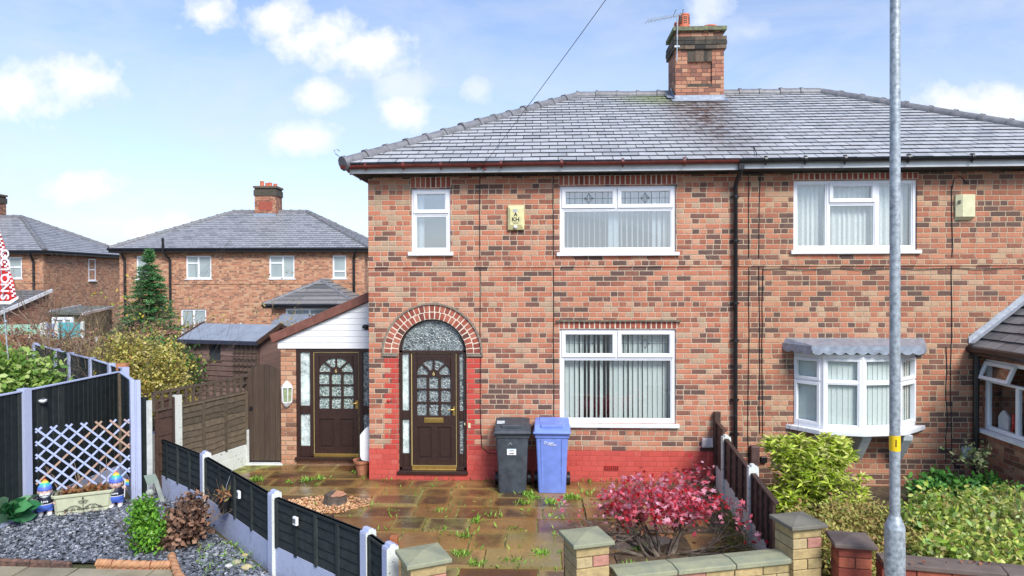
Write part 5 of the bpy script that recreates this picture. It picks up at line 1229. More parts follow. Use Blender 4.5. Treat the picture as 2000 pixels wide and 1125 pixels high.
# ------------------------------------------------------------------ gnome corner
def gnome(label, loc, rz, beard, lift, arm_up):
    t = thing('garden_gnome', label, 'garden gnome'); H = .5
    skin = mat('gnome_skin', (.62,.42,.36), .5, .08, 20, 0) if 'gnome_skin' not in bpy.data.materials else bpy.data.materials['gnome_skin']
    def M1(n, c):
        return bpy.data.materials[n] if n in bpy.data.materials else mat(n, c, .35, .06, 20, 0)
    shirt, shorts, white = M1('gnome_black_shirt', (.012,.014,.03)), M1('gnome_blue_shorts', (.08,.16,.6)), M1('gnome_white', (.78,.8,.82))
    b = MB(); b.lathe([(.055,.1),(.085,.13),(.1,.18),(.098,.24),(.082,.28),(.04,.3)], (0,0,0), 18, sx=1, sy=.85)
    for s in (-1, 1): b.tube([(s*.045,0,.13),(s*.05,0,.07),(s*.052,-.005,.04)], [.045,.036,.03], 10)
    b.lathe([(.03,.27),(.06,.285),(.078,.32),(.08,.35),(.07,.385),(.03,.41)], (0,-.005,0), 18); b.ball((0,-.085,.338), .014, 8)
    for s in (-1, 1):
        b.ball((s*.08,0,.345), .018, 8, sc=(.6,1,1.6)); up_ = arm_up == s
        P_ = [(s*.085,0,.265),(s*.125,-.02,.22 if not up_ else .25),(s*.12,-.06,.185 if not up_ else .3)]
        b.tube(P_, [.03,.026,.02], 8); b.ball(P_[-1], .026, 8)
        for k in range(4): q = Vector(P_[-1]); b.tube([q+Vector(((k-1.5)*.01,-.015,.01)), q+Vector(((k-1.5)*.012,-.035,.004)), q+Vector(((k-1.5)*.011,-.036,-.012))], .0055, 5)
        q = Vector(P_[-1]); b.tube([q+Vector((-s*.015,-.008,0)), q+Vector((-s*.034,-.02,.012))], .0065, 5)
    b.build('body', skin, t, smooth=True)
    b = MB(); b.lathe([(.099,.175),(.104,.19),(.102,.24),(.085,.283),(.05,.296)], (0,0,0), 18, sx=1, sy=.87)
    for s in (-1, 1): b.tube([(s*.075,0,.272),(s*.108,-.01,.244)], [.036,.034], 10)
    b.build('shirt', shirt, t, smooth=True)
    b = MB(); b.lathe([(.085,.1),(.098,.12),(.107,.15),(.105,.185)], (0,0,0), 18, sx=1, sy=.88)
    for s in (-1, 1): b.tube([(s*.045,0,.13),(s*.05,0,.075)], [.056,.05], 10)
    b.build('shorts', shorts, t, smooth=True)
    b = MB(); b.tube([(-.07,-.0,.172),(.07,0,.172)], .001, 4); b.lathe([(.108,.178),(.109,.186)], (0,0,0), 18, sx=1, sy=.88); b.build('belt', white, t)
    for s in (-1, 1):
        b = MB(); b.ball((s*.055,-.03,.028), .036, 12, sc=(.9,1.7,.75)); b.tube([(s*.052,0,.03),(s*.052,0,.065)], .034, 10); b.build('shoe', white, t, smooth=True)
    hat = MB(); cols = [(.1,.16,.6),(.08,.3,.75),(.06,.5,.3),(.75,.65,.08),(.8,.3,.04),(.6,.03,.03)]
    prof = [(.088,.372),(.09,.39),(.08,.42),(.064,.445),(.046,.47),(.03,.49),(.014,.51),(.002,.525)]
    for i in range(7): hat.lathe([prof[i], prof[i+1]], (0,.004*i,0), 18, mi=min(5, max(0, i-1)))
    hm = [M1('hat_stripe_%s' % n_, c) for n_, c in zip(('indigo','blue','green','yellow','orange','red'), cols)]
    hat.build('hat', hm, t, smooth=True)
    if beard:
        b = MB(); b.lathe([(.005,.22),(.03,.235),(.055,.27),(.07,.31),(.075,.335)], (0,-.03,0), 14, sy=.8); b.ball((-.03,-.085,.322), .02, 8, sc=(1.5,.7,.6)); b.ball((.03,-.085,.322), .02, 8, sc=(1.5,.7,.6)); b.build('beard', white, t, smooth=True)
    b = MB()
    for s in (-1, 1): b.ball((s*.028,-.071,.356), .0075, 8)
    b.build('eyes', shirt, t, smooth=True) if False else None
    for s in (-1, 1):
        b = MB(); b.ball((s*.028,-.074,.356), .008, 8); b.build('eye', shirt, t, smooth=True)
    b = MB(); b.tube([(-.022,-.078,.318),(0,-.085,.311),(.022,-.078,.318)], .004, 5); b.build('mouth', M1('gnome_mouth', (.4,.1,.1)), t)
    text('lettering', 'Love', 0, -.0935, .226, .042, white, t, bold=.001)
    if arm_up:
        b = MB(); q = (arm_up*.12,-.09,.3); b.tube([(q[0],q[1],.16),(q[0]+.01,q[1],.42)], .006, 6); b.build('flag_stick', white, t)
        b = MB(); 
        for i in range(5): b.add([(q[0]+.01,q[1],.42-i*.018),(q[0]+.06,q[1]-.02,.41-i*.018),(q[0]+.06,q[1]-.02,.392-i*.018),(q[0]+.01,q[1],.402-i*.018)], [(0,1,2,3)], 4-i)
        b.build('flag', hm, t)
    else:
        b = MB()
        for i in range(5): b.add([(.12+i*.012,-.05,.2),(.132+i*.012,-.05,.2),(.137+i*.016,-.03,.06),(.12+i*.016,-.03,.06)], [(0,1,2,3)], i)
        b.build('rainbow_cloth', hm, t)
    t.location = loc; t.rotation_euler.z = rz; return t
gnome('bearded gnome in a rainbow hat standing left of the cream trough', (-4.1,-1.9,0), .6, True, 0, 0)
gnome('beardless gnome in a rainbow hat standing right of the cream trough', (-3.335,-1.5,0), .42, False, 0, 1)
pa_, pb_ = Vector((-4.0,-1.79,0)), Vector((-3.45,-1.5,0)); Mx, ln = seg(pa_, pb_); ln *= 1.05
tr = thing('trough_planter', 'cream rectangular trough planter with wrought scroll holding dead stems', 'planter', (-3.72,-1.6,0))
b = MB(Mx); hw = .12
lev = [(0,.02,.005),(.05,.02,.005),(.06,-.02,-.02),(.24,-.035,-.035),(.25,-.055,-.05),(.29,-.06,-.055),(.292,-.045,-.04)]
vs = []
for z, ex, ey in lev: 
    r_ = ex if z < .055 else ex
    x0, x1, y0, y1 = -.0+(.0 if z < .055 else .0)-abs(ex), ln+abs(ex), -hw-abs(ey), hw+abs(ey)
    c_ = .04; vs += [(x0+c_,y0,z),(x1-c_,y0,z),(x1,y0+c_,z),(x1,y1-c_,z),(x1-c_,y1,z),(x0+c_,y1,z),(x0,y1-c_,z),(x0,y0+c_,z)]
k_ = len(lev); fs = [tuple(range(7,-1,-1))]+[(i*8+j, i*8+(j+1)%8, (i+1)*8+(j+1)%8, (i+1)*8+j) for i in range(k_-1) for j in range(8)]
b.add(vs, fs)
b.add([(-.02,-hw-.02,.292),(ln+.02,-hw-.02,.292),(ln+.02,hw+.02,.292),(-.02,hw+.02,.292),(0,-hw,.26),(ln,-hw,.26),(ln,hw,.26),(0,hw,.26)], [(0,1,5,4),(1,2,6,5),(2,3,7,6),(3,0,4,7)])
bevel(b.build('trough', mat('cream_plastic_trough', (.5,.52,.36), .6, .1, 10, .2), tr), .006, 2)
b = MB(Mx); b.box(0, ln, -hw, hw, .22, .262); b.build('soil', M_soil, tr)
sc = MB(Mx); cx_ = ln/2; yf = -hw-.045
def spiral(cx0, cz0, r0, a0, turns, s):
    n = 22; return [(cx0+s*r0*(1-.8*i/n)*cos(a0+turns*2*pi*i/n), yf, cz0+r0*(1-.8*i/n)*sin(a0+turns*2*pi*i/n)) for i in range(n+1)]
for s in (-1, 1):
    sc.tube([(cx_, yf, .06), (cx_+s*.04, yf, .1), (cx_+s*.09, yf, .125), (cx_+s*.15, yf, .12), (cx_+s*.2, yf, .085), (cx_+s*.25, yf, .06)], .004, 5)
    for cc_, r_ in ((.05,.02),(.12,.026),(.2,.022),(.03,.03)): sc.tube(spiral(cx_+s*cc_, .075 if cc_ > .03 else .165, r_, 0, 1.3, s), .003, 5)
sc.tube([(cx_, yf, .05), (cx_, yf, .22)], .004, 5); sc.lathe([(.002,.2),(.012,.215),(.002,.24)], (cx_, yf, 0), 8)
sc.build('scrollwork', M_black, tr)
b = MB(Mx)
for x, y, dx_, h in ((.05,.0,-.22,.5),(.08,.02,-.2,.42),(.1,-.02,-.14,.3),(.28,.0,-.12,.5),(.3,.02,-.1,.46),(.33,.0,-.08,.3),(.52,.02,.0,.36)):
    b.tube([(x,y,.25),(x+dx_*.5,y,.25+h*.5),(x+dx_,y,.25+h)], [.008,.006,.004], 5)
b.tube([(.4,.03,.25),(.39,.03,.78)], .005, 5, mi=1); b.tube([(.6,.03,.25),(.6,.03,.74)], .004, 5); b.build('dead_stems', [M_barkl, M_black], tr)
P = np.array([Mx @ Vector((random.uniform(.05, ln-.05), random.uniform(-hw, hw), random.uniform(.26,.33))) for _ in range(160)])
leaves('dead_leaves', P, .055, leafmat('withered_orange_leaf', [(.22,.08,.03),(.42,.17,.07),(.2,.2,.08)]), tr, 'crumple')
# hosta, solar lamp, hanging pot, fence lamps
hs = thing('hosta', 'broad-leaved green hosta at the foot of the tall fence, far left edge', 'plant', (-4.33,-2.25,0))
P = []; A = []
for i in range(36):
    a = random.uniform(-2.0,1.2); el = random.uniform(.1,1.0); P.append((-4.33+.04*cos(a), -2.25+.06*sin(a), random.uniform(.05,.28))); A.append((cos(a)*cos(el), sin(a)*cos(el), sin(el)*.8))
leaves('foliage', P, .3, leafmat('hosta_leaf', [(.03,.17,.07),(.08,.32,.11),(.3,.48,.3)], .35), hs, 'oval', np.array(A), sj=.25)
b = MB(); pz = at(298,950,z=.35); px_, py_ = -2.92, -1.3
so = thing('solar_spike_lamp', 'pale green solar spike lamp tilted at the start of the low fence', 'solar lamp', (px_,py_,0))
b.add([(px_-.09,py_-.05,.42),(px_+.07,py_-.03,.44),(px_+.1,py_+.02,.3),(px_-.07,py_,.27)], [(0,1,2,3)]); b.add([(px_-.09,py_-.04,.415),(px_+.07,py_-.02,.435),(px_+.1,py_+.03,.295),(px_-.07,py_+.01,.265)], [(3,2,1,0)])
b.build('panel', mat('pale_green_panel', (.36,.45,.38), .3, .05, 5, 0), so)
b = MB(); b.bar((px_+.06,py_+.01,.33),(px_+.16,py_+.02,-.02),.06,.02,(0,1,0)); b.ball((px_-.02,py_-.02,.16), .055, 10); b.build('body', mat('grey_green_plastic', (.33,.37,.33), .5), so)
hp = at(449,975,z=.62); hpt = thing('hanging_pot', 'small black pot of withered orange plant hooked on the low fence', 'hanging pot', (hp.x,hp.y,.45))
n_ = Vector((-.7,-.72,0)); c0 = Vector((-1.12,-2.58,0))+n_*.09
b = MB(); b.lathe([(.05,.34),(.07,.5),(.076,.5),(.066,.48),(.01,.47)], (c0.x,c0.y,0), 14); b.build('pot', M_black, hpt, smooth=True)
b = MB(); b.tube([c0+Vector((0,0,.5)), c0+Vector((.02,.02,.68)), c0-n_*.1+Vector((0,0,.86)), c0-n_*.13+Vector((0,0,.8))], .003, 5); b.build('hook', M_galv, hpt)
P = np.array([c0+Vector((random.gauss(0,.03), random.gauss(0,.03), random.uniform(.51,.62))) for _ in range(70)]); leaves('foliage', P, .07, leafmat('withered_stem', [(.45,.12,.05),(.5,.25,.12),(.15,.2,.08)]), hpt, 'lance')
def flamp(label, p, a, half=False):
    t = thing('fence_lamp', label, 'solar fence lamp', p); M_ = T(p[0], p[1], p[2], a); b = MB(M_)
    if half: b.lathe([(.055,0),(.05,-.025),(.03,-.045),(.01,-.05)], (0,-.02,0), 14)
    else: b.box(-.035,.035,-.03,0,-.045,.045)
    bevel(b.build('case', M_white, t), .004); b = MB(M_); b.box(-.02,.02,-.036,-.03,-.02,.025); b.build('panel', mat('solar_cell', (.1,.12,.12), .3), t)
flamp('small white solar lamp on the second low fence panel, above the hanging pot side', (-.86,-2.91,.66), radians(-45)-.05)
flamp('small white solar lamp on the third low fence panel', (.21,-3.9,.7), radians(-38))
flamp('white half-dome solar lamp on the tall dark fence beside the left post', (-4.27,-1.72,1.6), radians(82), True)
# timber left on the patio, stump, wood chips
p, q = at(650,1036,z=.05), at(768,1085,z=.05)
tb = thing('timber_offcut', 'dark brown timber beam lying on the patio behind the low fence', 'timber', (p.x,p.y,0))
b = MB(); a_, c_ = Vector((p.x,p.y,.06)), Vector((q.x,q.y,.06)); b.bar(a_, c_, .1, .12); bevel(b.build('beam', M_fbrown, tb), .006)
b = MB(); b.bar(a_+Vector((-.02,.02,.0)), a_+Vector((-.05,.03,.17)), .09, .07, (0,1,0)); bevel(b.build('block', M_fbrown, tb), .006)
b = MB(); b.bar(c_+Vector((0,.05,.02)), c_+Vector((.0,.05,.2)), .09, .09, (0,1,0)); bevel(b.build('block', mat('orange_cut_wood', (.35,.12,.05), .8, .2), tb), .006)
sx_, sy_ = -.2, -1.2; st = thing('tree_stump', 'freshly cut tree stump with orange top in the wood chips on the patio', 'tree stump', (sx_,sy_,0))
b = MB(); mod = lambda i, t_: 1+.1*sin(t_*3+1)+.06*sin(t_*7)
b.tube([(sx_,sy_,-.02),(sx_,sy_,.06),(sx_+.01,sy_,.13)], [.19,.155,.15], 24, mod=mod); b.build('bark', M_bark, st, smooth=True)
b = MB(); b.tube([(sx_+.01,sy_,.13),(sx_+.01,sy_,.136)], .14, 24, mod=mod); b.build('cut_face', mat('fresh_cut_wood', (.5,.2,.1), .7, .2, 14, .2, c2=(.6,.33,.2)), st)
poly = [(sx_+.62*cos(a)*(1+.2*sin(3*a))-.08, sy_-.1+.4*sin(a)) for a in [i*pi/8 for i in range(16)]]
M_wchip = islandmat('wood_chip', [(0,(.4,.16,.07)), (.5,(.6,.33,.16)), (1,(.7,.5,.3))], .8, 0, mott=.2)
tag(chips('wood_chips', poly, 1150, .028, M_wchip, .008, .5, .012), 'orange wood chips scattered around the cut stump', 'wood chips', kind='stuff')
# rope-top edging
M_rope = islandmat('terracotta_rope_edging', [(0,(.24,.09,.05)), (.5,(.4,.15,.08)), (1,(.45,.24,.12))], .8, .5, 50, .35, 14)
def rope(a, b_, lab, m_=None, r=.042):
    a, b_ = Vector(a), Vector(b_); n = 40; mb = MB(); d = b_-a; mod = lambda i, t_: 1+.16*sin(2*t_+i*.75)
    mb.tube([a+d*i/n for i in range(n+1)], r, 16, mod=mod); dn = d.normalized(); mb.bar(a+Vector((0,0,-.05)), b_+Vector((0,0,-.05)), .045, .09)
    return tag(mb.build('edging_tile', m_ or M_rope, smooth=True), lab, 'edging tile', 'rope-topped edging tiles')
e = [at(190,1099,z=.04), at(222,1101,z=.04), at(297,1103,z=.04), at(336,1103,z=.04), at(347,1122,z=.04), at(372,1150,z=.04)]
rope(e[0], e[1]-Vector((.01,0,0)), 'shortest terracotta rope edging tile, left end of the row'); rope(e[1], e[2]-Vector((.012,0,0)), 'long red terracotta rope edging tile in front of the green shrub')
rope(e[2], e[3]-Vector((.012,0,0)), 'dull terracotta rope edging tile under the withered shrub'); rope(at(334,1085,z=.04), e[4], 'reddish rope edging tile turning the corner'); rope(e[4], e[5], 'orange rope edging tile running to the bottom edge')
e2 = [at(-60,1092,z=.02), at(60,1097,z=.02), at(138,1101,z=.02)]
M_roped = mat('dark_weathered_rope_edging', (.07,.05,.045), .9, .4, 20, .6, c2=(.2,.11,.08))
rope(e2[0], e2[1], 'dark weathered rope edging tile at the left edge of the slate bed', M_roped, .026); rope(e2[1]+Vector((.01,0,0)), e2[2], 'dark weathered rope edging tile between slate chippings and path', M_roped, .026)
for i, (px, py, r_, c_) in enumerate(((462,1098,.05,'pale round cobble'),(478,1084,.035,'small ochre cobble'),(447,1105,.04,'white flat cobble'),(482,1108,.06,'largest buff cobble'),(440,1080,.03,'little grey-green cobble'))):
    b = MB(); c = at(px, py, z=.02); b.ball(c, r_, 12, sc=(1.2,.9,.6)); tag(b.build('cobble', mat('cobble_stone_%s' % 'abcde'[i], ((.36,.35,.22),(.4,.34,.15),(.5,.5,.46),(.42,.36,.2),(.25,.28,.2))[i], .8, .2, 20, .3), smooth=True), c_+' among the slate chips by the low fence', 'cobble', 'cobbles by the low fence')
# ------------------------------------------------------------------ garden plants
def shrub(name, label, cat, root, blobs_, size, mt, shape='oval', stems=None, stem_mat=None, clump=.06, per=9, seed=1, group=None, shell=.5, up=.5, part='foliage'):
    t = thing(name, label, cat, root, group)
    P = np.concatenate([blob(c, r, n, clump, per, shell) for c, r, n in blobs_]); leaves(part, P, size, mt, t, shape, up=up)
    if stems:
        n_, r0, ln, lv = stems; base = [(root[0]+random.gauss(0,.05), root[1]+random.gauss(0,.05), root[2]-.02) for _ in range(n_)]
        dirs = [(random.gauss(0,.6), random.gauss(0,.5), 1) for _ in range(n_)]; twigs('stems', base, dirs, stem_mat or M_bark, t, r0, 3, ln, lv, seed=seed)
    return t
gs = at(290,1078,z=0)
shrub('box_shrub', 'bright green small-leaved shrub behind the rope edging', 'shrub', (gs.x,gs.y,0), [((gs.x,gs.y,.25),(.2,.2,.26),1500),((gs.x-.06,gs.y,.47),(.13,.13,.15),700),((gs.x+.05,gs.y-.02,.15),(.19,.16,.15),500)], .05,
      leafmat('box_leaf', [(.05,.14,.02),(.12,.32,.03),(.26,.52,.06)], .35), 'oval', (7,.008,.35,2), clump=.035, up=1.0)
ds = at(366,1064,z=0)
t = shrub('withered_shrub', 'brown withered hydrangea with dead curled leaves beside the green shrub', 'shrub', (ds.x,ds.y,0), [((ds.x,ds.y,.26),(.23,.2,.23),950),((ds.x+.03,ds.y+.1,.43),(.17,.13,.12),200),((ds.x-.1,ds.y-.12,.12),(.2,.15,.1),300)], .07,
      leafmat('dead_leaf', [(.05,.028,.02),(.12,.065,.045),(.25,.13,.08),(.34,.2,.13)], .8, .1), 'crumple', (12,.008,.42,2), M_barkl, clump=.05, per=6)
# maple
mp = (4.28,-2.95,0); t = thing('maple_shrub', 'red-leaved spreading Japanese maple in the patio bed', 'maple', mp)
base, dirs = [], []
for i in range(15):
    a = -1.25+2.5*i/14; base.append((mp[0]+.18*sin(a)+random.gauss(0,.03), mp[1]+random.gauss(0,.06), 0)); dirs.append((sin(a)*1.15, random.gauss(0,.45), cos(a)*.72+.12))
tw, tips = twigs('stems', base, dirs, M_barkm, t, .022, 3, .56, 3, .62, 5, grav=-.0)
P, A = [], []
for (p, d) in tips:
    if p.z > .3 and random.random() < (.5 if p.z > .5 else .1):
        for _ in range(random.choice((1,2,2))):
            P.append(p+Vector((random.gauss(0,.04), random.gauss(0,.04), random.gauss(0,.03)))); A.append((random.gauss(0,.7)+d.x*.4, random.gauss(0,.7)-.35, random.gauss(0,.4)-.1))
ex = blob((4.28,-2.95,.64),(.82,.5,.2),1350,.055,8,.3); ex = ex[(ex[:,0] > 3.4)]
for q in ex: P.append(Vector(q)); A.append((random.gauss(0,.7), random.gauss(0,.7)-.35, random.gauss(0,.4)-.1))
print('maple leaves', len(P), 'tips', len(tips))
leaves('foliage', [tuple(x) for x in P], .058, leafmat('maple_leaf', [(.36,.015,.02),(.6,.03,.045),(.68,.12,.17),(.7,.26,.34),(.74,.42,.5)], .35, .4), t, 'maple', np.array(A), sj=.35)
P = blob((4.25,-2.9,.4),(.8,.4,.2),160,.06,3,.3); leaves('withered_foliage', P, .06, leafmat('withered_maple_leaf', [(.25,.1,.05),(.4,.22,.12)], .8), t, 'crumple')
# pieris
pr_ = at(1585,985,z=0); pr_ = Vector((6.7,-1.15,0))
t = thing('pieris_shrub', 'large yellow-green whorled shrub below the bow window', 'shrub', pr_)
C_ = np.concatenate([blob((6.42,-1.2,.84),(.3,.3,.18),70,.04,1,.55), blob((6.95,-1.1,.82),(.28,.3,.2),80,.04,1,.55), blob((6.72,-1.25,.56),(.52,.4,.3),210,.05,1,.5), blob((6.9,-1.35,.25),(.5,.4,.2),110,.05,1,.4), blob((6.3,-1.4,.2),(.35,.35,.16),80,.05,1,.4)])
P, A = [], []
for c in C_:
    ax = Vector((random.gauss(0,.3), random.gauss(-.15,.3), 1)).normalized()
    for k in range(15):
        a = random.random()*6.28; el = random.uniform(-.25,.7); P.append(c); A.append((cos(a)*cos(el)+ax.x*.3, sin(a)*cos(el)+ax.y*.3, sin(el)))
leaves('foliage', P, .13, leafmat('pieris_leaf', [(.22,.34,.03),(.42,.56,.05),(.6,.68,.12),(.7,.66,.28)], .35, .3), t, 'lance', np.array(A), sj=.3)
twigs('stems', [(6.7+random.gauss(0,.08),-1.15,0) for _ in range(9)], [(random.gauss(0,.6), random.gauss(0,.4), 1) for _ in range(9)], M_bark, t, .014, 3, .7, 2)
# low cover in the right-hand garden: separate shrubs
def low(label, name, pts, mt, size, n, h, shape='oval', cat='shrub', clump=.05, group=None, stems=None):
    c = Vector((sum(p[0] for p in pts)/len(pts), sum(p[1] for p in pts)/len(pts), 0)); bl = [((p[0],p[1],h*.45),(p[2],p[3],h*.6),n) for p in pts]
    return shrub(name, label, cat, c, bl, size, mt, shape, stems, M_barkl, clump=clump, group=group, shell=.35)
M_heath = leafmat('russet_heather_leaf', [(.2,.14,.05),(.36,.28,.08),(.42,.38,.1),(.28,.36,.08),(.38,.19,.09)], .7, .2)
low('russet and green low heather spreading behind the grey-capped pier', 'heather_shrub', [(6.0,-3.0,.5,.55),(6.45,-2.5,.5,.5),(6.9,-2.2,.45,.45),(6.2,-3.6,.4,.35),(7.0,-3.0,.5,.45)], M_heath, .045, 3200, .42, 'oval', clump=.05)
M_yg = leafmat('yellow_green_leaf', [(.1,.2,.03),(.26,.4,.05),(.44,.54,.1),(.62,.58,.16),(.3,.5,.16),(.34,.2,.08)], .4, .3)
pts = [(7.6,-2.6,.45,.45),(7.9,-3.3,.5,.45),(8.4,-2.6,.5,.5),(8.7,-3.2,.5,.45),(9.2,-2.3,.5,.5),(9.5,-3.0,.5,.5),(8.0,-2.0,.4,.4),(8.9,-1.8,.4,.4),(9.9,-2.5,.4,.5),(7.2,-3.7,.45,.35)]
low('yellow-green bushy ground plants filling the right-hand garden behind the low red wall', 'spiraea_shrub', pts, M_yg, .075, 1700, .5, 'oval', clump=.06, stems=(40,.006,.45,1))
low('deep green leafy weeds under the grille against the right-hand house wall', 'nettle_clump', [(8.9,-.6,.22,.2),(9.3,-.9,.3,.25),(8.4,-1.1,.3,.25),(9.1,-1.3,.4,.3)], leafmat('nettle_leaf', [(.03,.13,.02),(.07,.24,.04),(.16,.36,.06)], .5), .08, 500, .42, 'oval', 'weeds')
low('green strappy weeds at the foot of the white post by the maple', 'weed_clump', [(5.25,-2.5,.16,.2),(5.15,-2.9,.2,.25),(5.35,-1.9,.12,.3)], leafmat('weed_leaf', [(.08,.17,.02),(.2,.32,.04),(.36,.32,.1),(.4,.26,.1)], .6), .09, 260, .2, 'blade', 'weeds')
# potted plant by the extension
pt = thing('potted_plant', 'straggly plant in a round black pot beside the front extension', 'potted plant', (9.38,-.72,0))
b = MB(); b.lathe([(.12,0),(.19,.12),(.2,.26),(.215,.27),(.215,.3),(.19,.3),(.18,.26),(.02,.25)], (9.38,-.72,0), 22); b.build('pot', M_black, pt, smooth=True)
tw, tips = twigs('stems', [(9.38+random.gauss(0,.05),-.72,.25) for _ in range(8)], [(random.gauss(0,.35), random.gauss(0,.3), 1) for _ in range(8)], M_bark, pt, .006, 3, .4, 1)
P = [tuple(p+Vector((random.gauss(0,.03),)*3)) for p, d in tips for _ in range(4)]; leaves('foliage', P, .06, leafmat('pot_leaf', [(.1,.2,.05),(.3,.34,.16),(.12,.08,.05)], .6), pt, 'oval')
# weeds in the joints
M_weed = leafmat('bright_weed', [(.12,.28,.03),(.25,.48,.06),(.4,.58,.1)], .5, .3)
wp = []
for px, py, n_, s_ in ((1080,985,60,.08),(1118,975,70,.08),(1045,975,30,.07),(1030,968,60,.08),(1020,985,30,.06),(600,940,45,.08),(625,937,20,.06),(500,940,50,.08),(560,945,20,.06),(905,1050,30,.06),(930,1020,40,.07),(965,1010,10,.05),(855,1000,12,.05),(860,1038,14,.05),
        (1060,1085,40,.07),(1000,1100,20,.05),(1145,965,25,.06),(1190,940,22,.06),(1150,942,20,.05),(1242,1040,20,.07),(1250,1075,40,.08),(1232,1110,30,.07),(1092,1012,14,.05),(900,1085,40,.06),(730,925,10,.05),(960,937,20,.05),(880,935,14,.04),(835,932,10,.04),(780,935,10,.04),(700,925,14,.05),(1290,935,16,.05),(930,1105,30,.05),(1000,1035,14,.04),(1110,1045,10,.04),(655,970,10,.04),(760,1000,8,.04)):
    c = at(px, py, z=0)
    for _ in range(int(n_*1.6)): wp.append((c.x+random.gauss(0,.06), c.y+random.gauss(0,.04), random.uniform(-.005,.025)))
for _ in range(60): wp.append((random.uniform(.2,5.3), -.03+random.gauss(0,.02), 0))
for _ in range(300):
    yy = random.choice(rws[2:]); wp.append((random.uniform(-1.5,5), yy+random.gauss(0,.012), 0)) if random.random() < .75 else wp.append((random.choice((1.9,2.05,2.6,1.55,3.0))+random.gauss(0,.015), random.uniform(-4.5,-1), 0))
A = rng.normal(size=(len(wp),3))*.8; A[:,2] = abs(A[:,2])+.5
tag(leaves('joint_weeds', wp, .06, M_weed, None, 'lance', A, sj=.7), 'bright green weeds and grass growing in the joints of the patio', 'weeds', kind='stuff')
wp = [tuple(at(random.uniform(385,500), random.uniform(1060,1120), z=.01)) for _ in range(260)]; wp = [p for p in wp if p[0]+p[1] < -3.75]
tag(leaves('gravel_grass', wp, .07, M_weed, None, 'blade', sj=.5), 'tufts of green grass in the slate chips along the low fence', 'grass', kind='stuff')
dl = [(random.uniform(-4.2,-2.8), random.uniform(-1.9,-1.1), .02) for _ in range(40)] + [tuple(at(random.uniform(1720,1990), random.uniform(1078,1100), z=.02)) for _ in range(60)] + [tuple(at(random.uniform(1715,1960), 1100, z=.615)) for _ in range(18)]
tag(leaves('fallen_leaves', dl, .042, leafmat('fallen_leaf', [(.15,.06,.03),(.35,.13,.06),(.4,.22,.14)], .8, .1), None, 'crumple'), 'brown fallen leaves lying on slate, soil and wall tops', 'fallen leaves', kind='stuff')
# ------------------------------------------------------------------ plants beyond the fences
M_laur = leafmat('laurel_leaf', [(.07,.16,.03),(.16,.3,.05),(.32,.44,.1),(.45,.52,.2)], .3, .25)
c = at(20,715,d=11.0)
shrub('laurel_bush', 'large glossy light green bush behind the tall fence, far left', 'bush', (c.x,c.y,0), [((c.x,c.y,1.62),(.8,.5,.52),3400),((c.x-.5,c.y,1.9),(.5,.4,.35),1000),((c.x+.35,c.y,1.55),(.42,.35,.34),1000)], .1, M_laur, 'oval', (6,.02,1.2,2), clump=.07)
c = at(290,740,d=13.6)
shrub('yellowing_shrub', 'large yellowing shrub with fine branches behind the fences', 'bush', (c.x,c.y,0), [((c.x-.08,c.y,1.4),(.98,.7,.8),7500),((c.x-.55,c.y+.2,1.85),(.45,.4,.4),1300),((c.x+.25,c.y-.1,1.05),(.55,.5,.5),2200)], .062,
      leafmat('yellowing_leaf', [(.2,.16,.04),(.46,.4,.07),(.62,.58,.15),(.7,.56,.24),(.34,.42,.07),(.46,.24,.07)], .5, .3), 'oval', (16,.014,1.7,3), M_bark, clump=.07)
c = at(345,685,d=15.6)
shrub('viburnum_bush', 'mid green bush in front of the conifer and left of the shed', 'bush', (c.x,c.y,0), [((c.x,c.y,1.3),(.85,.6,.6),2600),((c.x-.5,c.y+.1,1.6),(.45,.4,.4),1000)], .085, leafmat('viburnum_leaf', [(.02,.08,.02),(.06,.2,.04),(.14,.32,.08)], .4), 'oval', (6,.02,1.2,2), clump=.09)
M_bram = leafmat('bramble_leaf', [(.16,.06,.055),(.34,.14,.12),(.4,.24,.15),(.18,.17,.06),(.4,.3,.12)], .7, .2)
c = at(200,680,d=17.5)
shrub('bramble_hedge', 'tangled reddish brown hedge across the middle of the back gardens', 'hedge', (c.x,c.y,0), [((at(px,680,d=d_).x,at(px,680,d=d_).y,1.2+.04*k),(1.2,.7,.8),3000) for k, (px,d_) in enumerate(((90,17.5),(170,17),(250,17.2),(330,18),(400,18.5),(30,18)))], .075, M_bram, 'oval', (12,.01,1.6,2), M_barkl, clump=.12)
c = at(215,700,d=15)
shrub('arching_shrub', 'pale yellow arching stems rising over the dark fence posts', 'bush', (c.x,c.y,0), [((c.x,c.y,1.35),(.8,.5,.45),1500),((c.x-.75,c.y,1.1),(.5,.4,.3),500)], .07, leafmat('pale_yellow_leaf', [(.4,.3,.06),(.55,.45,.12),(.3,.2,.08),(.2,.2,.06)], .6), 'lance', (22,.01,1.6,2), mat('straw_stem', (.4,.3,.15), .8, .2), clump=.1)
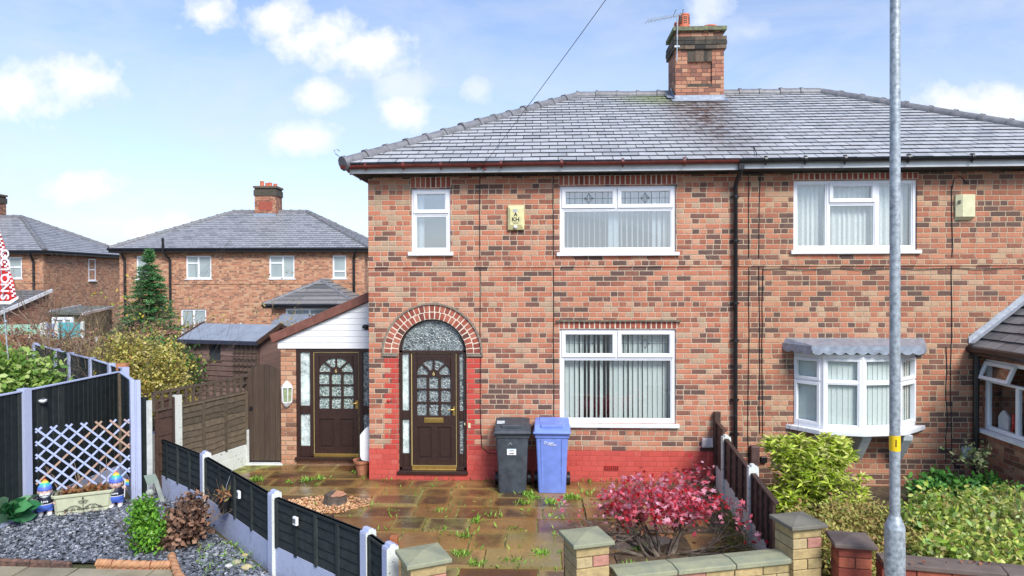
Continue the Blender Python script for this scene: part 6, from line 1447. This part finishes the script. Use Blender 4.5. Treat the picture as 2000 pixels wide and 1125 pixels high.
# conifer
c = at(292,640,d=21); t = thing('fir_tree', 'green conical fir tree in front of the background semi', 'fir tree', (c.x,c.y,0))
b = MB(); top = at(291,484,d=21).z; b.tube([(c.x,c.y,0),(c.x,c.y,top*.5),(c.x,c.y,top)], [.09,.05,.008], 8); b.build('trunk', M_bark, t)
P, A = [], []; br_ = MB()
z = .5
while z < top-.05:
    f = (top-z)/(top-.5); Lb = .06+1.5*f**1.05; nb = 9 if f > .3 else 6
    for k in range(nb):
        a = 2*pi*k/nb+random.uniform(-.4,.4); ll = Lb*random.uniform(.75,1.2); rise = random.uniform(.05,.35) if f > .15 else .9
        d = Vector((cos(a), sin(a), rise)).normalized(); s0 = Vector((c.x,c.y,z))
        pts = [s0+d*ll*q+Vector((0,0,-.35*ll*q*q+.12*ll*q**3)) for q in (0,.25,.5,.75,1)]; br_.tube(pts, [.014,.011,.008,.005,.002], 4, cap=False)
        m_ = int(26*ll)+6
        for i in range(m_):
            q = i/m_; p = s0+d*ll*q+Vector((0,0,-.35*ll*q*q+.12*ll*q**3)); w_ = .26*ll*(1-q)+.05
            for s in (-1, 1):
                sd = Vector((-sin(a), cos(a), 0))*s; tl = w_*random.uniform(.5,1)
                for jj in range(max(1, int(tl/.04))):
                    pp = p+(sd*.8+d*.6).normalized()*jj*.05
                    for _ in range(3): P.append(pp+Vector((random.gauss(0,.02), random.gauss(0,.02), random.gauss(0,.02)))); A.append(sd*.7+d*.8+Vector((random.gauss(0,.4), random.gauss(0,.4), random.gauss(.1,.35))))
    z += .15 if f > .35 else .11
br_.build('branches', M_bark, t); print('fir needles', len(P))
leaves('foliage', [tuple(p) for p in P], .085, leafmat('fir_needle', [(.03,.11,.04),(.06,.2,.065),(.13,.32,.1),(.22,.44,.17)], .5, .15), t, 'lance', np.array([tuple(a) for a in A]), sj=.3)
# bare tree and yellow sapling
c = at(62,740,d=16); t = thing('bare_tree', 'leafless branching tree in front of the far left house', 'tree', (c.x,c.y,0))
b = MB(); b.tube([(c.x-.1,c.y,0),(c.x,c.y,.9),(c.x+.35,c.y,1.6)], [.07,.06,.045], 8); b.build('trunk', M_barkl, t, smooth=True)
bs = [(c.x+.1,c.y,1.1),(c.x+.35,c.y,1.6),(c.x+.35,c.y,1.6),(c.x+.35,c.y,1.55),(c.x,c.y,.9),(c.x+.25,c.y,1.4),(c.x,c.y,.8)]
twigs('branches', bs, [(-.6,0,1),(.3,.1,1),(-.25,0,1.1),(.9,0,.8),(-.9,.2,.6),(.0,.3,1),(.8,0,.5)], M_barkl, t, .03, 3, 1.05, 3, .5, 3)
def wsap(label, px, py, d_, tops, cols, n, ln):
    c = at(px, py, d=d_); t = thing('sapling', label, 'sapling', (c.x,c.y,0)); tw, tips = twigs('stems', [(c.x,c.y,0)]*tops, [(random.gauss(0,.35), random.gauss(0,.2), 1) for _ in range(tops)], M_barkl, t, .018, 3, ln, 2, .35, 8)
    P = [tuple(p+Vector((random.gauss(0,.1), random.gauss(0,.1), random.gauss(0,.1)))) for p, d in tips for _ in range(n) if p.z > ln*.45]; leaves('foliage', P, .085, leafmat('sapling_leaf_'+cols[0], cols[1], .5, .35), t, 'oval'); return t
wsap('slim sapling with sparse yellow and lime leaves beside the conifer', 385, 640, 20, 3, ('lime', [(.55,.36,.04),(.6,.5,.06),(.3,.45,.06)]), 3, 1.6)
wsap('faded buff-leaved sapling behind the shed roof', 505, 620, 21, 5, ('buff', [(.35,.26,.1),(.42,.35,.16)]), 4, 1.6)
# ------------------------------------------------------------------ shed
sh0 = at(366,700,d=15.6); sh1 = at(484,700,d=15.1); sh = thing('garden_shed', 'brown weathered shed with grey felt roof behind the side gate', 'shed', (sh0.x+1,sh0.y,0)); Mx, ln = seg(sh0, sh1); ln += .0
W2, D2, He, Hr = 1.9, 1.3, 2.0, 2.27
b = MB(Mx); z = 0
while z < He-.1:
    for (xa, xb_) in ((0, .62),(.93, W2)) if 1.5 < z+.06 < 1.92 else ((0, W2),): b.add([(xa,-.018,z),(xb_,-.018,z),(xb_,0,z+.115),(xa,0,z+.115),(xa,0,z),(xb_,0,z)], [(0,1,2,3),(0,4,5,1),(0,3,4),(1,5,2)])
    b.add([(-.0,0,z),(-.0,D2,z),(0,D2,z+.115),(0,0,z+.115)], [(0,1,2,3)]); z += .115
b.add([(0,D2,0),(W2,D2,0),(W2,D2,He),(0,D2,He)], [(0,1,2,3)]); b.add([(W2,0,0),(W2,.12,0),(W2,.12,He+.02),(W2,0,He)], [(0,1,2,3)]); b.add([(W2,.95,0),(W2,D2,0),(W2,D2,He),(W2,.95,He)], [(0,1,2,3)]); b.add([(W2,.12,1.62),(W2,.95,1.62),(W2,.95,He+.2),(W2,.12,He+.03)], [(0,1,2,3)])
b.build('walls', M_shed, sh)
b = MB(Mx); b.box(.6,.95,.03,.04,1.46,1.98); b.build('window', M_roomd, sh); b = MB(Mx); b.add([(.03,.03,.05),(W2-.02,.03,.05),(W2-.02,D2-.03,.05),(.03,D2-.03,.05)], [(0,1,2,3)]); b.build('floor', M_roomd, sh)
b = MB(Mx); b.box(.58,.97,-.03,.01,1.465,1.495); b.build('window_sill', M_tstile, sh)
b = MB(Mx); ov = .14
b.add([(-.14,-ov,He-.04),(W2+.12,-ov,He-.04),(W2+.12,.65,Hr),(-.14,.65,Hr),(-.14,D2+ov,He-.04),(W2+.12,D2+ov,He-.04),(-.14,-ov,He-.09),(W2+.12,-ov,He-.09),(-.14,D2+ov,He-.09),(W2+.12,D2+ov,He-.09)], [(0,1,2,3),(3,2,5,4),(0,6,7,1),(4,5,9,8)])
b.build('roof', M_felt, sh)
for x in (-.15, W2+.13):
    b = MB(Mx); b.bar((x,-ov-.02,He-.07),(x,.66,Hr-.01),.03,.09,(0,0,1)); b.bar((x,.64,Hr-.01),(x,D2+ov+.02,He-.07),.03,.09,(0,0,1)); b.build('bargeboard', M_fbrown, sh)
b = MB(Mx); b.box(-.14,W2+.12,-ov-.012,-ov+.012,He-.13,He-.045); b.build('fascia', mat('navy_fascia', (.03,.035,.06), .6), sh)
b = MB(Mx)
for i in range(6): b.box(1.32+i*.115,1.345+i*.115,-.05,-.035,.95,He-.06)
for i in range(6): b.box(1.3,1.94,-.065,-.05,1.0+i*.14,1.02+i*.14)
b.build('trellis', M_tstile, sh)
b = MB(Mx); b.box(W2,W2+.03,.1,.13,0,1.7); b.box(W2+.02,W2+.05,.15,.75,.05,1.62); b.build('door', M_shed, sh)
# ------------------------------------------------------------------ background houses
def bgwin(root, x0, x1, z0, z1, split=None, trans=None, M=None):
    b = MB(M); frame_rect(b, x0, x1, z0, z1, .07, -.0, .08)
    if split: b.box(split-.04, split+.04, 0, .08, z0+.07, z1-.07)
    if trans: b.box(x0+.07, (split or x1)-.04, 0, .08, trans-.035, trans+.035)
    w_ = b.build('window', M_pvc, root); g = MB(M); g.add([(x0+.06,.03,z0+.06),(x1-.06,.03,z0+.06),(x1-.06,.03,z1-.06),(x0+.06,.03,z1-.06)], [(0,1,2,3)]); g.build('pane', M_glassb, w_)
    s = MB(M); s.box(x0-.05, x1+.05, -.07, .02, z0-.05, z0-.003); s.build('sill', M_sill, w_)
    l = MB(M); n = round((x1-x0)/.1)
    for i in range(n): l.box(x0+(x1-x0)*i/n+.008, x0+(x1-x0)*(i+1)/n-.008, -.006, .02, z1+.01, z1+.2)
    l.build('lintel', M_lint, w_); return w_
def glassb():
    m, t, p = newmat('background_window_glass'); co = t.n('ShaderNodeTexCoord').outputs['Object']
    L(t, t.mix(t.noise(co, 1.2, 2), (.22,.27,.28), (.4,.47,.47)), p, 'Base Color'); p.inputs['Roughness'].default_value = .08; p.inputs['Specular IOR Level'].default_value = 1.0; return m
M_glassb = glassb()
def bghouse(label, loc, rz, Wd, holes, pots=True, aerial=True, sidewins=(), pipes=(), cx_=5.9):
    t = thing('semi_detached_house', label, 'house')
    b = MB(); wall_front(b, .3, Wd-.3, -.3, 5.1, .3, .24, [h[:4] for h in holes])
    b.add([(.3,.3,-.3),(.3,HB+.3,-.3),(.3,HB+.3,5.1),(.3,.3,5.1)], [(0,1,2,3)]); b.add([(Wd-.3,.3,-.3),(Wd-.3,HB+.3,-.3),(Wd-.3,HB+.3,5.1),(Wd-.3,.3,5.1)], [(0,1,2,3)]); b.add([(.3,HB+.3,-.3),(Wd-.3,HB+.3,-.3),(Wd-.3,HB+.3,5.1),(.3,HB+.3,5.1)], [(0,1,2,3)])
    b.build('wall', M_brickb, t)
    for h in holes: bgwin(t, h[0], h[1], h[2], h[3], *h[4:], M=T(0,.34,0))
    for (ya, yb, z0, z1) in sidewins: bgwin(t, ya, yb, z0, z1, None, (z0+z1)/2, T(Wd-.29,0,0,pi/2))
    b = MB(); b.box(-.02, Wd+.02, -.02, .02, 4.95, 5.12); b.box(-.02, .02, 0, HB+.6, 4.95, 5.12); b.box(Wd-.02, Wd+.02, 0, HB+.6, 4.95, 5.12); b.box(0, Wd, 0, HB+.6, 4.97, 5.0); b.build('fascia', M_black, t)
    b = MB(); b.tube([(-.05,-.06,5.1),(Wd+.05,-.06,5.1)], .06, 8); b.tube([(Wd+.05,-.06,5.1),(Wd+.05,HB+.6,5.1)], .06, 8); b.build('gutter', M_black, t)
    for (x, ys, top, hop) in pipes:
        b = MB(); b.tube([(x,-.05,5.0) if not top else (x,-.1,top),(x,-.05,4.95),(x+hop,.22,4.6),(x+hop,.22,-.2)], .06, 8); b.build('downpipe', M_black, t)
    b = MB(); b.box(.3, Wd-.3, .275, .3, 3.47, 3.6); b.build('string_course', M_brickb, t)
    roof(t, 0, Wd, 0, HB+.6, 5.13, 4.1, Wd-4.1, 4.1, 7.2, M_slateb, .24, .34, .12)
    if cx_:
        a, c_ = cx_-.55, cx_+.55; b = MB(); b.box(a, c_, 3.6, 4.55, 6.6, 8.1); ch_ = b.build('chimney', M_chim, t)
        b = MB(); b.box(a-.04, c_+.04, 3.56, 4.59, 8.0, 8.3); b.box(a, c_, 3.6, 4.55, 8.3, 8.4); b.box(a-.06, c_+.06, 3.54, 4.61, 8.4, 8.5); b.build('corbel', M_darkbrick, ch_)
        b = MB(); b.box(a-.02,c_+.02,3.5,3.6,6.92,7.08); b.box(a+.2,c_-.2,3.585,3.6,7.25,7.7,1); b.build('flashing', [M_lead, M_vous], ch_)
        for k, (x, y, h_) in enumerate(((a+.3,3.85,.3),(a+.45,4.2,.25),(a+.72,3.85,.22),(a+.85,4.25,.22))): pot(ch_, x, y, 8.48, h_, .1, False)
    t.location = loc; t.rotation_euler.z = rz; return t
X = lambda px: (px-213)/42.2
holes = [(X(259),X(284),3.72,4.8,None,4.26),(X(357),X(407),3.72,4.8,X(381),4.45),(X(521),X(571),3.72,4.8,X(548),4.45),(X(646),X(673),3.72,4.8,None,4.05),(X(346),X(396),1.1,2.3,X(371),None),(X(262),X(284),1.1,2.3,None,None)]
bl = at(213,484,d=31.6)
bghouse('orange-brown brick semi with slate hipped roof in the middle distance', (bl.x, bl.y, -.35), YAW, 12.06, holes, pipes=((X(238),0,0,0),(X(320),0,5.6,.17),(X(694),0,0,-.12)), cx_=5.95)
ac = at(88,488,d=34.5)
wins = [((36-88)/38.6+12,(58-88)/38.6+12,3.72,4.82,None,4.3)]
R_ = Matrix.Rotation(YAW, 4, 'Z') @ Vector((12,0,0))
bghouse('brick semi with hipped roof at the far left behind the bare tree', (ac.x-R_.x, ac.y-R_.y, -.3), YAW, 12.0, [(9.9,10.6,3.72,4.82,None,4.3)], sidewins=((4.0,4.65,3.6,4.85),), pipes=((12-.75,0,0,0),), cx_=6.15)
# small front extensions of the background houses
t = thing('rear_extension', 'single-storey brick extension with hipped tiled roof on the middle-distance semi', 'extension')
b = MB(); wall_front(b, .25, 3.6, -.2, 2.3, .2, .2, [(.85,2.8,.9,2.12)]); b.add([(.25,.2,-.2),(.25,3,-.2),(.25,3,2.3),(.25,.2,2.3)], [(0,1,2,3)]); b.add([(3.6,.2,-.2),(3.6,3,-.2),(3.6,3,2.3),(3.6,.2,2.3)], [(0,1,2,3)]); b.build('wall', M_brickb, t)
bgwin(t, .85, 2.8, .9, 2.12, 1.85, None, T(0,.22,0))
b = MB(); E_ = [(0,0,2.3),(3.85,0,2.3),(3.85,3.1,2.3),(0,3.1,2.3)]; RL, RR = (1.92,1.75,3.28), (1.92,3.1,3.28)
b.add(E_+[RL,RR], [(0,1,4),(1,2,5,4),(3,0,4,5),(0,3,2,1)]); rfx = b.build('roof', M_roofbase, t)
b = MB(); tile_face(b, [E_[0],E_[1],RL], .33, 3.0, .03); tile_face(b, [E_[1],E_[2],RR,RL], .33, 3.0, .03); tile_face(b, [E_[3],E_[0],RL,RR], .33, 3.0, .03); b.build('roof_tiles', [slatemat('grey_roof_tile', (.1,.1,.095), (.2,.19,.18)), M_edgeshade], rfx)
b = MB(); ridge_run(b, E_[0], RL, .09); ridge_run(b, E_[1], RL, .09); ridge_run(b, RL, RR, .09); b.build('ridge_tiles', M_ridge, rfx, smooth=True)
b = MB(); b.box(-.03,3.88,-.06,.02,2.14,2.3); b.tube([(-.05,-.08,2.28),(3.9,-.08,2.28)], .055, 8); b.build('gutter', M_black, t)
p = at(515,596,d=28.4); t.location = (p.x, p.y, -.02); t.rotation_euler.z = YAW
t = thing('patio_canopy', 'grey flat canopy standing in front of the tiled extension', 'canopy'); b = MB()
P_ = [at(530,629,z=1.75), at(602,629,z=1.75), at(618,611,z=1.9), at(556,611,z=1.9)]
b.add([tuple(q) for q in P_]+[tuple(q-Vector((0,0,.16))) for q in P_], [(0,1,2,3),(7,6,5,4),(0,4,5,1),(1,5,6,2),(2,6,7,3),(3,7,4,0)]); b.build('roof', M_felt, t)
for q in P_: 
    b = MB(); b.tube([(q.x,q.y,0),(q.x,q.y,q.z-.1)], .04, 6); b.build('post', M_black, t)
# far-left extension with sloping roof
t = thing('lean_to_extension', 'red brick lean-to with slate roof and white verge on the far left house', 'extension')
q = at(95,565,d=33.8); q2 = at(11,606,d=30.6); xw = q.x; Mx = T(xw, q2.y, 0, 0)
b = MB(Mx); D_ = q.y-q2.y; b.add([(0,0,-.3),(0,D_,-.3),(0,D_,2.75),(0,0,1.85)], [(0,1,2,3)]); b.add([(0,0,-.3),(0,0,1.85),(-5,0,1.85),(-5,0,-.3)], [(0,1,2,3)]); b.build('wall', M_brickx, t)
b = MB(Mx); tile_face(b, [(-5,-.15,1.82),(.12,-.15,1.82),(.12,D_+.05,2.82),(-5,D_+.05,2.82)], .28, .36, .02); b.build('roof_tiles', [M_tiled, M_edgeshade], t)
b = MB(Mx); b.bar((.14,-.2,1.8),(.14,D_+.05,2.82),.05,.16); b.build('verge_board', M_white, t)
t = thing('lean_to_canopy', 'flat grey lean-to roof with white edge over a glazed door, far left', 'canopy')
P_ = [at(97,609,z=2.0), at(161,611,z=2.0), at(221,598,z=2.05), at(158,597,z=2.05)]; b = MB(); b.add([tuple(q) for q in P_]+[tuple(q-Vector((0,0,.1))) for q in P_], [(0,1,2,3),(7,6,5,4),(0,4,5,1),(1,5,6,2),(2,6,7,3),(3,7,4,0)]); b.build('roof', mat('mossy_flat_roof', (.14,.15,.13), .9, .3, 3), t)
b = MB(); b.bar(P_[1]-Vector((0,0,.04)), P_[2]-Vector((0,0,.04)), .06, .1); b.bar(P_[0]+Vector((0,0,.02)), P_[3]+Vector((0,0,.02)), .06, .08); b.build('edge_trim', M_white, t)
b = MB(); e0, e1 = P_[1]+Vector((0,.1,0)), P_[2]+Vector((0,-.1,0)); b.add([(e0.x,e0.y,0),(e1.x,e1.y,0),(e1.x,e1.y,1.92),(e0.x,e0.y,1.9)], [(0,1,2,3)]); b.add([(P_[0].x,P_[0].y+.15,0),(e0.x,e0.y,0),(e0.x,e0.y,1.9),(P_[0].x,P_[0].y+.15,1.9)], [(0,1,2,3)]); b.build('wall', mat('mossy_render', (.22,.18,.09), .9, .5, 2), t)
a, c_ = at(101,612,d=26.6), at(143,612,d=26.6); Mx, ln = seg(a, c_); bw2 = MB(Mx); frame_rect(bw2, 0, ln, .9, 1.88, .1, -.04, .04); bw2.box(ln*.6-.06, ln*.6+.06, -.04, .04, 1, 1.8); w_ = bw2.build('window', M_pvc, t); g = MB(Mx); g.add([(.08,0,1),(ln-.08,0,1),(ln-.08,0,1.8),(.08,0,1.8)], [(0,1,2,3)]); g.build('pane', M_glassb, w_)
def screen(name, label, cat, x0, x1, yt, yb, d_, mt, post=None):
    a, c_ = at(x0,yt,d=d_), at(x1,yt,d=d_); Mx, ln = seg(a, c_); b = MB(Mx); n = max(2, int(ln/.15))
    for i in range(n): b.box(ln*i/n+.004, ln*(i+1)/n-.004, -.015+.004*(i % 2), .015, 0 if yb is None else at(x0,yb,d=d_).z, a.z)
    t = thing(name, label, cat, (a.x,a.y,0)); b.build('panel', mt, t)
    for x in (0, ln):
        b = MB(Mx); b.box(x-.05, x+.05, -.04, .04, 0, a.z+.05); b.build('post', post or M_conc, t)
screen('garden_screen', 'turquoise panel screen above the reddish hedge, left background', 'screen', 112, 161, 630, 660, 25, mat('turquoise_panel', (.1,.38,.42), .6, .12, 3, .1))
screen('garden_screen', 'pale blue panel screen left of the turquoise one', 'screen', 88, 110, 632, 662, 25.2, mat('pale_blue_panel', (.22,.33,.55), .6, .12, 3, .1))
screen('garden_screen', 'long low mint green board behind the bare tree', 'screen', -20, 82, 634, 654, 24.5, mat('mint_panel', (.3,.5,.38), .6, .15, 3, .1))
screen('board_fence', 'orange-brown board fence above the light green bush', 'fence', -20, 62, 655, None, 22, mat('orange_fence', (.33,.14,.05), .8, .25, 3, .3))
screen('board_fence', 'brown fence line between conifer and shed roof', 'fence', 390, 470, 634, None, 22.5, mat('brown_fence_far', (.13,.065,.04), .8, .25, 3, .3))
screen('board_fence', 'weathered buff fence in front of the reddish hedge', 'fence', 60, 190, 662, None, 20, mat('buff_fence', (.24,.18,.12), .9, .3, 3, .3))
# ------------------------------------------------------------------ front extension at the right edge
fx = thing('front_extension', 'brick front extension with dark tiled roof and open window, right edge', 'extension', (9.78,0,0)); EX = 9.8; EY = -1.9
Mx = T(EX, 0, 0, -pi/2)      # local x runs towards the camera, local -y faces left
b = MB(Mx); wall_front(b, 0, -EY, -.05, 2.15, 0, .22, [(.06,1.35,.92,2.02)]); b.add([(-EY,0,-.05),(-EY,3,-.05),(-EY,3,2.15),(-EY,0,2.15)], [(0,1,2,3)])
b.build('wall', M_brickx, fx)
wm = MB(Mx); frame_rect(wm, .06, 1.35, .92, 2.02, .06, .01, .08); wm.box(.11,1.3,.012,.075,1.66,1.7); wm.box(.74,.8,.012,.075,.98,1.66); wf = wm.build('window', M_pvc, fx); bevel(wf, .005)
g = MB(Mx); g.add([(.12,.04,.98),(1.3,.04,.98),(1.3,.04,1.66),(.12,.04,1.66)], [(0,1,2,3)]); g.build('pane', M_glass, wf)
Mo = Mx @ Matrix.Translation((0,0,2.0)) @ Matrix.Rotation(radians(-24), 4, 'X') @ Matrix.Translation((0,0,-2.0))
cs = MB(Mo); frame_rect(cs, .09, .78, 1.69, 1.98, .055, -.02, .03); cs_ = cs.build('open_casement', M_pvc, wf); bevel(cs_, .005); g = MB(Mo); g.add([(.14,0,1.74),(.73,0,1.74),(.73,0,1.93),(.14,0,1.93)], [(0,1,2,3)]); g.build('casement_pane', M_glass, wf)
s = MB(Mx); s.box(-.0,1.45,-.1,.03,.86,.918); bevel(s.build('sill', M_sill, wf), .006)
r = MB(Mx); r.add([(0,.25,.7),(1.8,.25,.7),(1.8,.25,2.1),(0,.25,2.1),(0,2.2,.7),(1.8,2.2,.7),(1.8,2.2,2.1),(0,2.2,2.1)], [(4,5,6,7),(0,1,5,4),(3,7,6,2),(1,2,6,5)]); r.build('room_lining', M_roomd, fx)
r = MB(Mx); r.add([(.002,.25,.7),(.002,2.2,.7),(.002,2.2,2.1),(.002,.25,2.1)], [(0,1,2,3)]); r.build('inner_wall', M_brickx, fx)
og = MB(Mx); og.prism([(.2,.95),(.42,.95),(.44,1.15),(.4,1.2),(.32,1.26),(.26,1.22),(.2,1.14)], .12, .15, 'y'); tag(og.build('window_ornament', M_white), 'white rounded plaque standing on the inner sill of the extension window', 'ornament')
og = MB(Mx); og.bar((.5,.12,.95),(.57,.12,1.12),.03,.02,(0,1,0)); og.bar((.64,.12,.95),(.57,.12,1.12),.03,.02,(0,1,0)); og.tube([(.57,.12,1.1),(.55,.12,1.25)], [.04,.02], 8); tag(og.build('ribbon_ornament', mat('red_ribbon', (.6,.02,.02), .5)), 'red ribbon ornament inside the extension window', 'ornament')
R0 = [(9.62,0,2.2),(9.62,EY-.2,2.2),(11.3,EY+1.4,3.5),(11.3,0,3.5)]
b = MB(); b.add(R0, [(0,1,2,3)]); b.add([(9.62,EY-.2,2.2),(13,EY-.2,2.2),(11.3,EY+1.4,3.5)], [(0,1,2)]); rr_ = b.build('roof', M_roofbase, fx)
b = MB(); tile_face(b, [R0[1+0], R0[1]] if False else [R0[0], R0[1], R0[2], R0[3]][::-1] if False else [(9.62,0,2.21),(9.62,EY-.2,2.21),(11.3,EY+1.4,3.51),(11.3,0,3.51)], .2, .33, .022); b.build('roof_tiles', [M_tiled, M_edgeshade], rr_)
b = MB(); b.tube([(9.6,0.0,2.17),(9.6,EY-.25,2.17)], .06, 10); b.box(9.6,9.66,EY-.2,0,2.08,2.2); b.tube([(9.66,-.08,2.15),(9.66,-.08,0)], .045, 10); b.build('gutter', M_black, fx)
b = MB(); n = 12; A_, B_ = Vector((9.58,-.02,2.24)), Vector((11.3,-.02,3.6))
vs = []
for i in range(n+1):
    q = A_+(B_-A_)*i/n; e = random.uniform(-.015,.015); vs += [(q.x,-.012,q.z+.13+e),(q.x,-.02,q.z+.02),(q.x+.02,-.12+e,q.z+.03)]
b.add(vs, [(3*i,3*i+1,3*i+4,3*i+3) for i in range(n)]+[(3*i+1,3*i+2,3*i+5,3*i+4) for i in range(n)]); b.build('flashing', M_leadm, fx)
# ------------------------------------------------------------------ banner flag
fl = thing('feather_flag', 'red and white feather banner flag on a thin silver pole at the left edge', 'flag', tuple(at(22,800,d=11)))
D_ = 11; b = MB(); pts = [at(22,800,d=D_), at(16,700,d=D_), at(9,620,d=D_), at(5,560,d=D_), at(-2,480,d=D_), at(-20,380,d=D_)]; b.tube(pts, [.014,.013,.012,.01,.008,.006], 8); b.ball(at(11,628,d=D_), .025, 8); b.build('pole', M_galv, fl, smooth=True)
def fmat():
    m, t, p = newmat('red_banner_cloth'); co = t.n('ShaderNodeTexCoord').outputs['Object']
    L(t, t.mix(t.n('ShaderNodeMapRange', {0: t.noise(co, 2, 2), 1: .3, 2: .7}).outputs[0], (.62,.02,.025), (.8,.05,.04)), p, 'Base Color'); p.inputs['Roughness'].default_value = .6; return m
n = 14; b = MB(); ck = MB(); rows_ = []
for i in range(n+1):
    f = i/n; y_ = 400+f*190; xr = -12+47*((y_-400)/190)**1.0 + 1.5*sin(i*1.3); xl_ = -40
    rows_.append([at(xl_,y_,d=D_+.02), at((xl_+xr)/2,y_+2,d=D_+.05+.03*sin(i)), at(xr,y_-2*(i == n)*2,d=D_-.02+.03*sin(i*.8))])
vs = [p for r_ in rows_ for p in r_] + [p+Vector((0,.004,0)) for r_ in rows_ for p in r_]; o = 3*(n+1)
b.add(vs, [(3*i+k,3*i+k+1,3*i+k+4,3*i+k+3) for i in range(n) for k in (0,1)] + [(o+3*i+k+3,o+3*i+k+4,o+3*i+k+1,o+3*i+k) for i in range(n) for k in (0,1)]); b.build('banner', fmat(), fl)
for i in range(34):
    for k in (0, 1):
        if (i+k) % 2: continue
        y_ = 440+i*4.1; xr = -12+47*((y_-400)/190); ck.add([at(xr-4.5*(k+1),y_,d=D_-.06), at(xr-4.5*k,y_,d=D_-.06), at(xr-4.5*k+.6,y_+4.1,d=D_-.06), at(xr-4.5*(k+1)+.6,y_+4.1,d=D_-.06)], [(0,1,2,3)])
ck.build('white_checks', M_white, fl)
b = MB(); b.add([at(-40,589,d=D_-.05), at(18,588,d=D_-.05), at(36,578,d=D_-.05), at(36,583,d=D_-.05), at(20,594,d=D_-.05), at(-40,594,d=D_-.05)], [(0,1,2,3,4,5)]); b.build('hem', M_white, fl)
for i, chh in enumerate('SNOICO'):
    q = at(8.5, 580-i*18 if i < 3 else 580-36-(i-2)*15-3, d=D_-.08); text('lettering', chh, q.x, q.y, q.z, .19, M_white, fl, rot=radians(-90), bold=.004)
